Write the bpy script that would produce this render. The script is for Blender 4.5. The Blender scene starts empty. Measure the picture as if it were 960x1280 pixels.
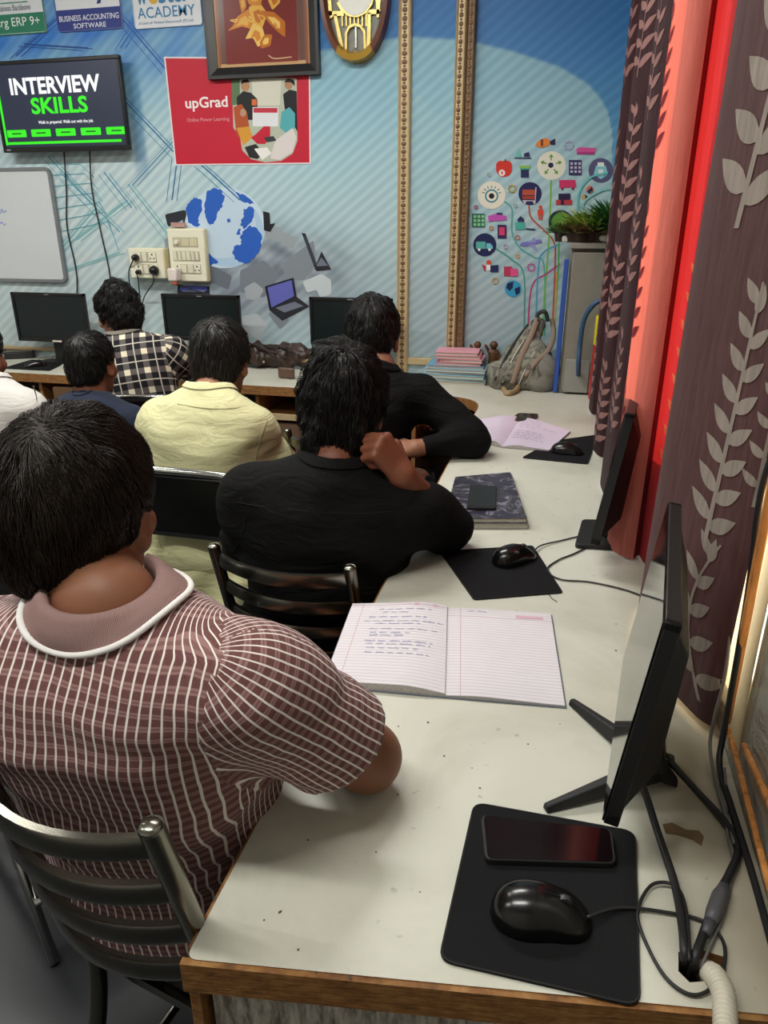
import bpy, math, random
import numpy as np
from mathutils import Vector, Matrix, Euler

# ------------------------------------------------------------------ camera, world, lights
S = bpy.context.scene
COL = S.collection
FPX = 900.0
PITCH = math.atan(360 / FPX)
YAW = math.atan(240 / (FPX / math.cos(PITCH)))
CAM = np.array([0.0, 0.0, 1.435])
cd = bpy.data.cameras.new('camera'); cam = bpy.data.objects.new('camera', cd); COL.objects.link(cam)
cd.sensor_fit = 'VERTICAL'; cd.sensor_height = 24.0; cd.lens = 24.0 * FPX / 1280.0
cd.clip_start = 0.02; cd.clip_end = 60
cam.location = CAM; cam.rotation_euler = (math.pi / 2 - PITCH, 0, YAW)
S.camera = cam
S.view_settings.view_transform = 'Standard'; S.view_settings.look = 'None'
S.view_settings.gamma = 1; S.view_settings.exposure = 0.25
try: S.view_settings.use_curve_mapping = False
except Exception: pass

w = bpy.data.worlds.new('world'); S.world = w; w.use_nodes = True
bg = w.node_tree.nodes['Background']; bg.inputs[0].default_value = (0.86, 0.93, 1.0, 1); bg.inputs[1].default_value = 2.6
sd = bpy.data.lights.new('sun', 'SUN'); sd.energy = 5.0; sd.angle = math.radians(2); sd.color = (1, 0.88, 0.70)
sun = bpy.data.objects.new('sun', sd); COL.objects.link(sun)
sun.rotation_euler = Vector((0.80, -0.10, 0.45)).to_track_quat('Z', 'Y').to_euler()
def area(name, loc, sx, sy, power, col=(1, 1, 1), rot=(0, 0, 0)):
    l = bpy.data.lights.new(name, 'AREA'); l.shape = 'RECTANGLE'; l.size = sx; l.size_y = sy; l.energy = power; l.color = col
    o = bpy.data.objects.new(name, l); o.location = loc; o.rotation_euler = rot; COL.objects.link(o); return o
TUBES = [(-1.0, 2.05, 2.70, 25), (-2.7, 2.05, 2.70, 21), (-0.75, 0.25, 2.70, 20), (-2.6, 0.1, 2.70, 13)]
for (tx, ty, tz, pw) in TUBES:
    area('tube_light', (tx, ty, tz), 1.2, 0.07, pw, (1.0, 0.985, 0.93))

# ------------------------------------------------------------------ geometry of the view (used only to read places off real planes)
_f = np.array([-math.sin(YAW) * math.cos(PITCH), math.cos(YAW) * math.cos(PITCH), -math.sin(PITCH)])
_r = np.array([math.cos(YAW), math.sin(YAW), 0.0]); _u = np.cross(_r, _f)
def ray(x, y): return _f + _r * (x - 480) / FPX - _u * (y - 640) / FPX
def onz(x, y, z=0.75): d = ray(x, y); return CAM + d * (z - CAM[2]) / d[2]
def ony(x, y, Y): d = ray(x, y); return CAM + d * Y / d[1]
def at(x, y, D): return CAM + ray(x, y) * D

# ------------------------------------------------------------------ materials
def lin(c):
    if isinstance(c, str):
        c = c.lstrip('#'); c = c if len(c) == 6 else ''.join(k * 2 for k in c); c = [int(c[i:i + 2], 16) / 255 for i in (0, 2, 4)]
    return tuple((v / 12.92 if v <= 0.04045 else ((v + 0.055) / 1.055) ** 2.4) for v in c[:3])
class NT:
    def __init__(s, name):
        s.m = bpy.data.materials.new(name); s.m.use_nodes = True; s.t = s.m.node_tree
        s.b = s.t.nodes['Principled BSDF']
    def n(s, typ, **kw):
        o = s.t.nodes.new(typ)
        for k, v in kw.items(): setattr(o, k, v)
        return o
    def l(s, a, b): s.t.links.new(a, b)
    def val(s, x, sock):
        if isinstance(x, (int, float)): sock.default_value = x
        elif isinstance(x, tuple): sock.default_value = (x + (1,))[:4] if len(x) == 3 and sock.type == 'RGBA' else x
        else: s.l(x, sock)
    def math(s, op, a, b=0.0, c=None, clamp=False):
        o = s.n('ShaderNodeMath', operation=op); o.use_clamp = clamp
        s.val(a, o.inputs[0]); s.val(b, o.inputs[1])
        if c is not None: s.val(c, o.inputs[2])
        return o.outputs[0]
    def mix(s, f, a, b, blend='MIX'):
        o = s.n('ShaderNodeMix', data_type='RGBA', blend_type=blend)
        s.val(f, o.inputs[0]); s.val(a, o.inputs[6]); s.val(b, o.inputs[7]); return o.outputs[2]
    def coords(s, kind='Object', scale=(1, 1, 1), attr=None):
        if attr:
            a = s.n('ShaderNodeAttribute', attribute_name=attr); v = a.outputs['Vector']
        else: v = s.n('ShaderNodeTexCoord').outputs[kind]
        mp = s.n('ShaderNodeMapping'); s.l(v, mp.inputs[0]); mp.inputs['Scale'].default_value = scale; return mp.outputs[0]
    def noise(s, vec, scale, detail=4, rough=0.55, dist=0.0):
        o = s.n('ShaderNodeTexNoise'); s.l(vec, o.inputs['Vector']); o.inputs['Scale'].default_value = scale
        o.inputs['Detail'].default_value = detail; o.inputs['Roughness'].default_value = rough; o.inputs['Distortion'].default_value = dist
        return o.outputs[0]
    def ramp(s, f, stops):
        o = s.n('ShaderNodeValToRGB'); s.l(f, o.inputs[0]); r = o.color_ramp
        while len(r.elements) < len(stops): r.elements.new(0.5)
        for e, (p, c) in zip(r.elements, stops):
            e.position = p; e.color = (c if len(c) == 4 else tuple(c) + (1,))
        return o.outputs[0]
    def bump(s, h, strength=0.3, dist=0.002):
        o = s.n('ShaderNodeBump'); o.inputs['Strength'].default_value = strength; o.inputs['Distance'].default_value = dist
        s.l(h, o.inputs['Height']); s.l(o.outputs[0], s.b.inputs['Normal']); return o.outputs[0]
    def set(s, **kw):
        names = dict(rough='Roughness', metal='Metallic', spec='Specular IOR Level', coat='Coat Weight', coatr='Coat Roughness',
                     sheen='Sheen Weight', trans='Transmission Weight', sss='Subsurface Weight', estr='Emission Strength', ecol='Emission Color', alpha='Alpha', ior='IOR')
        for k, v in kw.items(): s.val(v, s.b.inputs[names[k]])
    def col(s, c): s.val(c, s.b.inputs['Base Color'])
_mc = {}
def plain(name, c, rough=0.6, metal=0.0, spec=0.5, var=0.08, nscale=18, bump=0.0, **kw):
    if name in _mc: return _mc[name]
    n = NT(name); c = lin(c); v = n.coords()
    nz = n.noise(v, nscale, 4)
    n.col(n.mix(nz, tuple(max(0, x * (1 - var * 1.6)) for x in c), tuple(min(1, x * (1 + var * 1.6)) for x in c)))
    n.set(rough=rough, metal=metal, spec=spec, **kw)
    if bump: n.bump(n.noise(v, nscale * 6, 3), bump, 0.002)
    _mc[name] = n.m; return n.m
def emis(name, c, strength):
    if name in _mc: return _mc[name]
    n = NT(name); n.col((0, 0, 0)); c = lin(c); n.set(rough=0.4, ecol=c, estr=strength); _mc[name] = n.m; return n.m
def fabric(name, c, rough=0.9, scale=900, sheen=0.0, var=0.06, wr=0.25):
    n = NT(name); c = lin(c); v = n.coords()
    a = n.noise(v, 9, 5); n.col(n.mix(a, tuple(x * (1 - var * 2) for x in c), tuple(min(1, x * (1 + var * 2)) for x in c)))
    n.set(rough=rough, spec=0.2, sheen=sheen)
    h = n.math('ADD', n.noise(v, scale, 2), n.math('MULTIPLY', n.noise(v, 22, 4, dist=1.5), 6.0)); n.bump(h, wr, 0.002)
    return n.m

# ------------------------------------------------------------------ object helpers
def tag(o, label=None, cat=None, group=None, kind=None):
    if label: o['label'] = label
    if cat: o['category'] = cat
    if group: o['group'] = group
    if kind: o['kind'] = kind
    return o
def thing(name, loc, label, cat, group=None):
    o = bpy.data.objects.new(name, None); o.location = tuple(map(float, loc)); COL.objects.link(o); o.empty_display_size = 0.05
    return tag(o, label, cat, group)
def wloc(o):
    p = Vector((0, 0, 0))
    while o: p += o.location; o = o.parent
    return np.array(p)
def link(name, me, parent=None):
    o = bpy.data.objects.new(name, me); COL.objects.link(o)
    if parent: o.parent = parent
    return o
class MB:
    def __init__(s): s.v = []; s.f = []; s.mi = []; s.k = 0
    def add(s, vs, fs, mi=None):
        b = len(s.v); s.v += [tuple(map(float, p)) for p in vs]; s.f += [tuple(b + i for i in f) for f in fs]
        s.mi += [s.k if mi is None else mi] * len(fs); return s
    def box(s, c, d, R=None, mi=None):
        c = np.array(c, float); h = np.array(d, float) / 2
        P = np.array([(x, y, z) for x in (-1, 1) for y in (-1, 1) for z in (-1, 1)]) * h
        if R is not None: P = P @ np.array(R).T
        return s.add(P + c, [(0, 1, 3, 2), (4, 6, 7, 5), (0, 4, 5, 1), (2, 3, 7, 6), (0, 2, 6, 4), (1, 5, 7, 3)], mi)
    def hexa(s, P, mi=None):   # 8 corners: bottom ring (4) then top ring (4)
        return s.add(P, [(3, 2, 1, 0), (4, 5, 6, 7), (0, 1, 5, 4), (1, 2, 6, 5), (2, 3, 7, 6), (3, 0, 4, 7)], mi)
    def prism(s, poly, ax, t0, t1, mi=None):
        """poly of 2D points extruded along axis ax (0,1,2) between t0 and t1"""
        n = len(poly); vs = []
        for t in (t0, t1):
            for a, b in poly:
                p = [a, b]; p.insert(ax, t); vs.append(p)
        return s.add(vs, [tuple(range(n))[::-1], tuple(range(n, 2 * n))] + [(i, (i + 1) % n, n + (i + 1) % n, n + i) for i in range(n)], mi)
    def tube(s, path, r, n=8, caps=True, mi=None, flat=None):
        P = np.array(path, float); m = len(P); r = np.broadcast_to(np.array(r, float), (m,)) if not np.isscalar(r) else np.full(m, r)
        T = np.gradient(P, axis=0); T /= np.linalg.norm(T, axis=1)[:, None] + 1e-12
        up = np.array([0, 0, 1.0]) if abs(T[0][2]) < 0.9 else np.array([0, 1.0, 0])
        A = np.cross(T[0], up); A /= np.linalg.norm(A); vs = []
        for i in range(m):
            A = A - T[i] * (A @ T[i]); A /= np.linalg.norm(A) + 1e-12; B = np.cross(T[i], A)
            for k in range(n):
                a = 2 * math.pi * k / n
                vs.append(P[i] + (A * math.cos(a) + B * math.sin(a) * (flat or 1.0)) * r[i])
        fs = [(i * n + k, i * n + (k + 1) % n, (i + 1) * n + (k + 1) % n, (i + 1) * n + k) for i in range(m - 1) for k in range(n)]
        if caps: fs += [tuple(range(n))[::-1], tuple(range((m - 1) * n, m * n))]
        return s.add(vs, fs, mi)
    def sweep(s, path, prof, up=(0, 0, 1), mi=None, closed=False):
        """rectangular or other 2D profile swept; profile x = side, y = up"""
        P = np.array(path, float); m = len(P); up = np.array(up, float)
        if closed: T = np.roll(P, -1, 0) - np.roll(P, 1, 0)
        else: T = np.gradient(P, axis=0)
        T /= np.linalg.norm(T, axis=1)[:, None]; vs = []; n = len(prof)
        for i in range(m):
            A = np.cross(T[i], up); A /= np.linalg.norm(A); B = np.cross(A, T[i])
            for a, b in prof: vs.append(P[i] + A * a + B * b)
        rng = range(m if closed else m - 1)
        fs = [(i * n + k, i * n + (k + 1) % n, ((i + 1) % m) * n + (k + 1) % n, ((i + 1) % m) * n + k) for i in rng for k in range(n)]
        if not closed: fs += [tuple(range(n))[::-1], tuple(range((m - 1) * n, m * n))]
        return s.add(vs, fs, mi)
    def lathe(s, prof, c=(0, 0, 0), n=24, R=None, sx=1, sy=1, mi=None):
        vs = []; m = len(prof)
        for r, z in prof:
            for k in range(n):
                a = 2 * math.pi * k / n; vs.append((r * math.cos(a) * sx, r * math.sin(a) * sy, z))
        vs = np.array(vs)
        if R is not None: vs = vs @ np.array(R).T
        fs = [(i * n + k, i * n + (k + 1) % n, (i + 1) * n + (k + 1) % n, (i + 1) * n + k) for i in range(m - 1) for k in range(n)]
        fs += [tuple(range(n))[::-1], tuple(range((m - 1) * n, m * n))]
        return s.add(vs + np.array(c, float), fs, mi)
    def grid(s, P, mi=None):    # P: array [a][b][3]
        P = np.array(P, float); a, b = P.shape[:2]
        return s.add(P.reshape(-1, 3), [(i * b + j, i * b + j + 1, (i + 1) * b + j + 1, (i + 1) * b + j) for i in range(a - 1) for j in range(b - 1)], mi)
    def build(s, name, mat, parent=None, smooth=False, bevel=0, seg=2, loc=None, angle=None, fix=True):
        o0 = wloc(parent) if parent else (np.array(loc, float) if loc is not None else np.zeros(3))
        me = bpy.data.meshes.new(name); me.from_pydata([tuple(np.array(p) - o0) for p in s.v], [], s.f); me.validate()
        mats = mat if isinstance(mat, (list, tuple)) else [mat]
        for m in mats: me.materials.append(m)
        if len(mats) > 1 and len(me.polygons) == len(s.mi): me.polygons.foreach_set('material_index', s.mi)
        if fix:
            import bmesh
            bm = bmesh.new(); bm.from_mesh(me); bmesh.ops.recalc_face_normals(bm, faces=bm.faces); bm.to_mesh(me); bm.free()
        if smooth:
            me.polygons.foreach_set('use_smooth', [True] * len(me.polygons))
            if angle:
                try: me.set_sharp_from_angle(angle=math.radians(angle))
                except Exception: pass
        o = link(name, me, parent)
        if not parent and loc is not None: o.location = tuple(loc)
        if bevel:
            b = o.modifiers.new('bevel', 'BEVEL'); b.width = bevel; b.segments = seg; b.limit_method = 'ANGLE'; b.harden_normals = False
            me.polygons.foreach_set('use_smooth', [True] * len(me.polygons))
            try: me.set_sharp_from_angle(angle=math.radians(35))
            except Exception: pass
        return o
def Rz(a): c, s = math.cos(a), math.sin(a); return np.array([[c, -s, 0], [s, c, 0], [0, 0, 1.0]])
def Rx(a): c, s = math.cos(a), math.sin(a); return np.array([[1, 0, 0], [0, c, -s], [0, s, c]])
def Ry(a): c, s = math.cos(a), math.sin(a); return np.array([[c, 0, s], [0, 1, 0], [-s, 0, c]])
def rrect(cx, cy, w_, h_, r, n=5):
    out = []
    for k, (sx, sy) in enumerate([(1, 1), (-1, 1), (-1, -1), (1, -1)]):
        for i in range(n + 1):
            a = math.pi / 2 * (k + i / n); out.append((cx + sx * (w_ / 2 - r) + r * math.cos(a), cy + sy * (h_ / 2 - r) + r * math.sin(a)))
    return out
def roundpoly(P, r, n=5):
    """round every corner of a 2D polygon"""
    P = [np.array(p, float) for p in P]; out = []; m = len(P)
    for i in range(m):
        a, b, c = P[i - 1], P[i], P[(i + 1) % m]; ri = r[i] if isinstance(r, (list, tuple)) else r
        u = (a - b) / np.linalg.norm(a - b); v = (c - b) / np.linalg.norm(c - b)
        p0, p1 = b + u * ri, b + v * ri
        for k in range(n + 1):
            t = k / n; out.append(tuple((1 - t) ** 2 * p0 + 2 * t * (1 - t) * b + t * t * p1))
    return out
def spline(pts, n=8):
    P = np.array(pts, float); P = np.vstack([2 * P[0] - P[1], P, 2 * P[-1] - P[-2]]); out = []
    for i in range(1, len(P) - 2):
        for k in range(n):
            t = k / n; a, b, c, d = P[i - 1], P[i], P[i + 1], P[i + 2]
            out.append(0.5 * ((2 * b) + (c - a) * t + (2 * a - 5 * b + 4 * c - d) * t * t + (3 * b - a - 3 * c + d) * t ** 3))
    out.append(P[-2]); return np.array(out)
def text(body, x0, x1, z0, z1, mat, parent, name='lettering', frame=None, bold=0.0, depth=0.0, shear=0.0):
    """lettering fitted into a rectangle; frame = (origin, right, up, out)"""
    c = bpy.data.curves.new('t', 'FONT'); c.body = body; c.size = 1; c.offset = bold; c.extrude = depth; c.shear = shear; c.resolution_u = 3
    o = bpy.data.objects.new('t', c); COL.objects.link(o)
    dg = bpy.context.evaluated_depsgraph_get(); me = bpy.data.meshes.new_from_object(o.evaluated_get(dg))
    bpy.data.objects.remove(o)
    n = len(me.vertices); co = np.zeros(n * 3); me.vertices.foreach_get('co', co); co = co.reshape(-1, 3)
    mn, mx = co.min(0), co.max(0)
    u = x0 + (co[:, 0] - mn[0]) / (mx[0] - mn[0]) * (x1 - x0)
    v = z0 + (co[:, 1] - mn[1]) / (mx[1] - mn[1]) * (z1 - z0)
    O, R_, U_, N_ = frame
    W = O + u[:, None] * R_ + v[:, None] * U_
    W = W - (wloc(parent) if parent else 0)
    me.vertices.foreach_set('co', W.astype(np.float32).ravel()); me.update()
    me.name = name; me.materials.clear(); me.materials.append(mat)
    return link(name, me, parent)

# ------------------------------------------------------------------ signed-distance modelling (people, bags)
def vlen(a): return np.sqrt((a * a).sum(-1))
def ell(p, c, r, R=None):
    q = p - np.array(c, p.dtype)
    if R is not None: q = q @ np.array(R, p.dtype)
    r = np.array(r, p.dtype); k0 = vlen(q / r); k1 = vlen(q / (r * r)); return k0 * (k0 - 1) / (k1 + 1e-9)
def cone(p, a, b, ra, rb):
    a = np.array(a, p.dtype); ba = np.array(b, p.dtype) - a; q = p - a
    t = np.clip((q @ ba) / (ba @ ba + 1e-12), 0, 1); return vlen(q - t[..., None] * ba) - (ra + (rb - ra) * t)
def smin(a, b, k):
    h = np.maximum(k - np.abs(a - b), 0) / k; return np.minimum(a, b) - h * h * k * 0.25
def smax(a, b, k): return -smin(-a, -b, k)
def nets(fn, lo, hi, h):
    lo = np.array(lo, float); hi = np.array(hi, float); n = np.ceil((hi - lo) / h).astype(int) + 1
    ax = [np.arange(n[i], dtype=np.float32) * h + lo[i] for i in range(3)]
    G = np.stack(np.meshgrid(*ax, indexing='ij'), -1).astype(np.float32)
    cs = [np.minimum(np.arange(0, n[i] + 3, 4), n[i] - 1) for i in range(3)]                # coarse pass, then only the band near the surface
    Gc = G[np.ix_(*cs)]; Vc = fn(Gc.reshape(-1, 3)).reshape(Gc.shape[:3])
    near = [np.clip((np.arange(n[i]) + 2) // 4, 0, len(cs[i]) - 1) for i in range(3)]; V = Vc[np.ix_(*near)].copy(); mk_ = np.abs(V) < 7.5 * h + .012
    V[mk_] = fn(G[mk_])
    IN = V < 0
    acc = np.zeros(tuple(n - 1) + (3,)); cnt = np.zeros(tuple(n - 1))
    for axis in range(3):
        sl0 = [slice(None)] * 3; sl1 = [slice(None)] * 3; sl0[axis] = slice(0, -1); sl1[axis] = slice(1, None)
        a, b = V[tuple(sl0)], V[tuple(sl1)]; cr = (IN[tuple(sl0)] != IN[tuple(sl1)])
        t = np.where(cr, a / np.where(cr, a - b, 1), 0)
        o1, o2 = [i for i in range(3) if i != axis]
        for d1 in (0, 1):
            for d2 in (0, 1):
                s_ = [slice(None)] * 3
                s_[o1] = slice(d1, n[o1] - 1 + d1); s_[o2] = slice(d2, n[o2] - 1 + d2)
                c_ = cr[tuple(s_)]; t_ = t[tuple(s_)]
                acc[..., axis] += np.where(c_, t_, 0); acc[..., o1] += c_ * d1; acc[..., o2] += c_ * d2; cnt += c_
    m = cnt > 0; idx = -np.ones(cnt.shape, int); idx[m] = np.arange(m.sum())
    cells = np.argwhere(m); verts = lo + (cells + acc[m] / cnt[m][:, None]) * h
    faces = []
    for axis in range(3):
        sl0 = [slice(None)] * 3; sl1 = [slice(None)] * 3; sl0[axis] = slice(0, -1); sl1[axis] = slice(1, None)
        a, b = IN[tuple(sl0)], IN[tuple(sl1)]; o1, o2 = [(1, 2), (2, 0), (0, 1)][axis]
        e = np.argwhere(a != b); ok = (e[:, o1] > 0) & (e[:, o2] > 0) & (e[:, o1] < n[o1] - 1) & (e[:, o2] < n[o2] - 1); e = e[ok]
        ins = a[tuple(e.T)]
        def cell(d1, d2):
            q = e.copy(); q[:, o1] -= d1; q[:, o2] -= d2; return idx[tuple(q.T)]
        Q = np.stack([cell(1, 1), cell(0, 1), cell(0, 0), cell(1, 0)], 1)
        Q[~ins] = Q[~ins][:, ::-1]; faces.append(Q)
    F = np.concatenate(faces); F = F[(F >= 0).all(1)]
    return verts, F
def grad(fn, p, e=0.002):
    g = np.stack([fn(p + np.array(d)) - fn(p - np.array(d)) for d in np.eye(3) * e], -1); return g / (vlen(g)[:, None] + 1e-9)
def npmesh(name, V, F, mat, parent, uv=None, smooth=True):
    """V verts, F quads (or a list of (V,F) merged); uv per face corner"""
    if isinstance(V, list):
        off = 0; vs, fs = [], []
        for v, f in zip(V, F): vs.append(v); fs.append(f + off); off += len(v)
        V = np.concatenate(vs); F = np.concatenate(fs)
    o0 = wloc(parent) if parent else np.zeros(3)
    k = F.shape[1]
    me = bpy.data.meshes.new(name); me.vertices.add(len(V)); me.vertices.foreach_set('co', (V - o0).astype(np.float32).ravel())
    me.loops.add(F.size); me.loops.foreach_set('vertex_index', F.astype(np.int32).ravel())
    me.polygons.add(len(F)); me.polygons.foreach_set('loop_start', (np.arange(len(F)) * k).astype(np.int32))
    try: me.polygons.foreach_set('loop_total', np.full(len(F), k, np.int32))
    except Exception: pass
    me.update(calc_edges=True)
    if smooth: me.polygons.foreach_set('use_smooth', np.ones(len(F), bool))
    if uv is not None:
        a = me.attributes.new('cl', 'FLOAT2', 'CORNER'); a.data.foreach_set('vector', uv.astype(np.float32).ravel())
    for m in (mat if isinstance(mat, list) else [mat]): me.materials.append(m)
    return link(name, me, parent)
def wob(p, seed, freq, amp):
    rs = np.random.RandomState(seed); out = 0
    for i in range(5):
        k = rs.normal(size=3); k = k / np.linalg.norm(k) * freq * (0.7 + 0.35 * i)
        out = out + np.sin(p @ k.astype(p.dtype) + rs.rand() * 6.28 + 1.3 * np.sin(p @ (rs.normal(size=3) * freq * 0.4).astype(p.dtype))) / (1 + 0.5 * i)
    return out * amp * 0.5

# ================================================================== SETTING
YW = 3.47; XW = 0.27; XL = -4.0; YN = -1.3; ZC = 2.8; ZD = 0.75
BY = YW - 0.001
def wp(px, py): p = ony(px, py, BY); return (p[0], p[2])
def smooth01(a, b, x): t = np.clip((x - a) / (b - a), 0, 1); return t * t * (3 - 2 * t)

white_wall = plain('painted_wall', '#c9c8c2', 0.8, var=0.03)
o = MB().box(((XL + XW) / 2, (YN + YW) / 2, -0.05), (XW - XL + .4, YW - YN + .4, 0.1)).build('floor', plain('floor_tile', '#26282d', 0.4, var=0.25, nscale=3)); tag(o, kind='structure')
o = MB().box(((XL + XW) / 2, (YN + YW) / 2, ZC + 0.05), (XW - XL + .4, YW - YN + .4, 0.1)).build('ceiling', plain('ceiling_paint', '#d8d8d4', 0.9, var=0.02)); tag(o, kind='structure')
o = MB().box((XL - .05, (YN + YW) / 2, ZC / 2), (0.1, YW - YN + .2, ZC)).build('wall_left', white_wall); tag(o, kind='structure')
o = MB().box(((XL + XW) / 2, YN - .05, ZC / 2), (XW - XL, 0.1, ZC)).build('wall_near', white_wall); tag(o, kind='structure')

# back wall: printed mural, colours of the print stored per vertex, diagonal pin stripe in the material
def mural_colour(X, Z):
    P = np.stack([X, np.full_like(X, YW), Z], -1) - CAM
    D = P @ _f; px = 480 + FPX * (P @ _r) / D; py = 640 - FPX * (P @ _u) / D      # the print read off the photograph, on the wall's own plane
    L = lambda c: np.array(lin(c))
    def mixc(a, b, t): return a + (b - a) * t[..., None]
    c = np.broadcast_to(L('#bcd6da'), X.shape + (3,)).copy()
    c = mixc(c, L('#9ccad8'), smooth01(330, 60, py) * smooth01(300, 420, px))
    c = mixc(c, L('#aebfc4'), smooth01(250, 420, py) * 0.6)
    # right panels
    topblue = mixc(np.broadcast_to(L('#3f7fc0'), c.shape), L('#6aa9d0'), smooth01(0, 230, py))
    sw = np.interp(px, [330, 480, 505, 580, 640, 700, 735, 750, 760, 765, 767], [76, 50, 46, 50, 64, 84, 105, 122, 140, 165, 900])
    inside = smooth01(-3, 3, py - sw); edge = 1.0
    c = mixc(topblue, mixc(c, L('#95c3d3'), smooth01(200, 60, py)), np.where(px > 330, inside * edge, 1))
    # pale lens between the trims
    lens = (px > 500) & (py > 90 + (px - 500) * 1.25) & (py < 240 + (px - 500))
    c = mixc(c, L('#a5cdd4'), lens * 0.5)
    c = mixc(c, L('#a9bcc0'), smooth01(230, 420, py) * smooth01(480, 520, px) * 0.7)
    # left: strong blue at the top, streaky pale below
    lb = smooth01(150, 20, py + (px - 200) * 0.15) * smooth01(420, 330, px)
    streak = 0.5 + 0.5 * np.sin((px * 0.6 + py * 0.8) * 0.11) * np.sin((px * 0.9 - py * 0.35) * 0.05)
    c = mixc(c, L('#3d80cf'), np.clip(lb * (0.35 + 0.75 * streak), 0, 1))
    c = mixc(c, L('#d3dcda'), smooth01(200, 60, np.abs(px - 90)) * smooth01(120, 240, py) * (0.35 + 0.4 * streak))
    c = mixc(c, L('#3d86b4'), (smooth01(12, 4, np.abs((px - 165) - (py - 90) * 0.10)) * smooth01(235, 190, py) * smooth01(60, 120, py)) * 0.6)
    # grey debris cloud round the globe
    g = np.exp(-(((px - 320) / 120) ** 2 + ((py - 345) / 62) ** 2) ** 1.6)
    n = 0.5 + 0.5 * np.sin(px * 0.13 + 3 * np.sin(py * 0.05)) * np.sin(py * 0.11 + 2 * np.sin(px * 0.04))
    c = mixc(c, mixc(np.broadcast_to(L('#6d7580'), c.shape), L('#a9b2ba'), n), np.clip(g * 1.2, 0, 1) * 0.9)
    return c
gx = np.arange(-3.45, XW + 0.004, 0.007); gz = np.arange(0.70, 2.52, 0.007)
GX, GZ = np.meshgrid(gx, gz, indexing='ij'); CC = mural_colour(GX, GZ)
idx = np.arange(GX.size).reshape(GX.shape)
Fq = np.stack([idx[:-1, :-1], idx[1:, :-1], idx[1:, 1:], idx[:-1, 1:]], -1).reshape(-1, 4)
n = NT('mural_print'); a = n.n('ShaderNodeAttribute', attribute_name='Col'); v = n.coords()
sx = n.n('ShaderNodeSeparateXYZ'); n.l(v, sx.inputs[0])
ph = n.math('ADD', n.math('MULTIPLY', sx.outputs[0], -0.70), n.math('MULTIPLY', sx.outputs[2], 0.92))
st = n.math('SINE', n.math('MULTIPLY', ph, 2 * math.pi / 0.044)); st = n.math('MULTIPLY_ADD', st, 0.5, 0.5)
st = n.math('SMOOTH_MIN', st, 0.8, 0.3)
n.col(n.mix(n.math('MULTIPLY', st, 0.5), a.outputs['Color'], n.mix(1.0, a.outputs['Color'], (0.50, 0.62, 0.76), 'MULTIPLY')))
n.set(rough=0.45, spec=0.25)
wallb = npmesh('wall_back', np.stack([GX.ravel(), np.full(GX.size, YW), GZ.ravel()], -1), Fq, n.m, None)
ca = wallb.data.color_attributes.new('Col', 'FLOAT_COLOR', 'POINT'); ca.data.foreach_set('color', np.concatenate([CC.reshape(-1, 3), np.ones((GX.size, 1))], 1).astype(np.float32).ravel())
tag(wallb, kind='structure')
MB().box(((XL + XW) / 2, YW + 0.06, ZC / 2), (XW - XL + .3, 0.1, ZC)).build('wall_core', white_wall, wallb)

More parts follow.
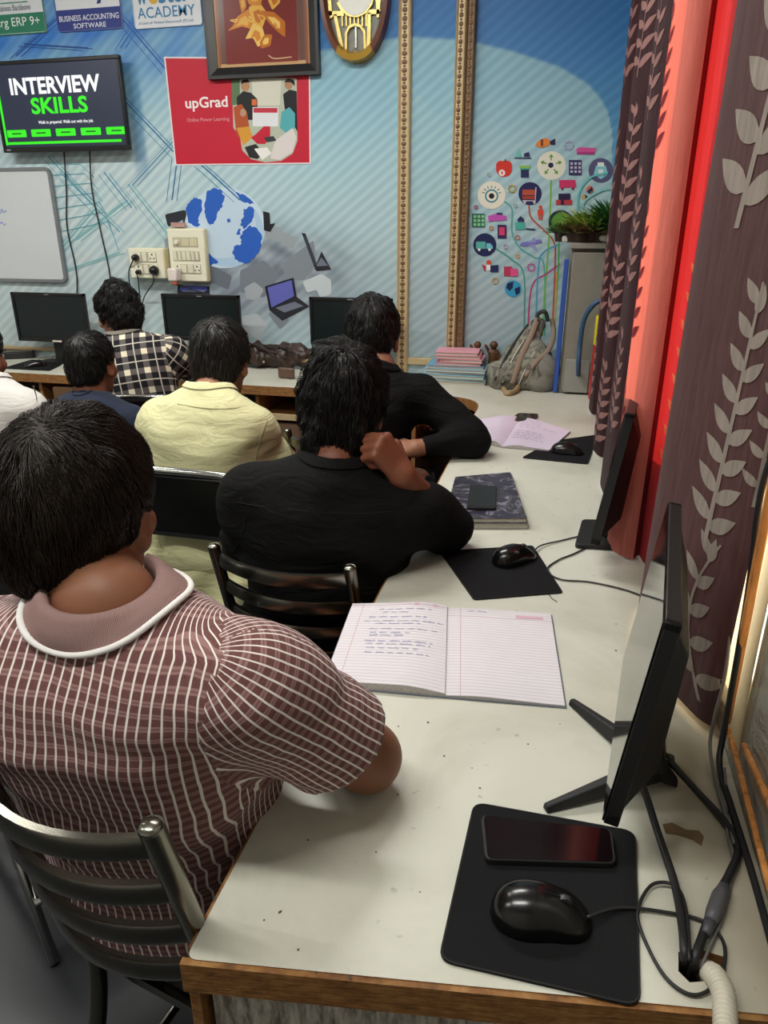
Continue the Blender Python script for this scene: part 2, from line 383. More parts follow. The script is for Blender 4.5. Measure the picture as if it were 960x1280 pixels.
BACKF = (np.array([0, BY, 0]), np.array([1.0, 0, 0]), np.array([0, 0, 1.0]), np.array([0, -1.0, 0]))
_pm = {}
def pm(c, rough=0.45):
    if (c, rough) not in _pm: _pm[(c, rough)] = plain('print_' + c.strip('#') + str(int(rough * 100)), c, rough, var=0.02, spec=0.25)
    return _pm[(c, rough)]
def jag(pts, amp=1.2, n=4, seed=1):
    r_ = random.Random(seed + int(pts[0][0] * 7)); out = []
    for i, a in enumerate(pts):
        b = pts[(i + 1) % len(pts)]
        for k in range(n): out.append((a[0] + (b[0] - a[0]) * k / n + r_.uniform(-amp, amp), a[1] + (b[1] - a[1]) * k / n + r_.uniform(-amp, amp)))
    return out
class Print:
    """flat print on the back wall: coloured patches a fraction of a millimetre proud, in wall coordinates"""
    def __init__(s, y=None): s.by = {}; s.y = BY if y is None else y; s.k = 0; s.rd = 0
    def poly(s, c, pts, px=True, rd=0):
        s.k += 1; P = [wp(*p) if px else p for p in pts]; rd = rd or s.rd; P = roundpoly(P, rd, 3) if rd else P; y = s.y - 0.000028 * s.k
        mb = s.by.setdefault(c, MB()); mb.add([(a, y, b) for a, b in P], [tuple(range(len(P)))]); return s
    def circ(s, c, x, y, r, ry=None, n=20): return s.poly(c, [(x + r * math.cos(2 * math.pi * i / n), y + (ry or r) * math.sin(2 * math.pi * i / n)) for i in range(n)])
    def ring(s, c, x, y, r, t=1.5, n=20):
        s.k += 1; yy = s.y - 0.000028 * s.k; P = []
        for i in range(n):
            a = 2 * math.pi * i / n
            for q in (r - t / 2, r + t / 2): u, v = wp(x + q * math.cos(a), y + q * math.sin(a)); P.append((u, yy, v))
        s.by.setdefault(c, MB()).add(P, [(2 * i, 2 * i + 1, 2 * ((i + 1) % n) + 1, 2 * ((i + 1) % n)) for i in range(n)]); return s
    def rect(s, c, x0, y0, x1, y1): return s.poly(c, [(x0, y0), (x1, y0), (x1, y1), (x0, y1)])
    def line(s, c, pts, w_=1.5, sm=True):
        s.k += 1; P = [np.array(wp(*p)) for p in pts]; P = spline([(p[0], p[1], 0) for p in P], 6)[:, :2] if (sm and len(P) > 2) else np.array(P)
        T = np.gradient(P, axis=0); T /= np.linalg.norm(T, axis=1)[:, None] + 1e-9; Nn = np.stack([-T[:, 1], T[:, 0]], 1) * w_ * 0.5 / 262.0
        y = s.y - 0.000028 * s.k; vs = []
        for p, q in zip(P, Nn): vs += [(p[0] + q[0], y, p[1] + q[1]), (p[0] - q[0], y, p[1] - q[1])]
        s.by.setdefault(c, MB()).add(vs, [(2 * i, 2 * i + 1, 2 * i + 3, 2 * i + 2) for i in range(len(P) - 1)]); return s
    def done(s, name, parent, rough=0.45):
        mb = MB(); mats = []
        for i, (c, m) in enumerate(s.by.items()): mats.append(pm(c, rough)); mb.add(m.v, m.f, i)
        return mb.build(name, mats, parent, fix=False)
# mural: thin tech lines
p = Print()
rs = random.Random(4)
for (a, b, c_) in [((150, 120), (222, 195), '#2e6fa0'), ((222, 195), (215, 250), '#2e6fa0'), ((165, 232), (250, 140), '#5a93ad'), ((60, 195), (120, 260), '#5f9fb0'), ((120, 260), (60, 330), '#6fb0b5'),
                   ((75, 215), (150, 290), '#5f9fb0'), ((20, 70), (75, 20), '#2d5aa8'), ((150, 20), (210, 90), '#2d5aa8'), ((190, 0), (150, 60), '#3c79c0'), ((30, 55), (110, 60), '#274f92'),
                   ((160, 230), (215, 300), '#6fb0b5'), ((95, 300), (160, 250), '#7fc0c4'), ((250, 205), (262, 215), '#2e6fa0'), ((262, 215), (300, 250), '#2e6fa0'), ((75, 340), (150, 315), '#8cc4c6'), ((130, 215), (165, 260), '#5a93ad')]:
    p.line(c_, [a, b], 1.6, False)
    p.line(c_, [(a[0] + 6, a[1] + 1), (b[0] + 6, b[1] + 1)], 0.9, False)
    p.line(c_, [(a[0] - 7, a[1] + 3), (b[0] - 7, b[1] + 3)], 0.7, False)
for k in range(7): p.line('#5fa6b4', [(60 + 3 * k, 205 + 14 * k), (100 + 6 * k, 205 + 12 * k), (118 + 5 * k, 222 + 15 * k)], 0.9, False)
p.done('circuit_lines_print', wallb)
# mural: globe, debris arrows, flying laptops
p = Print()
for pts, c_ in [([(205, 300), (225, 285), (245, 300), (235, 320), (210, 325)], '#8b949c'), ([(330, 285), (350, 283), (352, 290), (372, 298), (366, 312), (345, 300), (333, 298)], '#9aa3aa'),
                ([(352, 330), (392, 300), (395, 330), (380, 350), (358, 350)], '#848d96'), ([(300, 338), (330, 325), (350, 345), (330, 372), (300, 365)], '#78818b'),
                ([(378, 352), (402, 342), (414, 350), (414, 368), (400, 372), (396, 362), (384, 366)], '#c7d2d6'), ([(300, 395), (322, 392), (335, 408), (322, 424), (300, 412)], '#b5bfc5'),
                ([(150, 350), (172, 338), (184, 360), (168, 384), (150, 372)], '#a2b4ba'), ([(262, 330), (290, 345), (285, 362), (262, 352)], '#6a737d'), ([(335, 392), (350, 385), (362, 400), (350, 412)], '#7d868f'),
                ([(305, 360), (318, 352), (330, 362), (322, 376), (308, 374)], '#a5adb4'), ([(228, 275), (240, 262), (244, 285), (232, 292)], '#3a3f48'), ([(206, 268), (232, 262), (234, 272), (210, 284)], '#30333a'),
                ([(272, 372), (296, 372), (296, 388), (272, 392)], '#8b939b')]: p.poly(c_, pts, rd=.012)
p.circ('#c8dceb', 281, 285, 50.5, 50.5, 40); p.circ('#aecbe4', 286, 291, 44, 43, 36); p.circ('#c3d8ea', 279, 282, 41, 41, 36)
B = '#2f62c0'
for pts in [[(235, 255), (243, 247), (252, 250), (253, 262), (247, 275), (251, 282), (243, 284), (235, 276), (232, 264)], [(258, 240), (268, 235), (276, 238), (281, 246), (278, 258), (272, 265), (270, 276), (262, 283), (258, 272), (255, 258)],
            [(305, 262), (313, 258), (318, 262), (316, 275), (310, 282), (305, 286), (300, 280), (304, 272)], [(303, 290), (312, 282), (322, 286), (328, 294), (325, 310), (318, 322), (308, 330), (296, 326), (291, 315), (293, 308), (302, 305), (300, 298)],
            [(283, 275), (288, 272), (288, 277), (284, 279)], [(240, 300), (250, 305), (262, 318), (274, 328), (260, 332), (245, 322), (238, 310)], [(295, 240), (306, 244), (318, 254), (312, 256), (300, 250)], [(296, 288), (302, 286), (300, 293), (296, 293)]]: p.poly(B, jag(pts))
def laptop(scr, key, c1):
    p.poly('#23252c', scr); cx = sum(q[0] for q in scr) / 4; cy = sum(q[1] for q in scr) / 4
    p.poly(c1, [(cx + (q[0] - cx) * .84, cy + (q[1] - cy) * .84) for q in scr])
    p.poly('#2d2f36', key); cx = sum(q[0] for q in key) / 4; cy = sum(q[1] for q in key) / 4
    p.poly('#74798a', [(cx + (q[0] - cx) * .7, cy - 2 + (q[1] - cy) * .45) for q in key])
laptop([(331, 358), (367, 347), (371, 371), (337, 388)], [(337, 388), (371, 371), (387, 383), (353, 401)], '#6468b8')
laptop([(377, 291), (382, 292), (398, 335), (393, 334)], [(393, 336), (402, 314), (414, 337), (396, 339)], '#3c404a')
laptop([(222, 356), (262, 358), (262, 364), (222, 364)], [(222, 364), (262, 364), (262, 368), (222, 368)], '#5057a8')
p.poly('#23252c', [(329, 264), (337, 266), (338, 280), (344, 279), (338, 290), (330, 288)])
p.done('globe_and_laptops_print', wallb)
# mural: the tree of icons
p = Print()
for c_, pts in [('#59a7a0', [(631, 252), (640, 262), (640, 290), (650, 310), (668, 322), (680, 333), (681, 420)]), ('#4f9c92', [(620, 311), (640, 325), (655, 345), (655, 420)]),
                ('#b4553f', [(661, 257), (664, 272), (680, 288), (692, 302), (694, 325), (690, 420)]), ('#79b84a', [(689, 225), (686, 300), (680, 380), (678, 420)]),
                ('#b53c78', [(700, 330), (682, 343), (668, 352), (662, 375), (660, 420)]), ('#4f9fc4', [(700, 305), (680, 315), (673, 335), (669, 420)]), ('#57b06a', [(699, 296), (697, 350), (692, 420)]), ('#c8a34a', [(696, 340), (693, 420)])]:
    p.line(c_, pts, 1.8)
p.circ('#e6e6d6', 689.5, 207, 18); p.circ('#23264e', 688.5, 206.5, 3.4)
for k in range(5):
    a = -math.pi / 2 + k * 2 * math.pi / 5; dx, dy = math.cos(a), math.sin(a)
    p.line('#5b9a36', [(689 + dx * 6, 206.5 + dy * 6), (689 + dx * 12, 206.5 + dy * 12)], 1.3, False); p.poly('#5b9a36', [(689 + dx * 14, 206.5 + dy * 14), (689 + dx * 10 - dy * 3, 206.5 + dy * 10 + dx * 3), (689 + dx * 10 + dy * 3, 206.5 + dy * 10 - dx * 3)])
p.circ('#e6e6d6', 614.5, 244, 17.5); p.ring('#3c8b96', 614.5, 245, 7.5, 2); p.circ('#1c1d26', 614.5, 245, 3.5)
for k in range(7):
    a = -math.pi + math.pi * (k + .5) / 7; p.line('#3c8b96', [(614.5 + 9 * math.cos(a), 243 + 8 * math.sin(a)), (614.5 + 12 * math.cos(a), 243 + 11 * math.sin(a))], 1.2, False)
p.circ('#27265a', 662.5, 242, 14.5); p.rect('#b5553c', 653, 237, 669, 244); p.rect('#a8442f', 653, 245, 669, 249); p.line('#c7c5cc', [(670, 234), (669, 251), (653, 251)], 1.2, False); p.circ('#c7c5cc', 656, 253, 1.6); p.circ('#c7c5cc', 668, 253, 1.6)
p.circ('#5b5b80', 751, 213, 15.5); p.poly('#8fd0dc', [(745, 207), (757, 207), (760, 218), (751, 224), (742, 218)]); p.rect('#eef2f2', 747, 203, 755, 208); p.poly('#eef2f2', [(748, 212), (754, 212), (754, 220), (748, 220)])
p.circ('#232a55', 606, 306, 14.5); p.rect('#5ab0a8', 595, 302, 607, 311); p.poly('#6fc0d0', [(608, 304), (613, 304), (616, 308), (616, 311), (608, 311)]); p.circ('#e8e8e0', 599, 312, 1.7); p.circ('#e8e8e0', 612, 312, 1.7)
p.circ('#3a9ac6', 641.5, 361, 10.5); p.poly('#1f2c50', [(634, 354), (642, 352), (641, 360), (637, 364), (633, 360)]); p.poly('#1f2c50', [(643, 361), (650, 358), (650, 366), (645, 369)])
p.circ('#20323a', 701, 278, 15.5); p.circ('#5e9a3c', 702, 278, 12.5)
p.circ('#d2382e', 630, 211, 10); p.circ('#d2382e', 626, 207, 6); p.circ('#d2382e', 634, 207, 6); p.line('#5c3426', [(631, 203), (632, 199)], 1.4, False); p.circ('#eee9e0', 627.5, 216, 4); p.rect('#d2382e', 626.6, 214, 628.4, 218)
p.poly('#e0873c', [(669, 182), (673, 176), (682, 172), (688, 176), (686, 182), (677, 185)]); p.poly('#1f2a4c', [(687, 177), (694, 173), (694, 181), (688, 181)]); p.rect('#7a3a22', 676, 174, 679, 183)
p.rect('#4cb08c', 650, 207, 662, 212); p.rect('#27305c', 651, 212, 661, 222); p.rect('#8cc05a', 649, 207, 663, 210)
p.poly('#6cc6b8', [(644, 196), (648, 184), (652, 196)]); p.poly('#27305c', [(655, 192), (661, 190), (663, 196), (655, 196)]); p.rect('#27305c', 643, 197, 664, 198.4)
p.poly('#d85aa0', [(720, 187), (724, 184), (745, 185), (744, 191), (722, 192)]); p.rect('#b43c88', 721, 190, 743, 193)
p.rect('#3a3868', 711, 200, 727, 219); [p.rect('#c8c4d8', 713 + 5 * i, 203 + 5 * j, 716 + 5 * i, 206 + 5 * j) for i in range(3) for j in range(3)]
p.poly('#d0386c', [(699, 225), (719, 225), (720, 234), (699, 235)]); p.circ('#8a2450', 703, 236, 1.6); p.circ('#8a2450', 716, 236, 1.6)
p.rect('#2c2548', 698, 242, 713, 250); p.rect('#c03c44', 695, 250, 715, 256); p.rect('#2c2548', 701, 250, 705, 256)
p.rect('#2c6a60', 590, 267, 606, 284); [p.rect('#8ccc8a', 592 + 5 * i, 269 + 5 * j, 595.4 + 5 * i, 272.4 + 5 * j) for i in range(3) for j in range(3)]
p.poly('#c056b4', [(610, 270), (620, 267), (633, 270), (633, 275), (611, 277)]); p.rect('#27305c', 621, 266, 628, 268.5)
p.rect('#35265a', 622, 281, 633, 298); p.rect('#d8406c', 624, 284, 631, 294)
p.circ('#d84c38', 675.5, 259, 2.3); p.rect('#d84c38', 672, 262, 679, 269); p.rect('#d84c38', 673, 269, 675, 275); p.rect('#d84c38', 676, 269, 678, 275)
p.rect('#4cb0a0', 644, 278, 656, 287); p.poly('#27305c', [(647, 274), (651, 270), (655, 274), (655, 277), (647, 277)]); p.line('#27305c', [(657, 286), (669, 287)], 1.6, False)
p.poly('#7a7cc4', [(649, 307), (652, 303), (676, 299), (678, 303), (656, 308)]); p.poly('#9a9cd4', [(660, 304), (668, 296), (670, 302)]); p.poly('#9a9cd4', [(661, 306), (672, 315), (668, 305)])
p.poly('#27305c', [(612, 332), (623, 331), (623, 340), (613, 340)]); p.circ('#d84c38', 611, 328, 3); p.rect('#eee', 608, 331, 613, 338); p.poly('#b03c50', [(602, 330), (608, 333), (606, 340)])
p.rect('#b83c5c', 630, 333, 640, 345); p.rect('#e0508c', 638, 336, 647, 345)
for x, y, r_, c_ in [(711, 182, 5, '#a8aacc'), (640, 236, 4, '#b8a244'), (664, 334, 4, '#c25aa0'), (619, 351, 3.6, '#d29a48'), (595, 259, 2, '#b44c70'), (614, 285, 2.4, '#c8823c'), (647, 297, 2.6, '#c05a4c'), (632, 308, 2.6, '#b8a8b8'), (647, 320, 2.4, '#c8a858'), (644, 257, 2.2, '#9ab8b8'), (611, 218, 2.2, '#a8b8b8')]: p.ring(c_, x, y, r_, 1.2, 12)
for x, y, r_, c_ in [(711, 182, 5, '#a8aacc'), (640, 236, 4, '#b8a244'), (664, 334, 4, '#c25aa0')]:
    for k in range(8): a = k * math.pi / 4; p.line(c_, [(x + r_ * math.cos(a), y + r_ * math.sin(a)), (x + (r_ + 2) * math.cos(a), y + (r_ + 2) * math.sin(a))], 1, False)
p.circ('#d87a54', 737, 237, 4.6); p.poly('#27305c', [(733, 240), (740, 233), (741, 238), (737, 242)]); p.circ('#c0a878', 731, 247, 4.2); p.poly('#27305c', [(731, 243), (735, 246), (732, 251)])
for c_, pts in [('#6fc4c4', [(722, 262), (724, 240), (738, 222), (760, 216)]), ('#8ccccc', [(728, 262), (732, 250), (752, 238), (764, 236)])]: p.line(c_, pts, 2.2)
p.done('icon_tree_print', wallb)

# right wall with the window opening (behind the curtains)
wy0, wy1, wz0, wz1 = 0.86, 3.05, 0.80, 2.35
mb = MB()
mb.box((XW + .06, (YN + wy0) / 2, ZC / 2), (0.12, wy0 - YN, ZC)); mb.box((XW + .06, (YW + wy1) / 2 + .02, ZC / 2), (0.12, YW - wy1 + .04, ZC))
mb.box((XW + .06, (1.42 + wy1) / 2, (wz0 + 1.02) / 2), (0.10, wy1 - 1.42, 1.02 - wz0)); mb.box((XW + .06, (wy0 + wy1) / 2, wz0 / 2), (0.12, wy1 - wy0, wz0)); mb.box((XW + .06, (wy0 + wy1) / 2, (wz1 + ZC) / 2), (0.12, wy1 - wy0, ZC - wz1))  # first box is unseen, added to block light low behind the curtains
nw = NT('silver_sheet_wall'); v = nw.coords()
a = nw.noise(v, 5, 5, 0.6, 1.2); nw.col(nw.ramp(a, [(0.3, lin('#6d675f')), (0.5, lin('#9c958a')), (0.7, lin('#8fa4a0'))])); nw.set(rough=0.38, spec=0.6); nw.bump(nw.noise(v, 9, 4, 0.6, 2.0), 0.5, 0.02)
wr = mb.build('wall_right', nw.m); tag(wr, kind='structure')
wf = plain('window_frame_paint', '#cfc8b8', 0.5)
mb = MB()
for (c, d) in [((XW + .05, wy0 + .02, (wz0 + wz1) / 2), (.05, .04, wz1 - wz0)), ((XW + .05, wy1 - .02, (wz0 + wz1) / 2), (.05, .04, wz1 - wz0)), ((XW + .05, (wy0 + wy1) / 2, wz0 + .02), (.05, wy1 - wy0, .04)), ((XW + .05, (wy0 + wy1) / 2, wz1 - .02), (.05, wy1 - wy0, .04)), ((XW + .05, 2.3, (wz0 + wz1) / 2), (.05, .04, wz1 - wz0))]: mb.box(c, d)
win = mb.build('window_1', wf, bevel=.003); tag(win, kind='structure')
# cream film added over the lengthened window end to glow as a lit strip
n = NT('cream_film'); n.col(lin('#e0cda6')); n.set(rough=0.5, spec=0.3)
tr = n.n('ShaderNodeBsdfTranslucent'); tr.inputs[0].default_value = lin('#f0d8a8') + (1,); ms = n.n('ShaderNodeMixShader'); ms.inputs[0].default_value = 0.6
n.l(n.b.outputs[0], ms.inputs[1]); n.l(tr.outputs[0], ms.inputs[2]); n.l(ms.outputs[0], n.t.nodes['Material Output'].inputs['Surface'])
ys = np.linspace(wy0 - .02, 1.32, 16); zs = np.linspace(wz0 - .02, 2.2, 40)
P = np.array([[(XW - .004 - .003 * math.sin(40 * y + 6 * z) - .002 * math.sin(90 * y - 11 * z), y, z) for z in zs] for y in ys])
MB().grid(P).build('glow_film', n.m, win, smooth=True, fix=False)
# battens and edges on the right wall
wood = NT('batten_wood'); v = wood.coords(scale=(1, 1, 0.12)); a = wood.noise(v, 60, 5, 0.6, 0.6)
wood.col(wood.ramp(a, [(0.3, lin('#8a5426')), (0.55, lin('#d8904c')), (0.75, lin('#e6a866'))])); wood.set(rough=0.5); wood.bump(a, .3, .002)
def batten(i, a, b, wd=.016, th=.014, x=XW):
    a = np.array(a, float); b = np.array(b, float); m = MB().sweep([a, a * .66 + b * .34, a * .33 + b * .67, b], [(-th / 2, -wd / 2), (th / 2, -wd / 2), (th / 2, wd / 2), (-th / 2, wd / 2)], up=np.cross(b - a, (1, 0, 0)))
    o = m.build('trim_%d' % i, wood.m, bevel=.002); tag(o, kind='structure'); return o
batten(4, (XW - .008, .955, 1.62), (XW - .008, .90, .80), .012, .010)
batten(5, (XW - .008, .885, .80), (XW - .008, .55, .775), .007, .007)
batten(6, (XW - .008, .815, .83), (XW - .008, .60, .86), .008, .007)
# back wall trims: embossed golden mouldings
gold = NT('gold_moulding'); v = gold.coords(); sx = gold.n('ShaderNodeSeparateXYZ'); gold.l(v, sx.inputs[0])
cell = gold.math('MULTIPLY_ADD', gold.noise(v, 40, 3), .5, .15)
gold.col(gold.ramp(gold.math('ADD', cell, gold.math('MULTIPLY', gold.noise(v, 120, 3), 0.35)), [(0.10, lin('#806644')), (0.28, lin('#b39a6c')), (0.6, lin('#c9b48a'))])); gold.set(rough=0.4, metal=0.1)
dark_gold = plain('brown_moulding', '#7d6448', 0.45, metal=0.1, var=0.3, nscale=90)
def trim_vert(i, x0, x1, z0, mat, d=.02):
    mb = MB(); xm = (x0 + x1) / 2; w2 = (x1 - x0) / 2
    mb.prism([(xm - w2, BY), (xm - w2, BY - d * .6), (xm - w2 * .8, BY - d), (xm - w2 * .5, BY - d * .75), (xm + w2 * .5, BY - d * .75), (xm + w2 * .8, BY - d), (xm + w2, BY - d * .6), (xm + w2, BY)], 2, z0, ZC)
    o = mb.build('trim_%d' % i, mat); tag(o, kind='structure')
    e = MB(); z = z0 + .02     # embossed run of ovals and beads
    while z < 2.5:
        for (hh, ww) in ((.010, w2 * .42), (.004, w2 * .25)):
            k = [(xm + ww * math.cos(t * math.pi / 4), z + hh * math.sin(t * math.pi / 4)) for t in range(8)]
            e.add([(a, BY - d * .75 - .0005, b) for a, b in k] + [(xm, BY - d * .75 - .005, z)], [(j, (j + 1) % 8, 8) for j in range(8)]); z += .0155
    c = e.build('embossed_ornament', plain('ornament_brown', '#6e5334', .45, metal=.1), o, smooth=True); c['kind'] = 'stuff'; return o
t1a, t1b = wp(497, 300)[0], wp(512, 300)[0]; t2a, t2b = wp(562, 300)[0], wp(574, 300)[0]; t3b = wp(585, 300)[0]
trim_vert(1, t1a, t1b, ZD, gold.m); trim_vert(2, t2a, t2b, ZD, gold.m); trim_vert(3, t2b + .001, t3b, ZD, dark_gold, .035)
mb = MB().box(((t1b + wp(545, 450)[0]) / 2, BY - .008, wp(520, 451)[1]), (wp(545, 450)[0] - t1b, .016, .034)); o = mb.build('trim_7', gold.m, bevel=.004); tag(o, kind='structure')
mb = MB().box(((XL + t1a) / 2, BY - .012, .795), (t1a - XL, .022, .018)); o = mb.build('trim_8', plain('beige_skirting', '#b9a27c', .5), bevel=.003); tag(o, kind='structure')
# tube fixtures on the ceiling
for i, (tx, ty, tz, pw) in enumerate(TUBES):
    t = thing('tube_lamp', (tx, ty, ZC), 'white tube lamp on the ceiling, %s' % ('nearest the mural and curtains', 'nearest the mural, over the television side', 'behind the photographer by the desk', 'behind the photographer, far from the desk')[i], 'ceiling lamp', 'ceiling tube lamps')
    MB().box((tx, ty, ZC - .03), (1.25, .06, .05)).build('housing', wf, t, bevel=.004)
    MB().tube([(tx - .6, ty, ZC - .07), (tx + .6, ty, ZC - .07)], .013, 12).build('tube', emis('lit_tube', '#fffdf2', 8), t, smooth=True)
# ================================================================== DESK (one L-shaped top on panels)
deskm = NT('desk_laminate'); v = deskm.coords()
a = deskm.noise(v, 3.0, 6, 0.62, 0.4); c1 = deskm.ramp(a, [(0.25, lin('#b9b9a9')), (0.5, lin('#d2d2c4')), (0.75, lin('#dadbce'))])
sp = deskm.noise(v, 55, 2, 0.5); c2 = deskm.mix(deskm.ramp(sp, [(0.70, (0, 0, 0)), (0.78, (.6, .6, .6))]), c1, lin('#8d8a7c'))
sx = deskm.n('ShaderNodeSeparateXYZ'); deskm.l(v, sx.inputs[0])
wall_side_tan = deskm.math('MULTIPLY', deskm.ramp(deskm.math('ADD', sx.outputs[0], deskm.math('MULTIPLY', deskm.noise(v, 11, 4), .09)), [(0.17, (0, 0, 0)), (0.29, (1, 1, 1))]), 0.8)  # desk colour turns browner towards the window wall
c3 = deskm.mix(wall_side_tan, c2, lin('#9c9078'))
deskm.col(c3); deskm.set(rough=deskm.math('MULTIPLY_ADD', a, 0.25, 0.22), spec=0.45); deskm.bump(deskm.noise(v, 220, 3), 0.06, 0.001)
ply = NT('plywood_edge'); v = ply.coords(); a = ply.noise(ply.coords(scale=(3, 3, 90)), 9, 4, .6); b = ply.noise(v, 70, 4)
ply.col(ply.ramp(ply.math('ADD', ply.math('MULTIPLY', a, .7), ply.math('MULTIPLY', b, .3)), [(0.3, lin('#4a2c14')), (0.5, lin('#8d5f30')), (0.7, lin('#b58a50'))])); ply.set(rough=.65); ply.bump(b, .5, .003)
DX = -0.315; DYN = 0.442; BF = 3.03
outline = [(DX, DYN), (XW - .001, DYN + .085), (XW - .001, YW - .003), (XL + .01, YW - .003), (XL + .01, BF), (DX, BF)]
outline = roundpoly(outline, [.012, .002, .002, .002, .01, .19], 8)
# cable hole cut through the desk as a notch: the top is a ring of two outlines
import bmesh
def desk_top():
    bm = bmesh.new(); vs = [bm.verts.new((x, y, ZD)) for x, y in outline]
    hole = [onz(px, py)[:2] for px, py in [(848, 1190), (872, 1186), (905, 1196), (908, 1214), (890, 1226), (862, 1228), (848, 1214)]]
    hv = [bm.verts.new((x, y, ZD)) for x, y in hole]
    es = [bm.edges.new((vs[i], vs[(i + 1) % len(vs)])) for i in range(len(vs))] + [bm.edges.new((hv[i], hv[(i + 1) % len(hv)])) for i in range(len(hv))]
    bmesh.ops.triangle_fill(bm, use_beauty=True, use_dissolve=False, edges=es)
    ret = bmesh.ops.extrude_face_region(bm, geom=list(bm.faces)); bmesh.ops.translate(bm, verts=[g for g in ret['geom'] if isinstance(g, bmesh.types.BMVert)], vec=(0, 0, -.022))
    bmesh.ops.recalc_face_normals(bm, faces=bm.faces)
    me = bpy.data.meshes.new('tabletop'); bm.to_mesh(me); bm.free(); return me
desk = thing('desk', (0, 0, 0), 'long L-shaped laminate desk with plywood edge running along curtains and mural wall', 'desk')
me = desk_top(); me.materials.append(deskm.m); me.materials.append(ply.m)
for pl in me.polygons: pl.material_index = 0 if abs(pl.normal.z) > .5 else 1
link('tabletop', me, desk)
# thick plywood lipping along the free edges
edge = roundpoly([(DX, DYN), (XW - .002, DYN + .085), (XW - .002, 9), (XL, 9), (XL + .01, BF), (DX, BF)], [.012, .001, .001, .001, .001, .19], 8)
E0 = [p for p in edge if p[1] < 5]
path = [(XL + .012, BF)] + [p for p in outline if p[0] < -.2 and p[1] > 2.5 and p[1] < 3.1 and p[0] > -1][::1] + [(DX, 2.6), (DX, DYN + .012)]
pth = [np.array([x, y, ZD - .024]) for x, y in path]
def lip(pth, name='edge_strip'):
    return MB().sweep(pth, [(-.004, -.017), (.004, -.017), (.004, .0225), (-.004, .0225)]).build(name, ply.m, desk)
lip([p for p in pth if True]); lip([np.array([DX - .004, DYN - .002, ZD - .024]), np.array([(DX + XW) / 2, DYN + .0425 - .002, ZD - .024]), np.array([XW - .002, DYN + .083, ZD - .024])])
scr = NT('scratched_laminate'); v = scr.coords(scale=(1, 1, .18)); a = scr.noise(v, 90, 5, .7); scr.col(scr.ramp(a, [(0.38, lin('#6f665c')), (0.55, lin('#b5b0a6')), (0.7, lin('#d4d0c6'))])); scr.set(rough=.7); scr.bump(a, .4, .002)
darkp = plain('dark_panel', '#4a3626', .7, var=.2); woodp = plain('panel_edge_wood', '#9a6a3e', .6, var=.2)
def panel(name, c, d, m=darkp, R=None): return MB().box(c, d, R).build(name, m, desk, bevel=.001)
ang = math.atan2(.085, XW - DX)
panel('end_panel', ((DX + XW) / 2 + .006, DYN + .045 + .012, .355), (.565, .018, .70), scr.m, Rz(ang))
panel('edge_batten', (DX + .006, DYN + .01, .355), (.012, .024, .70), ply.m)
panel('back_panel', (XW - .03, 1.9, .36), (.015, 2.7, .70)); panel('back_panel', ((XL + DX) / 2, YW - .06, .36), (-XL + DX, .015, .70), plain('back_board', '#3a2c22', .7))
for x in (-3.4, -2.52, -1.95, -1.36, -.62): panel('divider', (x, BF + .20, .36), (.018, .36, .71), woodp)
for y in (1.25, 2.05, 2.75): panel('divider', (DX + .28, y, .36), (.52, .018, .71), woodp)
for x0, x1 in ((-3.38, -2.54), (-1.34, -.64)):
    panel('keyboard_shelf', ((x0 + x1) / 2, BF + .17, .60), (x1 - x0, .30, .014), woodp); panel('shelf_front', ((x0 + x1) / 2, BF + .018, .606), (x1 - x0, .012, .028), gold.m)
panel('shelf_panel', (-1.0, BF + .03, .30), (.68, .016, .55), plain('brown_board', '#6b5240', .6)); panel('slanted_panel', (-2.28, BF + .03, .45), (.30, .016, .48), plain('brown_board2', '#6e5038', .6), Rz(.25))
panel('keyboard_shelf', (DX + .2, 2.5, .60), (.3, .4, .014), woodp)

blk = plain('black_plastic', '#131314', .32, var=.1); blkm = plain('black_plastic_matte', '#1b1b1c', .6, var=.1, bump=.1); cablem = plain('cable_rubber', '#1c1c1e', .5); rub = plain('mat_cloth', '#171719', .85, var=.12, nscale=30, bump=.25, spec=.2)
glossy = plain('screen_glass', '#060708', .06, var=0, spec=.6); chrome = plain('chrome', '#c9c9c4', .16, metal=1.0, var=.03); steel = plain('brushed_steel', '#8b8a80', .28, metal=1.0, var=.1, nscale=30)

# ------------------------------------------------------------------ mouse mats, mice, phones
def mousemat(quad, label, r=.012):
    P = [onz(*q)[:2] for q in quad]; P = roundpoly(P, r, 5); c = np.mean(P, 0)
    t = thing('mouse_mat', (c[0], c[1], ZD), label, 'mouse mat', 'black mouse mats')
    MB().prism(P, 2, ZD + .0004, ZD + .0028).build('mat_surface', rub, t, bevel=.0008)
    pp = [np.array([x + (c[0] - x) * .012, y + (c[1] - y) * .012, ZD + .0029]) for x, y in P]
    MB().sweep(pp, [(-.0011, -.0008), (.0011, -.0008), (.0008, .0004), (-.0008, .0004)], closed=True).build('stitched_rim', plain('mat_stitch', '#0e0e0f', .7), t)
    return t
mousemat([(592, 1004), (795, 1041), (801, 1262), (547, 1203)], 'large black cloth mouse mat at the near corner of desk, under phone and mouse', .016)
mousemat([(549, 690), (666, 683), (704, 742), (592, 751)], 'black mouse mat lying beyond the open ruled notebook', .008)
mousemat([(652, 573), (735, 581), (748, 544), (690, 552)], 'black mouse mat far up the desk beside the curtain')
mousemat([(2, 461), (62, 464), (78, 456), (40, 450)], 'small black mouse mat on the mural desk at the left')
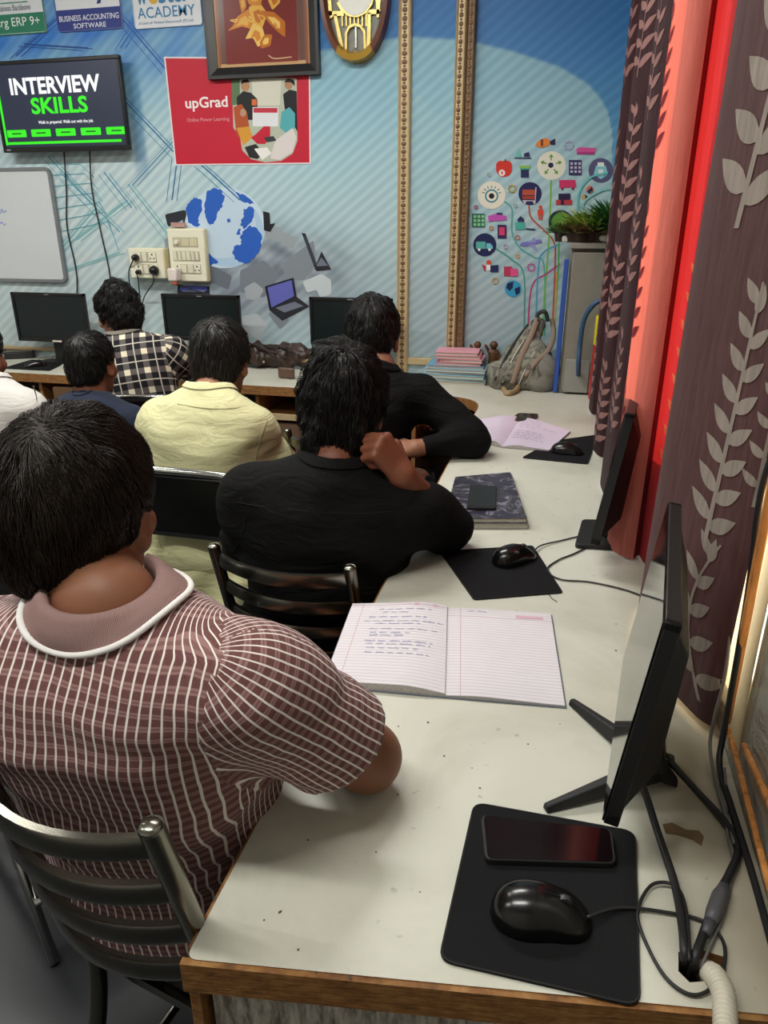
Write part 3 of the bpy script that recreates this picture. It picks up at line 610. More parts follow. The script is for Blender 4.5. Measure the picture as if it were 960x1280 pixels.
def mouse(tail, head, label, w_=.030, h_=.036, z0=ZD + .003, cable=None):
    """tail = palm end, head = button end (world xy)"""
    a = np.array(tail[:2]); b = np.array(head[:2]); L = np.linalg.norm(b - a); R = (b - a) / L; Sd = np.array([-R[1], R[0]]); c = (a + b) / 2
    t = thing('computer_mouse', (c[0], c[1], z0), label, 'mouse', 'black computer mice')
    N, M = 22, 16; rows = []
    for i in range(N + 1):
        u = i / N; s_ = -math.cos(math.pi * u)          # -1..1
        ww = w_ * (1 - abs(s_) ** 3.2) ** .5 * (1.0 - .10 * math.exp(-((s_ - .25) / .35) ** 2)); hh = h_ * (1 - abs(s_ + .12) ** 2.6 * .68) * max(0, 1 - abs(s_) ** 9) ** .5 * (1 - .22 * max(0, s_))
        row = []
        for j in range(M + 1):
            th = math.pi * j / M; x = math.cos(th); zz = math.sin(th) ** .75
            q = c + R * (s_ * L / 2) + Sd * (x * ww); row.append((q[0], q[1], z0 + .0025 + hh * zz))
        rows.append(row)
    m = MB().grid(rows); m.add([r_[0] for r_ in rows] + [r_[-1] for r_ in rows], [(i, i + 1, N + 2 + i, N + 1 + i) for i in range(N)])
    sh_ = m.build('shell', plain('mouse_gloss', '#0c0c0d', .22, var=.05, spec=.6), t, smooth=True, angle=50)
    def top(s_, x): 
        hh = h_ * (1 - abs(s_ + .12) ** 2.6 * .68) * max(0, 1 - abs(s_) ** 9) ** .5 * (1 - .22 * max(0, s_)); q = c + R * (s_ * L / 2) + Sd * x; zz = max(0, 1 - (x / w_) ** 2) ** .375
        return np.array([q[0], q[1], z0 + .0025 + hh * zz])
    MB().tube([top(s_, 0) + [0, 0, .0002] for s_ in np.linspace(.02, .80, 8)], .0009, 6).build('button_gap', plain('gap_black', '#020202', .9), sh_)
    wc = top(.42, 0) - [0, 0, .004]; Rw = np.stack([np.array([R[0], R[1], 0]), np.array([0, 0, 1.0]), np.array([Sd[0], Sd[1], 0])], 1)
    MB().lathe([(.0, -.003), (.0075, -.003), (.0082, 0), (.0075, .003), (0, .003)], wc, 18, R=Rw).build('scroll_wheel', plain('wheel_grey', '#3a3b3d', .4), sh_, smooth=True, angle=40)
    return t, np.array([b[0], b[1], z0 + .008]), R
def cable(name, pts, r, label, cat='cable', mat=None, group=None, n=8):
    P = spline(pts, 8); b = P[np.argmin(P[:, 2])]
    o = MB().tube(P, r, n).build(name, mat or cablem, smooth=True, loc=tuple(b)); o.location = (0, 0, 0)
    me = o.data; me.transform(Matrix.Translation(Vector(b))); me.transform(Matrix.Translation(-Vector(b))); 
    return tag(o, label, cat, group)
def cable(name, pts, r, label, cat='cable', mat=None, group=None, n=8):
    P = spline(pts, 8); o = MB().tube(P, r, n).build(name, mat or cablem, smooth=True); return tag(o, label, cat, group)
Z = lambda x, y, h=0.0: onz(x, y, ZD + h)
t, e, R = mouse(onz(613, 1128, .768), onz(741, 1145, .764), 'glossy black wired mouse at the near corner, in front of the black phone', w_=.031, h_=.036)
cable('mouse_cable', [e - np.append(R * .006, 0), Z(775, 1135, .006), Z(830, 1140, .004), Z(880, 1152, .004), Z(905, 1180, .004), Z(900, 1222, .004), Z(870, 1244, .003), Z(835, 1225, .003), Z(808, 1180, .003), Z(797, 1140, .004), Z(815, 1106, .006), Z(845, 1108, .008), Z(858, 1140, .01), Z(862, 1200, .012)], .0019, 'thin black cable looping right of the nearest mouse over the desk hole')
t, e, R = mouse(onz(618, 704, .76), onz(667, 690, .76), 'black mouse on the middle mat beyond the open notebook', w_=.030, h_=.036)
cable('mouse_cable', [e, Z(676, 682, .006), Z(700, 676, .003), Z(730, 670, .003), Z(742, 678, .003), Z(720, 691, .003), Z(698, 700, .003), Z(684, 712, .003), Z(700, 724, .003), Z(740, 728, .003), Z(790, 740, .003), Z(830, 760, .003), Z(838, 765, .003)], .0018, 'thin black cable snaking from the middle mouse towards the nearest monitor')
t, e, R = mouse(onz(688, 562, .758), onz(730, 566, .758), 'black mouse beside the far open notebook near the curtain', w_=.030, h_=.032)
t, e, R = mouse(onz(58, 455, .758), onz(30, 458, .758), 'small black mouse on the mural desk at the left', w_=.026, h_=.03)
cable('mouse_cable', [e, Z(36, 452, .01), Z(62, 452, .04), Z(66, 446, .03), Z(80, 446, .004)], .0018, 'black mouse cable curling on the mural desk at the left')
cable('loose_thread', [Z(686, 743, .001), Z(690, 748, .001), Z(696, 752, .001)], .0008, 'tiny black cable end poking from under the middle mouse mat')
def phone(quad, label, th=.009, z0=ZD, case=blkm, scr_=glossy):
    P = [onz(q[0], q[1], z0 + th)[:2] for q in quad]; c = np.mean(P, 0); t = thing('phone', (c[0], c[1], z0), label, 'phone')
    MB().prism(roundpoly(P, .009, 4), 2, z0, z0 + th).build('case', case, t, bevel=.0015)
    Q = [c + (np.array(p) - c) * .955 for p in P]; MB().prism(roundpoly(Q, .007, 4), 2, z0 + th, z0 + th + .0006).build('screen', scr_, t)
    return t
phone([(601, 1018), (765, 1036), (771, 1079), (606, 1074)], 'black phone face up on the large mouse mat behind the near mouse', th=.0085, z0=ZD + .003, scr_=plain('phone_screen', '#12080b', .09, var=.5, nscale=40, spec=.6))
phone([(648, 516), (673, 517), (668, 526), (634, 526)], 'black phone lying behind the far open notebook', z0=ZD)

# ------------------------------------------------------------------ notebooks and books
def page_mat(name, lines=True, tint='#dcd6da'):
    n = NT(name); v = n.coords('Object', attr='pg'); sx = n.n('ShaderNodeSeparateXYZ'); n.l(v, sx.inputs[0])
    c = n.mix(n.noise(n.coords(), 30, 3), lin(tint), lin('#e4dfe2'))
    if lines:
        fy = n.math('FRACT', n.math('MULTIPLY', sx.outputs[1], 1 / .0085)); lm = n.math('LESS_THAN', fy, .13)
        c = n.mix(n.math('MULTIPLY', lm, .5), c, lin('#8c92b4'))
        m1 = n.math('LESS_THAN', n.math('ABSOLUTE', n.math('SUBTRACT', sx.outputs[0], .024)), .0006); m2 = n.math('LESS_THAN', n.math('ABSOLUTE', n.math('SUBTRACT', sx.outputs[1], .246)), .0007)
        c = n.mix(n.math('MULTIPLY', n.math('MAXIMUM', m1, m2), .6), c, lin('#b87098'))
    n.col(c); n.set(rough=.75, spec=.2); return n.m
def page(C4, bulge, parent, name, mat, spine='right', z0=ZD, th=.006):
    """C4: world xy of near-left, near-right, far-right, far-left; page arches near the spine"""
    C4 = [np.array(p[:2]) for p in C4]; N, M = 18, 12; P = np.zeros((N + 1, M + 1, 3))
    W = np.linalg.norm(C4[1] - C4[0]); H = np.linalg.norm(C4[3] - C4[0]); uv = np.zeros((N + 1, M + 1, 2))
    for i in range(N + 1):
        u = i / N; d = (1 - u) if spine == 'right' else u
        for j in range(M + 1):
            q = j / M; p = (C4[0] * (1 - u) + C4[1] * u) * (1 - q) + (C4[3] * (1 - u) + C4[2] * u) * q
            zz = th + bulge * math.sin(min(1, d / .35) * math.pi * .5) * (1 - .75 * max(0, (d - .35) / .65)) if bulge else th
            P[i, j] = (p[0], p[1], z0 + zz + .0006 * math.sin(5 * u + 3 * q)); uv[i, j] = (u * W, q * H)
    idx = np.arange((N + 1) * (M + 1)).reshape(N + 1, M + 1); F = np.stack([idx[:-1, :-1], idx[1:, :-1], idx[1:, 1:], idx[:-1, 1:]], -1).reshape(-1, 4)
    o0 = wloc(parent); o = npmesh(name, P.reshape(-1, 3), F, mat, parent)
    a = o.data.attributes.new('pg', 'FLOAT_VECTOR', 'POINT'); a.data.foreach_set('vector', np.concatenate([uv.reshape(-1, 2), np.zeros(((N + 1) * (M + 1), 1))], 1).astype(np.float32).ravel())
    # block of leaves underneath
    e = MB()
    b = [(P[i, 0]) for i in range(N + 1)]; e.add([tuple(p) for p in b] + [(p[0], p[1], z0 + .0015) for p in b], [(i, i + 1, N + 2 + i, N + 1 + i) for i in range(N)])
    b = [(P[i, M]) for i in range(N + 1)]; e.add([tuple(p) for p in b] + [(p[0], p[1], z0 + .0015) for p in b], [(i, i + 1, N + 2 + i, N + 1 + i) for i in range(N)])
    k = 0 if spine == 'right' else N; b = [P[k, j] for j in range(M + 1)]; e.add([tuple(p) for p in b] + [(p[0], p[1], z0 + .0015) for p in b], [(j, j + 1, M + 2 + j, M + 1 + j) for j in range(M)])
    e.build('page_edges', plain('page_edge', '#b9b4b0', .8, var=.2, nscale=200), parent)
    def f(u, q):   # surface point
        i = min(N - 1e-6, max(0, u * N)); j = min(M - 1e-6, max(0, q * M)); a_, b_ = int(i), int(j); s_, t_ = i - a_, j - b_
        return (P[a_, b_] * (1 - s_) * (1 - t_) + P[a_ + 1, b_] * s_ * (1 - t_) + P[a_, b_ + 1] * (1 - s_) * t_ + P[a_ + 1, b_ + 1] * s_ * t_)
    return f
def scribble(f, lines, parent, mat, seed=1, amp=.011, name='handwriting', th=.0006):
    rs_ = random.Random(seed); mb = MB()
    for (q, u0, u1) in lines:
        u = u0
        while u < u1:
            L = rs_.uniform(.05, .13); L = min(L, u1 - u); pts = []; nn = max(5, int(L / .008))
            for k in range(nn): pts.append(f(u + L * k / nn + rs_.uniform(-.004, .004), q + (amp if k % 2 else -amp * .6) * rs_.uniform(.4, 1.3)) + np.array([0, 0, .0005]))
            pts = spline(pts, 3); T = np.gradient(pts, axis=0); Nn = np.stack([-T[:, 1], T[:, 0], T[:, 0] * 0], 1); Nn /= vlen(Nn)[:, None] + 1e-9; vs = []
            for p, q_ in zip(pts, Nn): vs += [p + q_ * th / 2, p - q_ * th / 2]
            mb.add(vs, [(2 * i, 2 * i + 1, 2 * i + 3, 2 * i + 2) for i in range(len(pts) - 1)]); u += L + rs_.uniform(.015, .03)
    mb.build(name, mat, parent, fix=False)
ink = plain('blue_ink', '#4a5a9c', .6); pinkink = plain('pink_print', '#c48aa0', .6)
A = {k: onz(*q) for k, q in dict(bl=(405, 858), bm=(556, 872), br=(706, 885), tl=(441, 760), tm=(559, 762), tr=(688, 770)).items()}
nb = thing('notebook', (A['bm'][0], A['bm'][1] + .13, ZD), 'open ruled exercise book with handwriting on its left page beside the checked shirt', 'notebook')
MB().prism([tuple(A['bl'][:2] + [-.004, -.003]), tuple(A['bm'][:2] + [0, -.003]), tuple(A['br'][:2] + [.003, -.002]), tuple(A['tr'][:2] + [.003, .002]), tuple(A['tm'][:2]), tuple(A['tl'][:2] + [-.004, .002])], 2, ZD + .0003, ZD + .0016).build('cover', plain('cover_grey', '#6f7680', .6), nb)
f1 = page([A['bl'], A['bm'], A['tm'], A['tl']], .008, nb, 'left_page', page_mat('ruled_page'), 'right', th=.008)
f2 = page([A['bm'], A['br'], A['tr'], A['tm']], .003, nb, 'right_page', page_mat('ruled_page_b'), 'left', th=.004)
scribble(f1, [(.90, .30, .85), (.855, .35, .62), (.79, .22, .80), (.735, .18, .98), (.70, .30, .75), (.63, .25, .92), (.58, .27, .66), (.545, .27, .60), (.475, .24, .88), (.44, .26, .85), (.39, .27, .75), (.335, .27, .85)], nb, ink)
scribble(f2, [(.955, .2, .4)], nb, ink, 3)
MB().add([f2(.66, .905) + [0, 0, .0006], f2(.92, .905) + [0, 0, .0006], f2(.92, .94) + [0, 0, .0006], f2(.66, .94) + [0, 0, .0006]], [(0, 1, 2, 3)]).build('date_box', plain('datebox_pink', '#d9b2c2', .7), nb, fix=False)
MB().add([f1(.66, .95) + [0, 0, .0006], f1(.90, .95) + [0, 0, .0006], f1(.90, .985) + [0, 0, .0006], f1(.66, .985) + [0, 0, .0006]], [(0, 1, 2, 3)]).build('date_box', plain('datebox_pink', '#d9b2c2', .7), nb, fix=False)
# far notebook (landscape, lilac-white pages)
B4 = {k: onz(*q) for k, q in dict(l=(577, 530), lb=(597, 553), mb=(628, 560), r=(686, 565), rt=(713, 541), mt=(650, 523)).items()}
nb2 = thing('notebook', (B4['mb'][0], B4['mb'][1] + .1, ZD), 'open notebook with pale lilac pages by the elbow of the farther black shirt', 'notebook')
MB().prism([tuple(B4[k][:2]) for k in ('lb', 'mb', 'r', 'rt', 'mt', 'l')], 2, ZD + .0003, ZD + .0016).build('cover', plain('cover_dark', '#3a3c44', .6), nb2)
pmx = plain('lilac_page', '#d8cde0', .8, var=.02)
f3 = page([B4['lb'], B4['mb'], B4['mt'], B4['l']], .012, nb2, 'left_page', pmx, 'right', th=.006); f4 = page([B4['mb'], B4['r'], B4['rt'], B4['mt']], .008, nb2, 'right_page', pmx, 'left', th=.005)
scribble(f4, [(q, .1, .1 + random.Random(int(q * 100)).uniform(.3, .8)) for q in (.9, .82, .74, .66, .5, .42, .34, .26)], nb2, plain('grey_ink', '#77708c', .7), 7, .02)
# book pile in the middle of the desk: magazine with illustrated cover on two exercise books
def slab(quad, z0, z1, name, mat, parent, r=.004, bevel=.001):
    P = [onz(q[0], q[1], z1)[:2] for q in quad]; return MB().prism(roundpoly(P, r, 3), 2, z0, z1).build(name, mat, parent, bevel=bevel), P
def book(quad, z0, z1, label, covmat, group=None, name='book'):
    P = [onz(q[0], q[1], z1) for q in quad]; c = np.mean(P, 0); t = thing(name, (c[0], c[1], z0), label, 'book', group)
    P2 = [tuple(p[:2]) for p in P]; MB().prism(roundpoly(P2, .003, 3), 2, z1 - .0012, z1).build('front_cover', covmat, t); MB().prism(roundpoly(P2, .003, 3), 2, z0, z0 + .0012).build('back_cover', covmat, t)
    Q = [tuple(c[:2] + (np.array(p) - c[:2]) * .985) for p in P2]; MB().prism(Q, 2, z0 + .0012, z1 - .0012).build('page_block', plain('page_block', '#c4bfb2', .8, var=.15, nscale=150), t); return t
cv = NT('magazine_cover'); v = cv.coords(); a = cv.noise(v, 26, 6, .7, 1.5); cv.col(cv.ramp(a, [(.30, lin('#141216')), (.46, lin('#2d2440')), (.54, lin('#3a3a30')), (.62, lin('#8c86a0')), (.72, lin('#50603a')), (.8, lin('#14120f'))])); cv.set(rough=.3)
book([(553, 655), (661, 655), (640, 592), (570, 598)], ZD + .0005, ZD + .014, 'pale exercise book underneath the illustrated magazine', plain('cover_pale', '#9c9a90', .5))
book([(555, 648), (659, 648), (638, 590), (569, 596)], ZD + .0145, ZD + .027, 'dark illustrated magazine under the middle phone', cv.m)
tt = thing('phone', onz(603, 622, .777), 'small black phone lying on the dark illustrated magazine', 'phone')
P = [onz(q[0], q[1], .785)[:2] for q in [(583, 634), (620, 635), (621, 607), (588, 606)]]; c = np.mean(P, 0)
MB().prism(roundpoly(P, .008, 4), 2, ZD + .0275, ZD + .035).build('case', blkm, tt, bevel=.001); MB().prism(roundpoly([c + (np.array(p) - c) * .93 for p in P], .006, 4), 2, ZD + .035, ZD + .0356).build('screen', plain('off_screen', '#0d0e10', .35), tt)

# ------------------------------------------------------------------ back-desk monitors
def flat_monitor(cx, y, z0, w_, h_, label, yaw=0.0, led=False):
    t = thing('monitor', (cx, y, ZD), label, 'monitor', 'monitors along the mural wall'); R = Rz(yaw); c = np.array([cx, y, z0 + h_ / 2])
    T = lambda p: tuple(np.array([cx, y, 0]) + R @ np.array(p))
    fr = MB()
    for (a_, b_) in (((0, 0, z0 + .010), (w_, .02, .020)), ((0, 0, z0 + h_ - .007), (w_, .02, .014)), ((-w_ / 2 + .007, 0, z0 + h_ / 2), (.014, .02, h_)), ((w_ / 2 - .007, 0, z0 + h_ / 2), (.014, .02, h_))): fr.box(T(a_), b_, R)
    fr.build('bezel', blk, t, bevel=.002); MB().box(T((0, .002, z0 + h_ / 2)), (w_ - .02, .012, h_ - .024), R).build('screen', plain('dark_screen', '#0f1a1c', .25, var=.05), t)
    MB().box(T((0, .022, z0 + h_ / 2)), (w_ * .8, .03, h_ * .75), R).build('back_shell', blkm, t, bevel=.01)
    MB().box(T((0, .03, ZD + (z0 - ZD) / 2 + .03)), (.06, .02, z0 - ZD + .06), R).build('neck', blkm, t, bevel=.004)
    MB().lathe([(.0, 0), (.11, 0), (.11, .006), (.03, .014), (0, .014)], T((0, .02, ZD + .0005)), 28, sy=.62).build('base', blk, t, smooth=True, angle=40)
    MB().box(T((0, -.0104, z0 + h_ - .008)), (.026, .0006, .004), R).build('brand_mark', plain('logo_grey', '#8a8d90', .5), t)
    if led: MB().box(T((.02, -.0105, z0 + .006)), (.055, .002, .009), R).build('brand_strip', plain('silver_strip', '#d8d4c4', .3), t)
    return t
def mon_px(x0, x1, ytop, ybot, Y): a = ony(x0, ytop, Y); b = ony(x1, ytop, Y); c = ony((x0 + x1) / 2, ybot, Y); return (a[0] + b[0]) / 2, (b[0] - a[0]), c[2], (a[2] + b[2]) / 2 - c[2]
for (x0, x1, yt, yb, Y, lab, led) in [(14, 105, 366, 427, 3.33, 'dark monitor on the mural desk below the whiteboard', True), (202, 299, 368, 426, 3.33, 'dark monitor on the mural desk below the cream switch boards', False), (387, 491, 372, 432, 3.33, 'dark monitor on the mural desk behind the farther black shirt', False)]:
    cx, w_, z0, h_ = mon_px(x0, x1, yt, yb, Y); flat_monitor(cx, Y, z0, w_, h_, lab, 0.0, led)

# ------------------------------------------------------------------ near monitors on the right desk
def side_monitor(nb_, fb_, lean, h_, th, label, stand):
    """nb_, fb_: near and far bottom corners of the glass (x,y,z)"""
    nb_ = np.array(nb_, float); fb_ = np.array(fb_, float); A_ = fb_ - nb_; A_[2] = 0; W = np.linalg.norm(A_); A_ /= W; O = np.array([A_[1], -A_[0], 0])   # O points to the back (+x)
    U = np.array([0, 0, 1.0]) * math.cos(lean) + O * math.sin(lean); N = np.cross(A_, U); N = N if N @ O > 0 else -N
    T = lambda a, u, n: nb_ + A_ * a + U * u + N * n; t = thing('monitor', (T(W / 2, 0, .03)[0], T(W / 2, 0, .03)[1], ZD), label, 'monitor')
    bar = lambda mb, a0, a1, u0, u1, n0, n1: mb.hexa([T(a0, u0, n0), T(a1, u0, n0), T(a1, u0, n1), T(a0, u0, n1), T(a0, u1, n0), T(a1, u1, n0), T(a1, u1, n1), T(a0, u1, n1)])
    m = MB(); bar(m, 0, W, 0, .016, .002, th); bar(m, 0, W, h_ - .01, h_, .002, th); bar(m, 0, .010, 0, h_, .002, th); bar(m, W - .010, W, 0, h_, .002, th)
    m.build('bezel', plain('bezel_black', '#161617', .45, var=.1), t, bevel=.0015)
    m = MB(); bar(m, .002, W - .002, .002, h_ - .002, 0, .0022); m.build('screen', glossy, t)
    m = MB(); m.hexa([T(.008, .01, th - .002), T(W - .008, .01, th - .002), T(W - .05, .05, th + .028), T(.05, .05, th + .028), T(.008, h_ - .01, th - .002), T(W - .008, h_ - .01, th - .002), T(W - .05, h_ - .06, th + .022), T(.05, h_ - .06, th + .022)]); m.build('back_shell', blkm, t, bevel=.004)
    mid = T(W / 2, .06, th + .02)
    if stand == 'v':
        hub = np.array([mid[0] + .018, mid[1], ZD + .03]); m = MB()
        m.sweep([mid, (mid + hub) / 2, hub], [(-.022, -.008), (.022, -.008), (.022, .008), (-.022, .008)], up=O); m.build('neck', blkm, t, bevel=.003)
        for i, tip in enumerate([onz(714, 880), onz(681, 1014), onz(846, 982), onz(838, 950)]):
            tip = np.array([tip[0], tip[1], ZD + .0065]); m = MB(); d = tip - hub; d[2] = 0; s_ = np.cross(d / np.linalg.norm(d), [0, 0, 1.0])
            w0, w1 = (.012, .0065); m.hexa([hub - s_ * w0 - [0, 0, .02], hub + s_ * w0 - [0, 0, .02], tip + s_ * w1 - [0, 0, .006], tip - s_ * w1 - [0, 0, .006], hub - s_ * w0 * .7 + [0, 0, .012], hub + s_ * w0 * .7 + [0, 0, .012], tip + s_ * w1 * .6 + [0, 0, .004], tip - s_ * w1 * .6 + [0, 0, .004]]); m.build('foot', blkm, t, bevel=.002)
    else:
        P = [onz(718, 686)[:2], onz(727, 654)[:2], onz(783, 655)[:2], onz(776, 689)[:2]]; c = np.mean(P, 0)
        MB().prism(roundpoly(P, .012, 4), 2, ZD + .0003, ZD + .012).build('base', blkm, t, bevel=.003)
        hub = np.array([c[0] + .01, c[1] - .0, ZD + .012]); MB().sweep([mid, (mid + hub) / 2 + O * .01, hub], [(-.03, -.009), (.03, -.009), (.03, .009), (-.03, .009)], up=O).build('neck', blkm, t, bevel=.004)
    return t
side_monitor((.086, .650, .822), (.128, .992, .835), .11, .262, .018, 'nearest monitor seen edge-on from its side, on a splayed black foot', 'v')
side_monitor((.087, 1.435, .815), (.125, 1.74, .815), .13, .285, .020, 'farther edge-on monitor by the red curtain, on a rectangular base', 'plate')

# cables behind the near monitor, desk hole, conduit
cable('power_cable', [Z(797, 968, .04), Z(806, 990, .035), Z(822, 1040, .012), Z(842, 1100, .008), Z(852, 1150, .008), Z(856, 1195, .006), Z(856, 1222, -.04)], .0048, 'thick black cable running from the nearest monitor foot into the desk hole')
cable('video_cable', [Z(820, 930, .06), Z(836, 950, .03), Z(872, 990, .012), Z(908, 1030, .008), Z(922, 1062, .008), Z(912, 1092, .01), Z(898, 1118, .01), Z(880, 1165, .010), Z(868, 1200, .006), Z(860, 1225, -.03)], .0045, 'black monitor cable with a grey plug bending right and down into the desk hole')
t = thing('cable_plug', Z(897, 1132, .008), 'grey moulded connector lump on the cable above the desk hole', 'plug'); P = [Z(906, 1108, .012), Z(900, 1120, .012), Z(893, 1140, .012), Z(888, 1152, .012)]
MB().tube(P, [.006, .0085, .0085, .0065], 12).build('plug_body', plain('plug_grey', '#56565a', .5), t, smooth=True); MB().tube([P[-1], Z(885, 1160, .011), Z(882, 1168, .011)], [.0062, .0058, .005], 10).build('strain_relief', plain('plug_grey2', '#4a4a4e', .5), t, smooth=True)
cable('white_cable', [Z(906, 960, .02), Z(908, 1000, .01), Z(909, 1040, .008), Z(916, 1080, .006), Z(908, 1130, .006), Z(893, 1170, .006), Z(878, 1205, .004), Z(872, 1218, -.02)], .0016, 'thin grey cable running along the window wall to the desk hole', mat=plain('grey_cable', '#6e6c68', .5))
hb = np.array([.251, 0, 0])
cable('wall_cable', [(.262, .935, 1.20), (.255, .935, 1.12), (.262, .93, 1.0), (.258, .90, .90), (.255, .88, .80), (.250, .85, .765), (.252, .78, .762), (.255, .70, .762), (.256, .62, .762), (.256, .56, .762)], .0042, 'black cable hanging beside the front curtain and along the window wall')
cable('wall_cable', [(.258, .975, 1.02), (.254, .95, .95), (.256, .93, .86), (.247, .905, .80), (.243, .88, .765), (.243, .80, .759), (.246, .72, .759)], .0024, 'thin grey cable beside the black wall cable', mat=plain('grey_cable', '#6e6c68', .5))
ho = Z(880, 1200)
o = MB().prism([tuple(onz(px, py)[:2]) for px, py in [(843, 1192), (872, 1184), (908, 1194), (912, 1216), (890, 1230), (860, 1231), (845, 1216)]], 2, ZD - .2, ZD - .19).build('hole_bottom', plain('hole_dark', '#1a1714', .9), desk)
t = thing('conduit_pipe', Z(895, 1235), 'corrugated cream conduit pipe rising from the desk hole', 'pipe'); m = MB(); pp = spline([Z(884, 1216, -.02), Z(893, 1220, .006), Z(903, 1238, .012), Z(906, 1262, .012), Z(907, 1300, .010), Z(905, 1340, .0)], 14)
rr = [.0105 + .0016 * math.sin(i * 1.57 * 1.02) for i in range(len(pp))]
pp2 = []; d = np.concatenate([[0], np.cumsum(vlen(np.diff(pp, axis=0)))]); s_ = np.arange(0, d[-1], .0011); pp2 = np.stack([np.interp(s_, d, pp[:, k]) for k in range(3)], 1)
m.tube(pp2, [.0100 + .0013 * math.sin(x / .0045 * 2 * math.pi) for x in s_], 16).build('ribbed_tube', plain('conduit_cream', '#c9c3b2', .5), t, smooth=True)
MB().tube(pp2[:6] + [0, 0, .0], [.0125] * 6, 14).build('rim', plain('conduit_cream2', '#b9b19c', .6), t, smooth=True)
# stains on the desk
for pts in [[(828, 1030), (840, 1028), (858, 1037), (874, 1038), (880, 1046), (877, 1058), (866, 1050), (846, 1044), (832, 1042)], [(936, 1030), (940, 1028), (944, 1050), (940, 1056)]]:
    MB().add([tuple(onz(x, y, ZD + .0004)) for x, y in pts], [tuple(range(len(pts)))]).build('stain', plain('rust_stain', '#7c664a', .7, var=.2), desk, fix=False)
rs = random.Random(9); mk = MB()
for (x, y) in [(498, 908), (535, 903), (497, 993), (385, 1050), (525, 1115), (373, 1187), (438, 1222), (395, 1215), (600, 985), (770, 780), (664, 775), (555, 945), (642, 578), (608, 575), (600, 580), (592, 578), (610, 577), (620, 581), (770, 813), (330, 1150), (350, 1140), (470, 1065), (700, 905), (660, 930), (590, 960)]:
    r_ = rs.uniform(.0010, .0022); p = onz(x, y, ZD + .0003); mk.add([(p[0] + r_ * math.cos(k) * rs.uniform(.6, 1.3), p[1] + r_ * math.sin(k) * rs.uniform(.6, 1.3), p[2]) for k in np.linspace(0, 5.6, 9)], [tuple(range(9))])
mk.build('ink_specks', plain('speck', '#4e4a40', .8), desk, fix=False)['kind'] = 'stuff'
# ------------------------------------------------------------------ things on the mural wall
def wall_thing(name, px, py, label, cat, group=None, d=0.0): x, z = wp(px, py); return thing(name, (x, BY - d, z), label, cat, group)
WY = BY - .010
def wq(px, py, d=0.0): p = ony(px, py, BY - d); return (p[0], p[2])
def quadslab(P, d0, d1, name, mat, parent, bevel=0):   # P: list of (x,z), between depths d0..d1 off the wall
    return MB().prism([(a, b) for a, b in P], 1, BY - d1, BY - d0).build(name, mat, parent, bevel=bevel)
def rectxz(x0, x1, z0, z1): return [(x0, z0), (x1, z0), (x1, z1), (x0, z1)]
FR = lambda d: (np.array([0, BY - d, 0]), np.array([1.0, 0, 0]), np.array([0, 0, 1.0]), None)
# television
TD = .07
x0, _ = wq(-6, 130, TD); x1, _ = wq(155, 130, TD); zt = wq(75, 72, TD)[1]; zb = wq(80, 189, TD)[1]
tv = thing('television', ((x0 + x1) / 2, BY, zb), 'wall television showing INTERVIEW SKILLS slide above the whiteboard', 'television')
for (a, b, c, d) in [(x0, x1, zb, zb + .022), (x0, x1, zt - .016, zt), (x0, x0 + .014, zb, zt), (x1 - .014, x1, zb, zt)]: pass
fr = MB()
for (a, b, c, d) in [(x0, x1, zb, zb + .022), (x0, x1, zt - .016, zt), (x0, x0 + .014, zb + .022, zt - .016), (x1 - .014, x1, zb + .022, zt - .016)]: fr.box(((a + b) / 2, BY - TD + .012, (c + d) / 2), (b - a, .024, d - c))
fr.build('bezel', blk, tv, bevel=.002); MB().box(((x0 + x1) / 2, BY - TD + .035, (zt + zb) / 2), (x1 - x0 - .04, .03, zt - zb - .04)).build('back_shell', blkm, tv, bevel=.005); MB().box(((x0 + x1) / 2, BY - .012, (zt + zb) / 2), (.2, .024, .15)).build('wall_bracket', blkm, tv)
sx0, sx1, sz0, sz1 = x0 + .014, x1 - .014, zb + .022, zt - .016; SW = sx1 - sx0; SH = sz1 - sz0
MB().box(((sx0 + sx1) / 2, BY - TD + .012, (sz0 + sz1) / 2), (SW, .012, SH)).build('screen', emis('slide_navy', '#272f45', .75), tv)
sd_ = TD - .0055; g = emis('slide_green', '#35e81c', .95)
m = MB(); m.box((sx0 + .010, BY - sd_, sz0 + .34 * SH), (.012, .001, .62 * SH)); m.box(((sx0 + sx1) / 2 - .01, BY - sd_, sz0 + .018), (SW - .03, .001, .011))
m.build('slide_border', g, tv)
for k in range(5):
    cx = sx0 + .055 + k * (SW - .10) / 4.15 + .02; MB().prism(rrect(cx, sz0 + .06, .108, .032, .004, 3), 1, BY - sd_ - .0006, BY - sd_).build('slide_button', g, tv)
    MB().box((cx, BY - sd_ - .0008, sz0 + .06), (.052, .0004, .006)).build('button_caption', emis('slide_btn_text', '#15701a', .6), tv)
text('INTERVIEW', sx0 + .12 * SW, sx0 + .85 * SW, sz0 + .64 * SH, sz0 + .84 * SH, emis('slide_white', '#ffffff', .95), tv, frame=FR(sd_ + .001), bold=.03)
text('SKILLS', sx0 + .27 * SW, sx0 + .73 * SW, sz0 + .40 * SH, sz0 + .60 * SH, g, tv, frame=FR(sd_ + .001), bold=.03)
text('Walk in prepared. Walk out with the job.', sx0 + .31 * SW, sx0 + .76 * SW, sz0 + .27 * SH, sz0 + .32 * SH, emis('slide_white', '#ffffff', .95), tv, frame=FR(sd_ + .001), bold=.01)
MB().box((x0 + .032, BY - TD - .0003, zb + .011), (.022, .0006, .006)).build('brand_mark', plain('logo_grey', '#8a8d90', .5), tv)
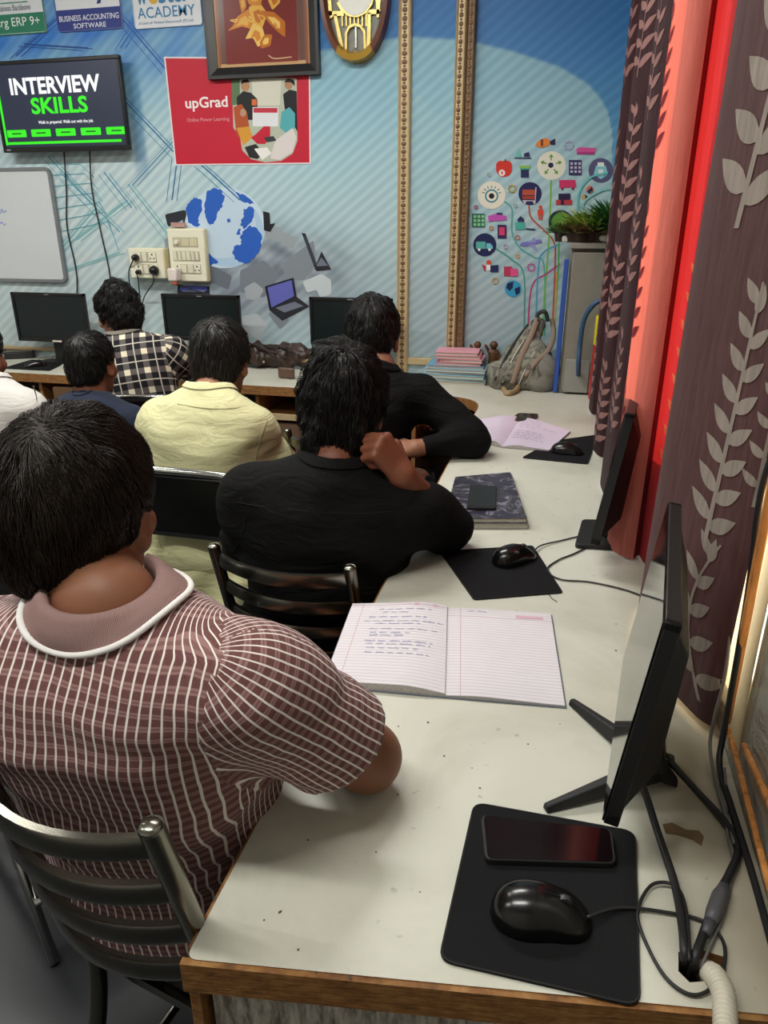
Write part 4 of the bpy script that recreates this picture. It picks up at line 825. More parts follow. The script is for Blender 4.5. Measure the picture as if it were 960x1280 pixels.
for i, (a, b) in enumerate([((80, 189), (96, 345)), ((112, 188), (138, 350))]):
    p = [ony(a[0], a[1], BY - .02), ony(a[0] + 3, a[1] + 50, BY - .006), ony(b[0] - 12, b[1] - 60, BY - .006), ony(b[0], b[1], BY - .006), ony(b[0] - 2, b[1] + 55, BY - .02), ony(b[0] - 4, b[1] + 80, BY - .06)]
    cable('hanging_cable', p, .0035, ['black cable dropping from the television beside the whiteboard', 'black cable dropping from the television to the plaid shirt'][i])
# whiteboard
wb = thing('whiteboard', (wq(20, 352)[0], BY, wq(20, 352)[1]), 'whiteboard with grey rounded frame and faint blue writing, under the television', 'whiteboard')
xr, zb_ = wq(71, 282, .02)[0], wq(60, 351, .02)[1]; zt_ = wq(50, 211, .02)[1]; xl = xr - 1.05
xr2 = wq(80, 345, .02)[0]
MB().prism(rrect((xl + xr) / 2, (zt_ + zb_) / 2, xr - xl, zt_ - zb_, .02), 1, BY - .016, BY - .002).build('board', plain('whiteboard_surface', '#cfd4d8', .25, var=.01), wb)
prof = [(-.008, -.008), (.008, -.008), (.008, .008), (-.008, .008)]
MB().sweep([(a, BY - .012, b) for a, b in rrect((xl + xr) / 2, (zt_ + zb_) / 2, xr - xl, zt_ - zb_, .025)], prof, up=(0, 1, 0), closed=True).build('frame', plain('alu_frame', '#8d9196', .35, metal=.6), wb, smooth=True, angle=40)
sc = MB(); rs = random.Random(2)
for (px, py, L) in [(0, 264, 8), (0, 279, 7)]:
    pts = [ony(px + L * k / 8, py + rs.uniform(-2.5, 2.5), BY - .0165) for k in range(9)]; sc.tube(spline(pts, 3), .0015, 5)
sc.build('marker_writing', plain('marker_blue', '#3f6fd0', .6), wb)
# three signs in the top left corner
def sign(px0, px1, py1, label, h_, border):
    x0, zb = wq(px0, py1); x1, _ = wq(px1, py1 - 5); t = thing('sign_board', ((x0 + x1) / 2, BY, zb), label, 'sign', 'company signs above the television')
    MB().prism(rrect((x0 + x1) / 2, zb + h_ / 2, x1 - x0, h_, .012), 1, BY - .005, BY - .0005).build('board', plain('sign_white', '#dfe3e8', .4, var=.01), t)
    if border: MB().sweep([(a, BY - .0055, b) for a, b in rrect((x0 + x1) / 2, zb + h_ / 2, x1 - x0 - .004, h_ - .004, .012)], [(-.002, -.0015), (.002, -.0015), (.002, .0015), (-.002, .0015)], up=(0, 1, 0), closed=True).build('border', plain('sign_border' + border, border, .4), t)
    return t, x0, x1, zb
t, x0, x1, zb = sign(-14, 60, 46, 'white and green sign at the top left corner, above the television', .30, '#3f8a6a')
quadslab(rectxz(x0 + .006, x1 - .006, zb + .006, zb + .082), .0055, .0062, 'green_band', pm('#2f7d62'), t)
text('marg ERP 9+', x0 + .02, x1 - .03, zb + .022, zb + .068, pm('#e6efe8'), t, frame=FR(.0065), bold=.005); text('Your Business Backbone', x0 + .01, x1 - .07, zb + .095, zb + .118, pm('#4b5560'), t, frame=FR(.0065))
text('marg', x0 + .05, x1 - .06, zb + .132, zb + .225, pm('#30343c'), t, frame=FR(.0065), bold=.02); quadslab([(x0 + .10, zb + .185), (x0 + .12, zb + .24), (x0 + .14, zb + .20), (x0 + .16, zb + .26), (x0 + .18, zb + .20), (x0 + .20, zb + .235), (x0 + .19, zb + .17)], .0068, .0074, 'red_crown', pm('#c93440'), t)
quadslab(rectxz(x0 + .02, x1 - .08, zb + .124, zb + .128), .0066, .0070, 'green_rule', pm('#3f8a6a'), t)
t, x0, x1, zb = sign(74, 155, 41, 'white and blue sign reading business accounting software, above the television', .30, '#3b4a98')
quadslab(rectxz(x0 + .004, x1 - .004, zb + .004, zb + .085), .0055, .0062, 'blue_band', pm('#2c3a86'), t)
text('BUSINESS ACCOUNTING', x0 + .015, x1 - .015, zb + .040, zb + .062, pm('#e3e8f2'), t, frame=FR(.0065), bold=.008); text('SOFTWARE', x0 + .085, x1 - .085, zb + .010, zb + .030, pm('#e3e8f2'), t, frame=FR(.0065), bold=.008)
text('Busy', x0 + .05, x1 - .06, zb + .100, zb + .21, pm('#2c3a86'), t, frame=FR(.0065), bold=.025)
t, x0, x1, zb = sign(170, 254, 37, 'white sign reading ACADEMY in blue beside the framed picture', .26, '#c9d2dc')
text('ACADEMY', x0 + .02, x1 - .03, zb + .038, zb + .080, pm('#3a88b8'), t, frame=FR(.0065), bold=.006); text('A Unit of Webtel Electrosoft (P) Ltd.', x0 + .02, x1 - .04, zb + .012, zb + .026, pm('#5c87ac'), t, frame=FR(.0065))
text('w', x0 + .02, x0 + .075, zb + .092, zb + .142, pm('#3a88b8'), t, frame=FR(.0065), bold=.03); text('e', x0 + .08, x0 + .125, zb + .090, zb + .145, pm('#e3b43c'), t, frame=FR(.0065), bold=.03); text('bter', x0 + .13, x1 - .05, zb + .091, zb + .168, pm('#3a88b8'), t, frame=FR(.0065), bold=.03)
# red poster
P4 = [wq(219, 207), wq(389, 205), wq(388, 72), wq(205, 71)]
t = thing('poster', (wq(300, 206)[0], BY, P4[0][1]), 'red poster with white lettering and office photo hanging below the framed picture', 'poster')
quadslab(P4, .0005, .0016, 'sheet', pm('#e6dfe0'), t); c = np.mean(P4, 0); quadslab([tuple(c + (np.array(p) - c) * [.978, .972]) for p in P4], .0016, .0019, 'red_field', pm('#c4243a'), t)
pt = lambda px, py: (wq(px, py)[0], wq(px, py)[1])
text('upGrad', wq(232, 130)[0], wq(285, 130)[0], wq(232, 140)[1], wq(232, 122)[1], pm('#f1e9ea'), t, frame=FR(.0025), bold=.02); text('Online Power Learning', wq(234, 150)[0], wq(287, 150)[0], wq(232, 154)[1], wq(232, 148)[1], pm('#e0a0a8'), t, frame=FR(.0025))
pr = Print(BY - .002); pr.rd = .0035
pr.poly('#b7bfae', [(290, 96), (371, 98), (372, 176), (366, 192), (352, 201), (332, 203), (314, 199), (303, 188), (300, 170), (292, 160)])
pr.poly('#d8d8c8', [(315, 100), (352, 100), (350, 132), (316, 132)]); pr.poly('#5d7a58', [(290, 98), (300, 98), (300, 130), (290, 132)])
pr.poly('#242628', [(296, 122), (304, 114), (314, 116), (322, 124), (322, 140), (318, 150), (298, 150)]); pr.circ('#b98a68', 307, 108, 5.5, 6.5); pr.poly('#1c1512', [(301, 106), (303, 100), (310, 99), (313, 104), (311, 103), (304, 104)]); pr.rect('#d8703a', 315, 124, 321, 132)
pr.poly('#222226', [(354, 118), (362, 112), (371, 114), (372, 165), (364, 150), (356, 136)]); pr.circ('#b98a68', 361, 106, 5, 6); pr.poly('#1c1512', [(355, 103), (360, 98), (368, 100), (369, 108), (364, 103)])
pr.rect('#e3e6ea', 316, 134, 348, 158); pr.rect('#c4384a', 317, 135, 347, 141); pr.poly('#c7ccd2', [(330, 158), (336, 158), (338, 166), (328, 166)])
pr.poly('#b2552e', [(292, 134), (302, 130), (309, 140), (312, 160), (306, 176), (296, 170)]); pr.poly('#d79a3a', [(296, 160), (312, 158), (316, 172), (304, 182)]); pr.circ('#c9a184', 304, 141, 4, 5)
pr.poly('#57adb4', [(352, 140), (362, 134), (369, 142), (369, 160), (360, 168), (350, 160)]); pr.poly('#dcd6d4', [(344, 176), (366, 160), (371, 172), (366, 190), (350, 200), (338, 198)])
pr.poly('#c4243a', [(330, 158), (338, 158), (338, 170), (332, 180), (322, 180), (314, 172), (320, 168)]); pr.poly('#2a2a2c', [(306, 184), (320, 180), (330, 192), (322, 199), (312, 197)]); pr.poly('#ecebe6', [(318, 186), (334, 184), (340, 192), (328, 200)]); pr.poly('#3b3f44', [(330, 172), (342, 170), (346, 176), (334, 178)])
pr.done('photo_print', t)
# framed picture
FD = .03
P4 = [wq(258, 96, FD), wq(398, 97, FD), wq(397, -60, FD), wq(254, -62, FD)]; xa, xb = wq(257, 60, FD)[0], wq(398, 60, FD)[0]; zb = wq(330, 96, FD)[1]; zt = zb + .72
t = thing('framed_picture', ((xa + xb) / 2, BY, zb), 'golden dancing figure picture in wide black frame between academy sign and clock', 'picture')
fw = .045; fr = []
for (a, b) in [((xa, zb), (xb, zb)), ((xb, zb), (xb, zt)), ((xb, zt), (xa, zt)), ((xa, zt), (xa, zb))]: pass
m = MB(); pr_ = [(0, BY), (0, BY - FD), (fw * .3, BY - FD), (fw, BY - FD * .55), (fw, BY)]
def mitre(m, C4, prof):   # frame section, C4 corners (x,z) ccw
    n_ = len(prof); c = np.mean(C4, 0); vs = []
    for p in C4:
        s_ = np.sign(c - np.array(p))
        for a, y in prof: vs.append((p[0] + s_[0] * a, y, p[1] + s_[1] * a))
    m.add(vs, [(i * n_ + k, i * n_ + (k + 1) % n_, ((i + 1) % 4) * n_ + (k + 1) % n_, ((i + 1) % 4) * n_ + k) for i in range(4) for k in range(n_)])
mitre(m, [(xa, zb), (xb, zb), (xb, zt), (xa, zt)], pr_); m.build('frame', plain('frame_black', '#1b1b1d', .35), t)
ia, ib, iz, it = xa + fw, xb - fw, zb + fw, zt - fw
stripe = NT('gold_stripe_mount'); v = stripe.coords(); s3 = stripe.n('ShaderNodeSeparateXYZ'); stripe.l(v, s3.inputs[0]); stripe.col(stripe.ramp(stripe.math('PINGPONG', stripe.math('MULTIPLY', s3.outputs[0], 11), .5), [(0.1, lin('#5c2a16')), (0.3, lin('#8a4520')), (0.42, lin('#d0983c'))])); stripe.set(rough=.25)
quadslab(rectxz(ia, ib, iz, it), .004, .012, 'mount', stripe.m, t); quadslab(rectxz(ia + .045, ib - .055, iz + .012, it - .02), .012, .013, 'picture_ground', pm('#7a2622', .25), t)
quadslab(rectxz(ia + .015, ib - .02, iz + .0, iz + .014), .0121, .0129, 'lower_border', pm('#c8a070', .3), t)
pr = Print(BY - .014); G = ['#d88a2a', '#e8b24c', '#c4701e', '#f0c868']
for i, pts in enumerate([[(298, 22), (312, 12), (322, 24), (318, 38), (304, 34), (286, 40), (294, 32)], [(312, 10), (326, 4), (336, 18), (328, 40), (318, 34)], [(326, 14), (344, 16), (358, 28), (358, 48), (348, 40), (338, 30)], [(318, 30), (330, 36), (334, 52), (324, 60), (318, 48), (308, 50)],
                         [(306, -8), (318, -14), (330, -6), (328, 8), (314, 8)], [(336, 0), (350, -10), (352, 4), (342, 14)], [(332, 44), (342, 44), (340, 58), (328, 62), (326, 54)], [(288, 26), (300, 24), (296, 30)], [(300, 0), (308, -4), (310, 10), (304, 18)], [(322, 18), (334, 22), (330, 30)], [(344, 28), (354, 40), (346, 36)], [(312, 20), (320, 26), (314, 30)]]):
    P = [wp(*p) for p in pts]; c = np.mean(P, 0); pr.poly(G[i % 4], roundpoly(P, .008, 3), px=False); pr.poly(G[(i + 1) % 4], [tuple(c + (np.array(p) - c) * .5) for p in P], px=False)
pr.line('#e0c090', [(337, 70), (345, 74), (366, 72)], 1); pr.done('figure_print', t, .25)
n = NT('picture_glass'); n.set(rough=.03, trans=1.0, ior=1.05); n.col((1, 1, 1))
# oval pendulum clock
cx, zc = wq(443, -22, .03); aw = wq(488, 0, .03)[0] - cx; ah = zc - wq(443, 78, .03)[1]
t = thing('wall_clock', (cx, BY, zc - ah), 'oval brown and gold pendulum clock at the top beside the gold moulding', 'clock')
def oval(a, b, n_=56, p=2.25, t0=0, t1=2 * math.pi): return [(cx + a * np.sign(math.cos(u)) * abs(math.cos(u)) ** (2 / p), zc + b * np.sign(math.sin(u)) * abs(math.sin(u)) ** (2 / p)) for u in np.linspace(t0, t1, n_, endpoint=t1 - t0 < 6.2)]
ring = [(aw, ah), (aw * .97, ah * .985), (aw * .86, ah * .90), (aw * .80, ah * .86)]; ds = [0, .05, .055, .03]
def ovring(m, i0, i1, t0, t1, closed):
    n_ = 56; R_ = [[(a, BY - d, b) for a, b in oval(q[0], q[1], n_, t0=t0, t1=t1)] for q, d in zip(ring, ds)]; 
    for r0, r1 in zip(R_[:-1], R_[1:]):
        k = n_ if closed else n_ - 1; m.add(r0 + r1, [(i, (i + 1) % n_, n_ + (i + 1) % n_, n_ + i) for i in range(k)])
m = MB(); ovring(m, 0, 0, -1.05, math.pi + 1.05, False); m.build('case', plain('clock_brown', '#6e4030', .3, var=.2), t, smooth=True, angle=40)
m = MB(); ovring(m, 0, 0, math.pi + 1.05, 2 * math.pi - 1.05, False); m.build('gold_base', plain('clock_gold', '#c9a043', .25, metal=.5), t, smooth=True, angle=40)
MB().prism(oval(aw * .86, ah * .90), 1, BY - .012, BY - .002).build('back_board', plain('clock_backing', '#7e7f74', .4, var=.3, nscale=30), t)
gd = plain('clock_relief_gold', '#d9c273', .3, metal=.35, var=.2, nscale=60); m = MB()
def cq(px, py): return wq(px, py, .02)
for pts in [[(417, 18), (421, 18), (432, 70), (427, 70)], [(464, 16), (460, 16), (458, 66), (463, 66)], [(411, 14), (430, 14), (430, 20), (412, 20)], [(456, 12), (476, 12), (474, 18), (456, 18)], [(409, 0), (414, 0), (416, 22), (412, 24)], [(470, 0), (476, 0), (474, 22), (471, 22)], [(420, 66), (462, 66), (458, 71), (425, 71)]]: m.prism([cq(*p) for p in pts], 1, BY - .024, BY - .012)
arch = [(433, 66), (433, 42), (437, 34), (444, 31), (451, 33), (456, 40), (457, 64)]; m.sweep([(cq(*p)[0], BY - .022, cq(*p)[1]) for p in arch], [(-.005, -.006), (.005, -.006), (.005, .006), (-.005, .006)], up=(0, 1, 0))
m.sweep([(cq(*p)[0], BY - .024, cq(*p)[1]) for p in [(424, 2), (430, 12), (438, 17), (447, 18), (456, 14), (463, 4), (465, -6)]], [(-.012, -.004), (.012, -.004), (.012, .004), (-.012, .004)], up=(0, 1, 0)); m.build('relief', gd, t)
for k in range(7): x, z = cq(428 + 5 * k, 24); MB().box((x, BY - .018, z), (.006, .01, .05)).build('fluting', gd, t)
x, z = cq(445, 50); m = MB(); m.box((x, BY - .02, z + .012), (.006, .006, .08)); m.box((x, BY - .02, z + .05), (.05, .006, .006)); m.lathe([(0, 0), (.014, 0), (.018, .01), (.008, .02), (0, .02)], (x, BY - .02, z - .05), 12); m.build('pendulum', plain('pendulum_silver', '#d6d8d0', .2, metal=.8), t)
x, z = wq(444, -22, .03); MB().prism([(x + .085 * math.cos(a), z + .115 * math.sin(a)) for a in np.linspace(0, 6.1, 36)], 1, BY - .03, BY - .02).build('dial', plain('dial_white', '#e9ece4', .3), t)
# switch boards and sockets
cream = plain('cream_plastic', '#e4dcb4', .4, var=.02); cream2 = plain('cream_plastic_light', '#e9e6d0', .4, var=.02); gr = plain('switch_grey', '#b9b59e', .4, var=.1)
def board(px0, px1, py0, py1, d, label, rows):
    x0, zt = wq(px0, py0, d); x1, zb = wq(px1, py1, d); t = thing('switch_board', ((x0 + x1) / 2, BY, zb), label, 'switch board', 'cream switch boards')
    MB().box(((x0 + x1) / 2, BY - d / 2, (zt + zb) / 2), (x1 - x0, d, zt - zb)).build('box', cream, t, bevel=.006)
    MB().box(((x0 + x1) / 2, BY - d - .002, (zt + zb) / 2), ((x1 - x0) * .96, .004, (zt - zb) * .96)).build('face_plate', cream2, t, bevel=.002); W = x1 - x0; H = zt - zb
    for (u0, u1, v0, v1, items) in rows:
        a0, a1, b0, b1 = x0 + W * u0, x0 + W * u1, zt - H * v1, zt - H * v0; fr_ = MB(); 
        mr = MB().box(((a0 + a1) / 2, BY - d - .005, (b0 + b1) / 2), (a1 - a0, .003, b1 - b0)).build('module_row', gr, t, bevel=.001); k = len(items); wd = (a1 - a0) / k
        for i, it_ in enumerate(items):
            cx_ = a0 + wd * (i + .5); cz = (b0 + b1) / 2
            if it_ in 'sr': MB().box((cx_, BY - d - .008, cz), (wd * (.55 if it_ == 's' else .8), .006, (b1 - b0) * .82), Rx(.12)).build('rocker_switch', cream2, mr, bevel=.001)
            elif it_ == 'o':
                so = MB().box((cx_, BY - d - .0075, cz), (wd * .9, .003, (b1 - b0) * .88)).build('socket_plate', cream2, t, bevel=.001); h_ = MB()
                for dx, dz, r_ in ((0, .012, .0042), (-.010, -.006, .0034), (.010, -.006, .0034)): h_.lathe([(0, 0), (r_, 0), (r_, .001), (0, .001)], (cx_ + dx, BY - d - .0092, cz + dz), 10, R=Rx(math.pi / 2))
                h_.build('socket_holes', plain('hole_black', '#1d1a16', .8), so)
            elif it_ == 'k': MB().lathe([(0, 0), (.012, 0), (.010, .012), (0, .012)], (cx_, BY - d - .006, cz), 16, R=Rx(math.pi / 2)).build('regulator_knob', cream2, t, smooth=True, angle=40)
            elif it_ == 'g': 
                for j in range(4): MB().box((cx_ + (j - 1.5) * wd * .2, BY - d - .007, cz), (wd * .1, .002, (b1 - b0) * .8)).build('blank_rib', cream, mr)
    return t, x0, x1, zb, zt
b1, *_ = board(159.5, 208, 310, 348.5, .055, 'lower cream socket box with two black plugs, left of switch board', [(.14, .80, .12, .46, 'oso'), (.16, .82, .52, .86, 'oso')])
b2, *_ = board(208, 260.5, 285.5, 353, .035, 'taller cream switch board with three rows, overlapping the printed globe', [(.15, .82, .16, .34, 'kgg'), (.13, .84, .41, .60, 'ssrrss'), (.13, .84, .66, .84, 'orro')])
def plug(px, py, d, label, tail, m=blk, big=1.0):
    p = ony(px, py, BY - d); t = thing('plug', p, label, 'plug', 'plugs in the cream socket boxes'); 
    MB().lathe([(0, -.0), (.016 * big, 0), (.018 * big, .012), (.013 * big, .03), (.006, .036), (0, .036)], p, 16, R=Rx(math.pi / 2)).build('plug_body', m, t, smooth=True, angle=50)
    if tail: MB().tube(spline([p + [0, -.03, 0]] + tail, 6), .0032, 7).build('plug_cable', cablem, t, smooth=True)
q = lambda px, py, d=.03: ony(px, py, BY - d)
plug(171, 322, .062, 'black plug in the upper left socket of the cream box', [q(166, 326, .08), q(161, 340, .05), q(163, 360), q(170, 385), q(176, 402), q(172, 418)])
plug(194, 338, .062, 'larger black plug in the lower right socket of the cream box', [q(192, 352, .09), q(186, 362, .06), q(180, 372), q(176, 390), q(174, 405)], big=1.35)
plug(175, 340, .062, 'thin dark plug in the lower left socket of the cream box', [q(173, 352, .08), q(175, 375), q(177, 400), q(175, 412)], big=.7)
p = q(221, 343, .05); t = thing('charger_adapter', p, 'white phone charger with a reddish end plugged into the taller switch board', 'charger')
MB().box(p + [0, -.025, 0], (.052, .05, .062)).build('charger_body', plain('charger_white', '#e3d9d2', .4), t, bevel=.008); MB().box(p + [.004, -.03, -.038], (.03, .03, .02)).build('charger_plug', plain('charger_red', '#a8604c', .5), t, bevel=.004)
MB().tube(spline([p + [.004, -.03, -.045], q(228, 358, .04), q(240, 362, .03), q(262, 368, .03)], 6), .003, 7).build('charger_cable', cablem, t, smooth=True)
t = thing('paper_tag', q(222, 283, .02), 'pinkish label strip on top of the taller switch board', 'label'); MB().box(q(223, 281, .02), (.075, .012, .022)).build('strip', plain('tag_pink', '#b89288', .6, var=.2, nscale=90), t)
# ------------------------------------------------------------------ things on the back desk
t = thing('keyboard_case', Z(15, 447), 'black slim keyboard pushed under the left monitor', 'keyboard'); P = [Z(0, 450), Z(43, 448), Z(42, 441), Z(0, 442)]
MB().prism([tuple(p[:2]) for p in P], 2, ZD + .0005, ZD + .035).build('body', blkm, t, bevel=.004)
MB().prism([tuple((np.mean(P, 0) + (p - np.mean(P, 0)) * .93)[:2]) for p in P], 2, ZD + .035, ZD + .038).build('keys', blk, t)
cable('desk_cables', [Z(0, 440, .01), Z(30, 436, .012), Z(60, 440, .02), Z(90, 444, .01), Z(110, 440, .02), Z(118, 424, .08)], .004, 'black cable tangle on the mural desk under the left monitor')
cable('desk_cables', [Z(485, 455, .02), Z(500, 456, .008), Z(520, 457, .006), Z(540, 462, .005), Z(548, 466, .005)], .004, 'dark cable lying on desk left of the blue book pile')
cable('desk_cables', [Z(490, 450, .02), Z(510, 452, .006), Z(530, 455, .005), Z(545, 458, .005)], .0035, 'second thin cable lying on desk behind the black shirt')
# brown handbag: lumpy leather body with straps and buckles
leather = plain('brown_leather', '#3c2b24', .42, var=.35, nscale=14, bump=.5)
bc = Z(345, 462); hb_ = np.array([bc[0] - .02, bc[1] + .07, ZD])
bag = thing('handbag', hb_, 'crumpled dark brown leather bag lying on the mural desk between monitors', 'bag')
def bagf(p):
    d = smin(ell(p, hb_ + [-.07, 0, .06], (.16, .09, .065)), ell(p, hb_ + [.09, .01, .065], (.13, .08, .07)), .05)
    d = smin(d, ell(p, hb_ + [.14, .02, .10], (.05, .04, .06)), .04); d = d + wob(p, 3, 60, .018) + wob(p, 8, 130, .007); return np.maximum(d, hb_[2] + .001 - p[..., 2])
V, F = nets(bagf, hb_ - [.28, .14, .01], hb_ + [.28, .14, .2], .008); npmesh('body', V, F, leather, bag)
MB().box(Z(358, 466, .028), (.085, .02, .05), Rz(-.1)).build('pocket_flap', plain('bag_flap', '#5c463a', .4, var=.2), bag, bevel=.008)
for k, (a, b) in enumerate([((300, 430), (330, 452)), ((306, 428), (345, 446)), ((330, 432), (378, 440)), ((312, 436), (360, 448))]):
    pts = [ony(a[0], a[1], hb_[1] - .05), ony((a[0] + b[0]) / 2, (a[1] + b[1]) / 2 - 4, hb_[1] - .08), ony(b[0], b[1], hb_[1] - .09)]; MB().tube(spline(pts, 6), .008, 8, flat=.4).build('strap', leather, bag, smooth=True)
for x, y in [(324, 444), (345, 437), (330, 452)]: MB().lathe([(0, 0), (.006, 0), (.006, .004), (0, .004)], ony(x, y, hb_[1] - .10), 12, R=Rx(math.pi / 2)).build('metal_stud', chrome, bag)
# pile of books: blue ones below, pink ones on top
rs = random.Random(5); z = ZD + .0005
def stack_book(x, y, w_, d_, th, col, yaw, label, group):
    global z
    t = thing('book', (x, y, z), label, 'book', group); R = Rz(yaw)
    MB().box((x, y, z + th - .0009), (w_, d_, .0018), R).build('front_cover', plain('bk' + col, col, .5, var=.05), t); MB().box((x, y, z + .0009), (w_, d_, .0018), R).build('back_cover', plain('bk' + col, col, .5), t)
    MB().box(np.array([x, y, z + th / 2]) + R @ np.array([.002, .0, 0]), (w_ - .008, d_ - .008, th - .0038), R).build('page_block', plain('page_block', '#c4bfb2', .8, var=.15, nscale=150), t)
    z += th + .0006
bx, by = (Z(535, 471)[0] + Z(611, 475)[0]) / 2, 3.36
for i, (w_, dx, yaw, c_, d_) in enumerate([(.30, -.005, .0, '#b9bcae', 'lowest pale'), (.29, .0, .02, '#7fb2c6', 'second, blue'), (.285, -.003, -.02, '#9cc6cf', 'third, pale blue'), (.275, .0, .03, '#5f9fc0', 'fourth, mid blue'), (.28, .004, -.01, '#a8c8d2', 'fifth, pale blue'), (.26, .0, .05, '#6fa6c4', 'topmost blue')]):
    stack_book(bx + dx, by - .01 + .005 * (i % 2), w_, .17, .0135, c_, yaw, 'thin book in the pile by the backpack: %s from the bottom' % d_, 'blue exercise books in the pile')
for i, (w_, dx, yaw, c_) in enumerate([(.205, .0, .03, '#d9849c'), (.20, .012, -.02, '#e59cae'), (.205, -.004, .06, '#dd8ea4'), (.195, -.01, .04, '#eaa6b6')]):
    stack_book(bx + .015 + dx, by - .01, w_, .15, .0145, c_, yaw, 'pink book on top of blue pile, %s of four pink ones' % ['lowest', 'second', 'third', 'topmost'][i], 'pink books on the pile')
# two small brown figurines behind the pile
for k, (px, s_) in enumerate([(596, .85), (616, 1.0)]):
    b = ony(px, 455, 3.435); b[2] = ZD; t = thing('figurine', b, ['small brown figurine peeping over the pink books', 'brown figurine standing between the pink books and backpack'][k], 'figurine')
    H = ony(px, 425, 3.435)[2] - ZD
    f_ = lambda p: smin(smin(smin(ell(p, b + [0, 0, H * .25], (.03 * s_, .02, H * .27)), ell(p, b + [0, 0, H * .6], (.022 * s_, .016, H * .2)), .02), ell(p, b + [0, -.004, H * .88], (.02 * s_, .016, H * .1)), .008), smin(cone(p, b + [-.02, 0, H * .7], b + [-.038 * s_, -.005, H * .86], .008, .007), cone(p, b + [.02, 0, H * .7], b + [.036 * s_, -.005, H * .5], .008, .007), .002), .01)
    V, F = nets(f_, b - [.06, .04, .005], b + [.06, .03, H * 1.05], .004); npmesh('body', V, F, plain('figurine_brown', '#5a3b24', .4, var=.3, nscale=60), t)
    MB().lathe([(0, 0), (.03, 0), (.03, .012), (.024, .016), (0, .016)], b, 16).build('base', plain('figurine_base', '#7d8fa0', .5), t)
# backpack
bp = (Z(611, 488) + Z(690, 488)) / 2; bp[1] = 3.29; bp[2] = ZD; K = thing('backpack', bp, 'slouched grey and green patterned backpack leaning towards the cabinet', 'backpack')
tp = ony(678, 398, 3.33); camo = NT('backpack_cloth'); v = camo.coords(); a = camo.noise(v, 16, 4, .6, 1.0); camo.col(camo.ramp(a, [(.36, lin('#3f443c')), (.44, lin('#6f7064')), (.52, lin('#8f9080')), (.60, lin('#5a5450')), (.68, lin('#7a7468'))])); camo.set(rough=.8); camo.bump(camo.noise(v, 60, 3), .4, .003)
def pf(p):
    d = cone(p, bp + [-.05, -.01, .055], tp + [-.022, 0, -.035], .082, .04); d = smin(d, ell(p, bp + [.055, -.03, .09], (.080, .075, .11)), .05)
    d = smin(d, ell(p, bp + [-.09, -.03, .05], (.07, .07, .06)), .04); d = d + wob(p, 5, 45, .010) + wob(p, 9, 100, .003); d = smax(d, p[..., 1] - (YW - .02), .01); return np.maximum(d, ZD + .001 - p[..., 2])
V, F = nets(pf, bp - [.25, .17, .01], bp + [.27, .17, .36], .007); npmesh('body', V, F, camo.m, K)
gry = fabric('bag_grey', '#84857c', wr=.5)
def pf2(p): return np.maximum(ell(p, bp + [.085, -.06, .075], (.075, .05, .09)) + wob(p, 12, 50, .008), ZD + .001 - p[..., 2])
V, F = nets(pf2, bp + [-.02, -.15, -.01], bp + [.2, .02, .2], .006); npmesh('front_pocket', V, F, gry, K)
def onbag(px, py, dy=.0): 
    d = ray(px, py); s_ = np.linspace(2.6, 3.6, 400); P = CAM + d[None] * s_[:, None]; q_ = np.minimum(pf(P), pf2(P)); i = np.argmax(q_ < .006) if (q_ < .006).any() else np.argmin(q_); return P[i] + [0, -dy, 0]
for pts, m_, r_ in [([(672, 398), (664, 420), (654, 440), (646, 462), (640, 480)], plain('strap_tan', '#8f7d6c', .7), .013), ([(690, 398), (692, 420), (684, 440), (670, 452), (656, 470)], plain('strap_tan', '#8f7d6c', .7), .011), ([(660, 405), (645, 425), (630, 450), (618, 475)], plain('strap_dark', '#2c2e2c', .7), .007), ([(655, 425), (640, 450), (628, 478)], plain('piping_white', '#c9c9bd', .6), .003), ([(668, 440), (655, 465), (648, 482)], plain('piping_white', '#c9c9bd', .6), .0025)]:
    MB().tube(spline([onbag(x, y) for x, y in pts], 6), r_, 8, flat=.45).build('strap', m_, K, smooth=True)
MB().tube(spline([onbag(672, 402), tp + [-.02, -.02, .02], tp + [.01, -.02, .03], tp + [.025, -.01, -.01]], 6), .009, 8).build('top_handle', plain('strap_dark', '#2c2e2c', .7), K, smooth=True)
MB().tube(spline([onbag(630, 485, .01), Z(634, 492, .01), Z(645, 488, .012), Z(648, 482, .02)], 5), .012, 8).build('strap_end', plain('strap_tan2', '#a08a66', .8), K, smooth=True)
# grey cabinet with blue edge, right of the icons
ca_ = Z(697, 487); cb = 0.225; yf = 3.20; zt = ony(705, 303, yf)[2]; xa = ony(706, 400, yf)[0]
cab = thing('cabinet', ((xa + cb) / 2, 3.3, ZD), 'grey metal cabinet with a blue edge standing under the plants', 'cabinet')
cm = plain('cabinet_grey', '#7d7a70', .5, var=.1, nscale=6); MB().box(((xa + cb) / 2, (yf + YW) / 2 + .004, (ZD + zt) / 2), (cb - xa, YW - yf - .012, zt - ZD - .002)).build('body', cm, cab, bevel=.003)
MB().box(((xa + cb) / 2, yf - .006, (ZD + zt) / 2 - .012), (cb - xa - .02, .012, zt - ZD - .05)).build('door', plain('cabinet_door', '#858278', .45, var=.08), cab, bevel=.003); MB().box(((xa + cb) / 2, yf - .010, zt - .012), (cb - xa + .012, .03, .022)).build('top_rail', plain('cabinet_rail', '#8f8c82', .4), cab, bevel=.003)
MB().box((xa - .014, yf + .02, (ZD + zt) / 2 - .03), (.020, .05, zt - ZD - .07)).build('side_strip', plain('blue_edge', '#2f55a8', .45), cab, bevel=.003)
MB().box((xa + .07, yf - .014, .83), (.10, .008, .14)).build('lower_plate', plain('plate_pale', '#93958e', .5), cab, bevel=.002)
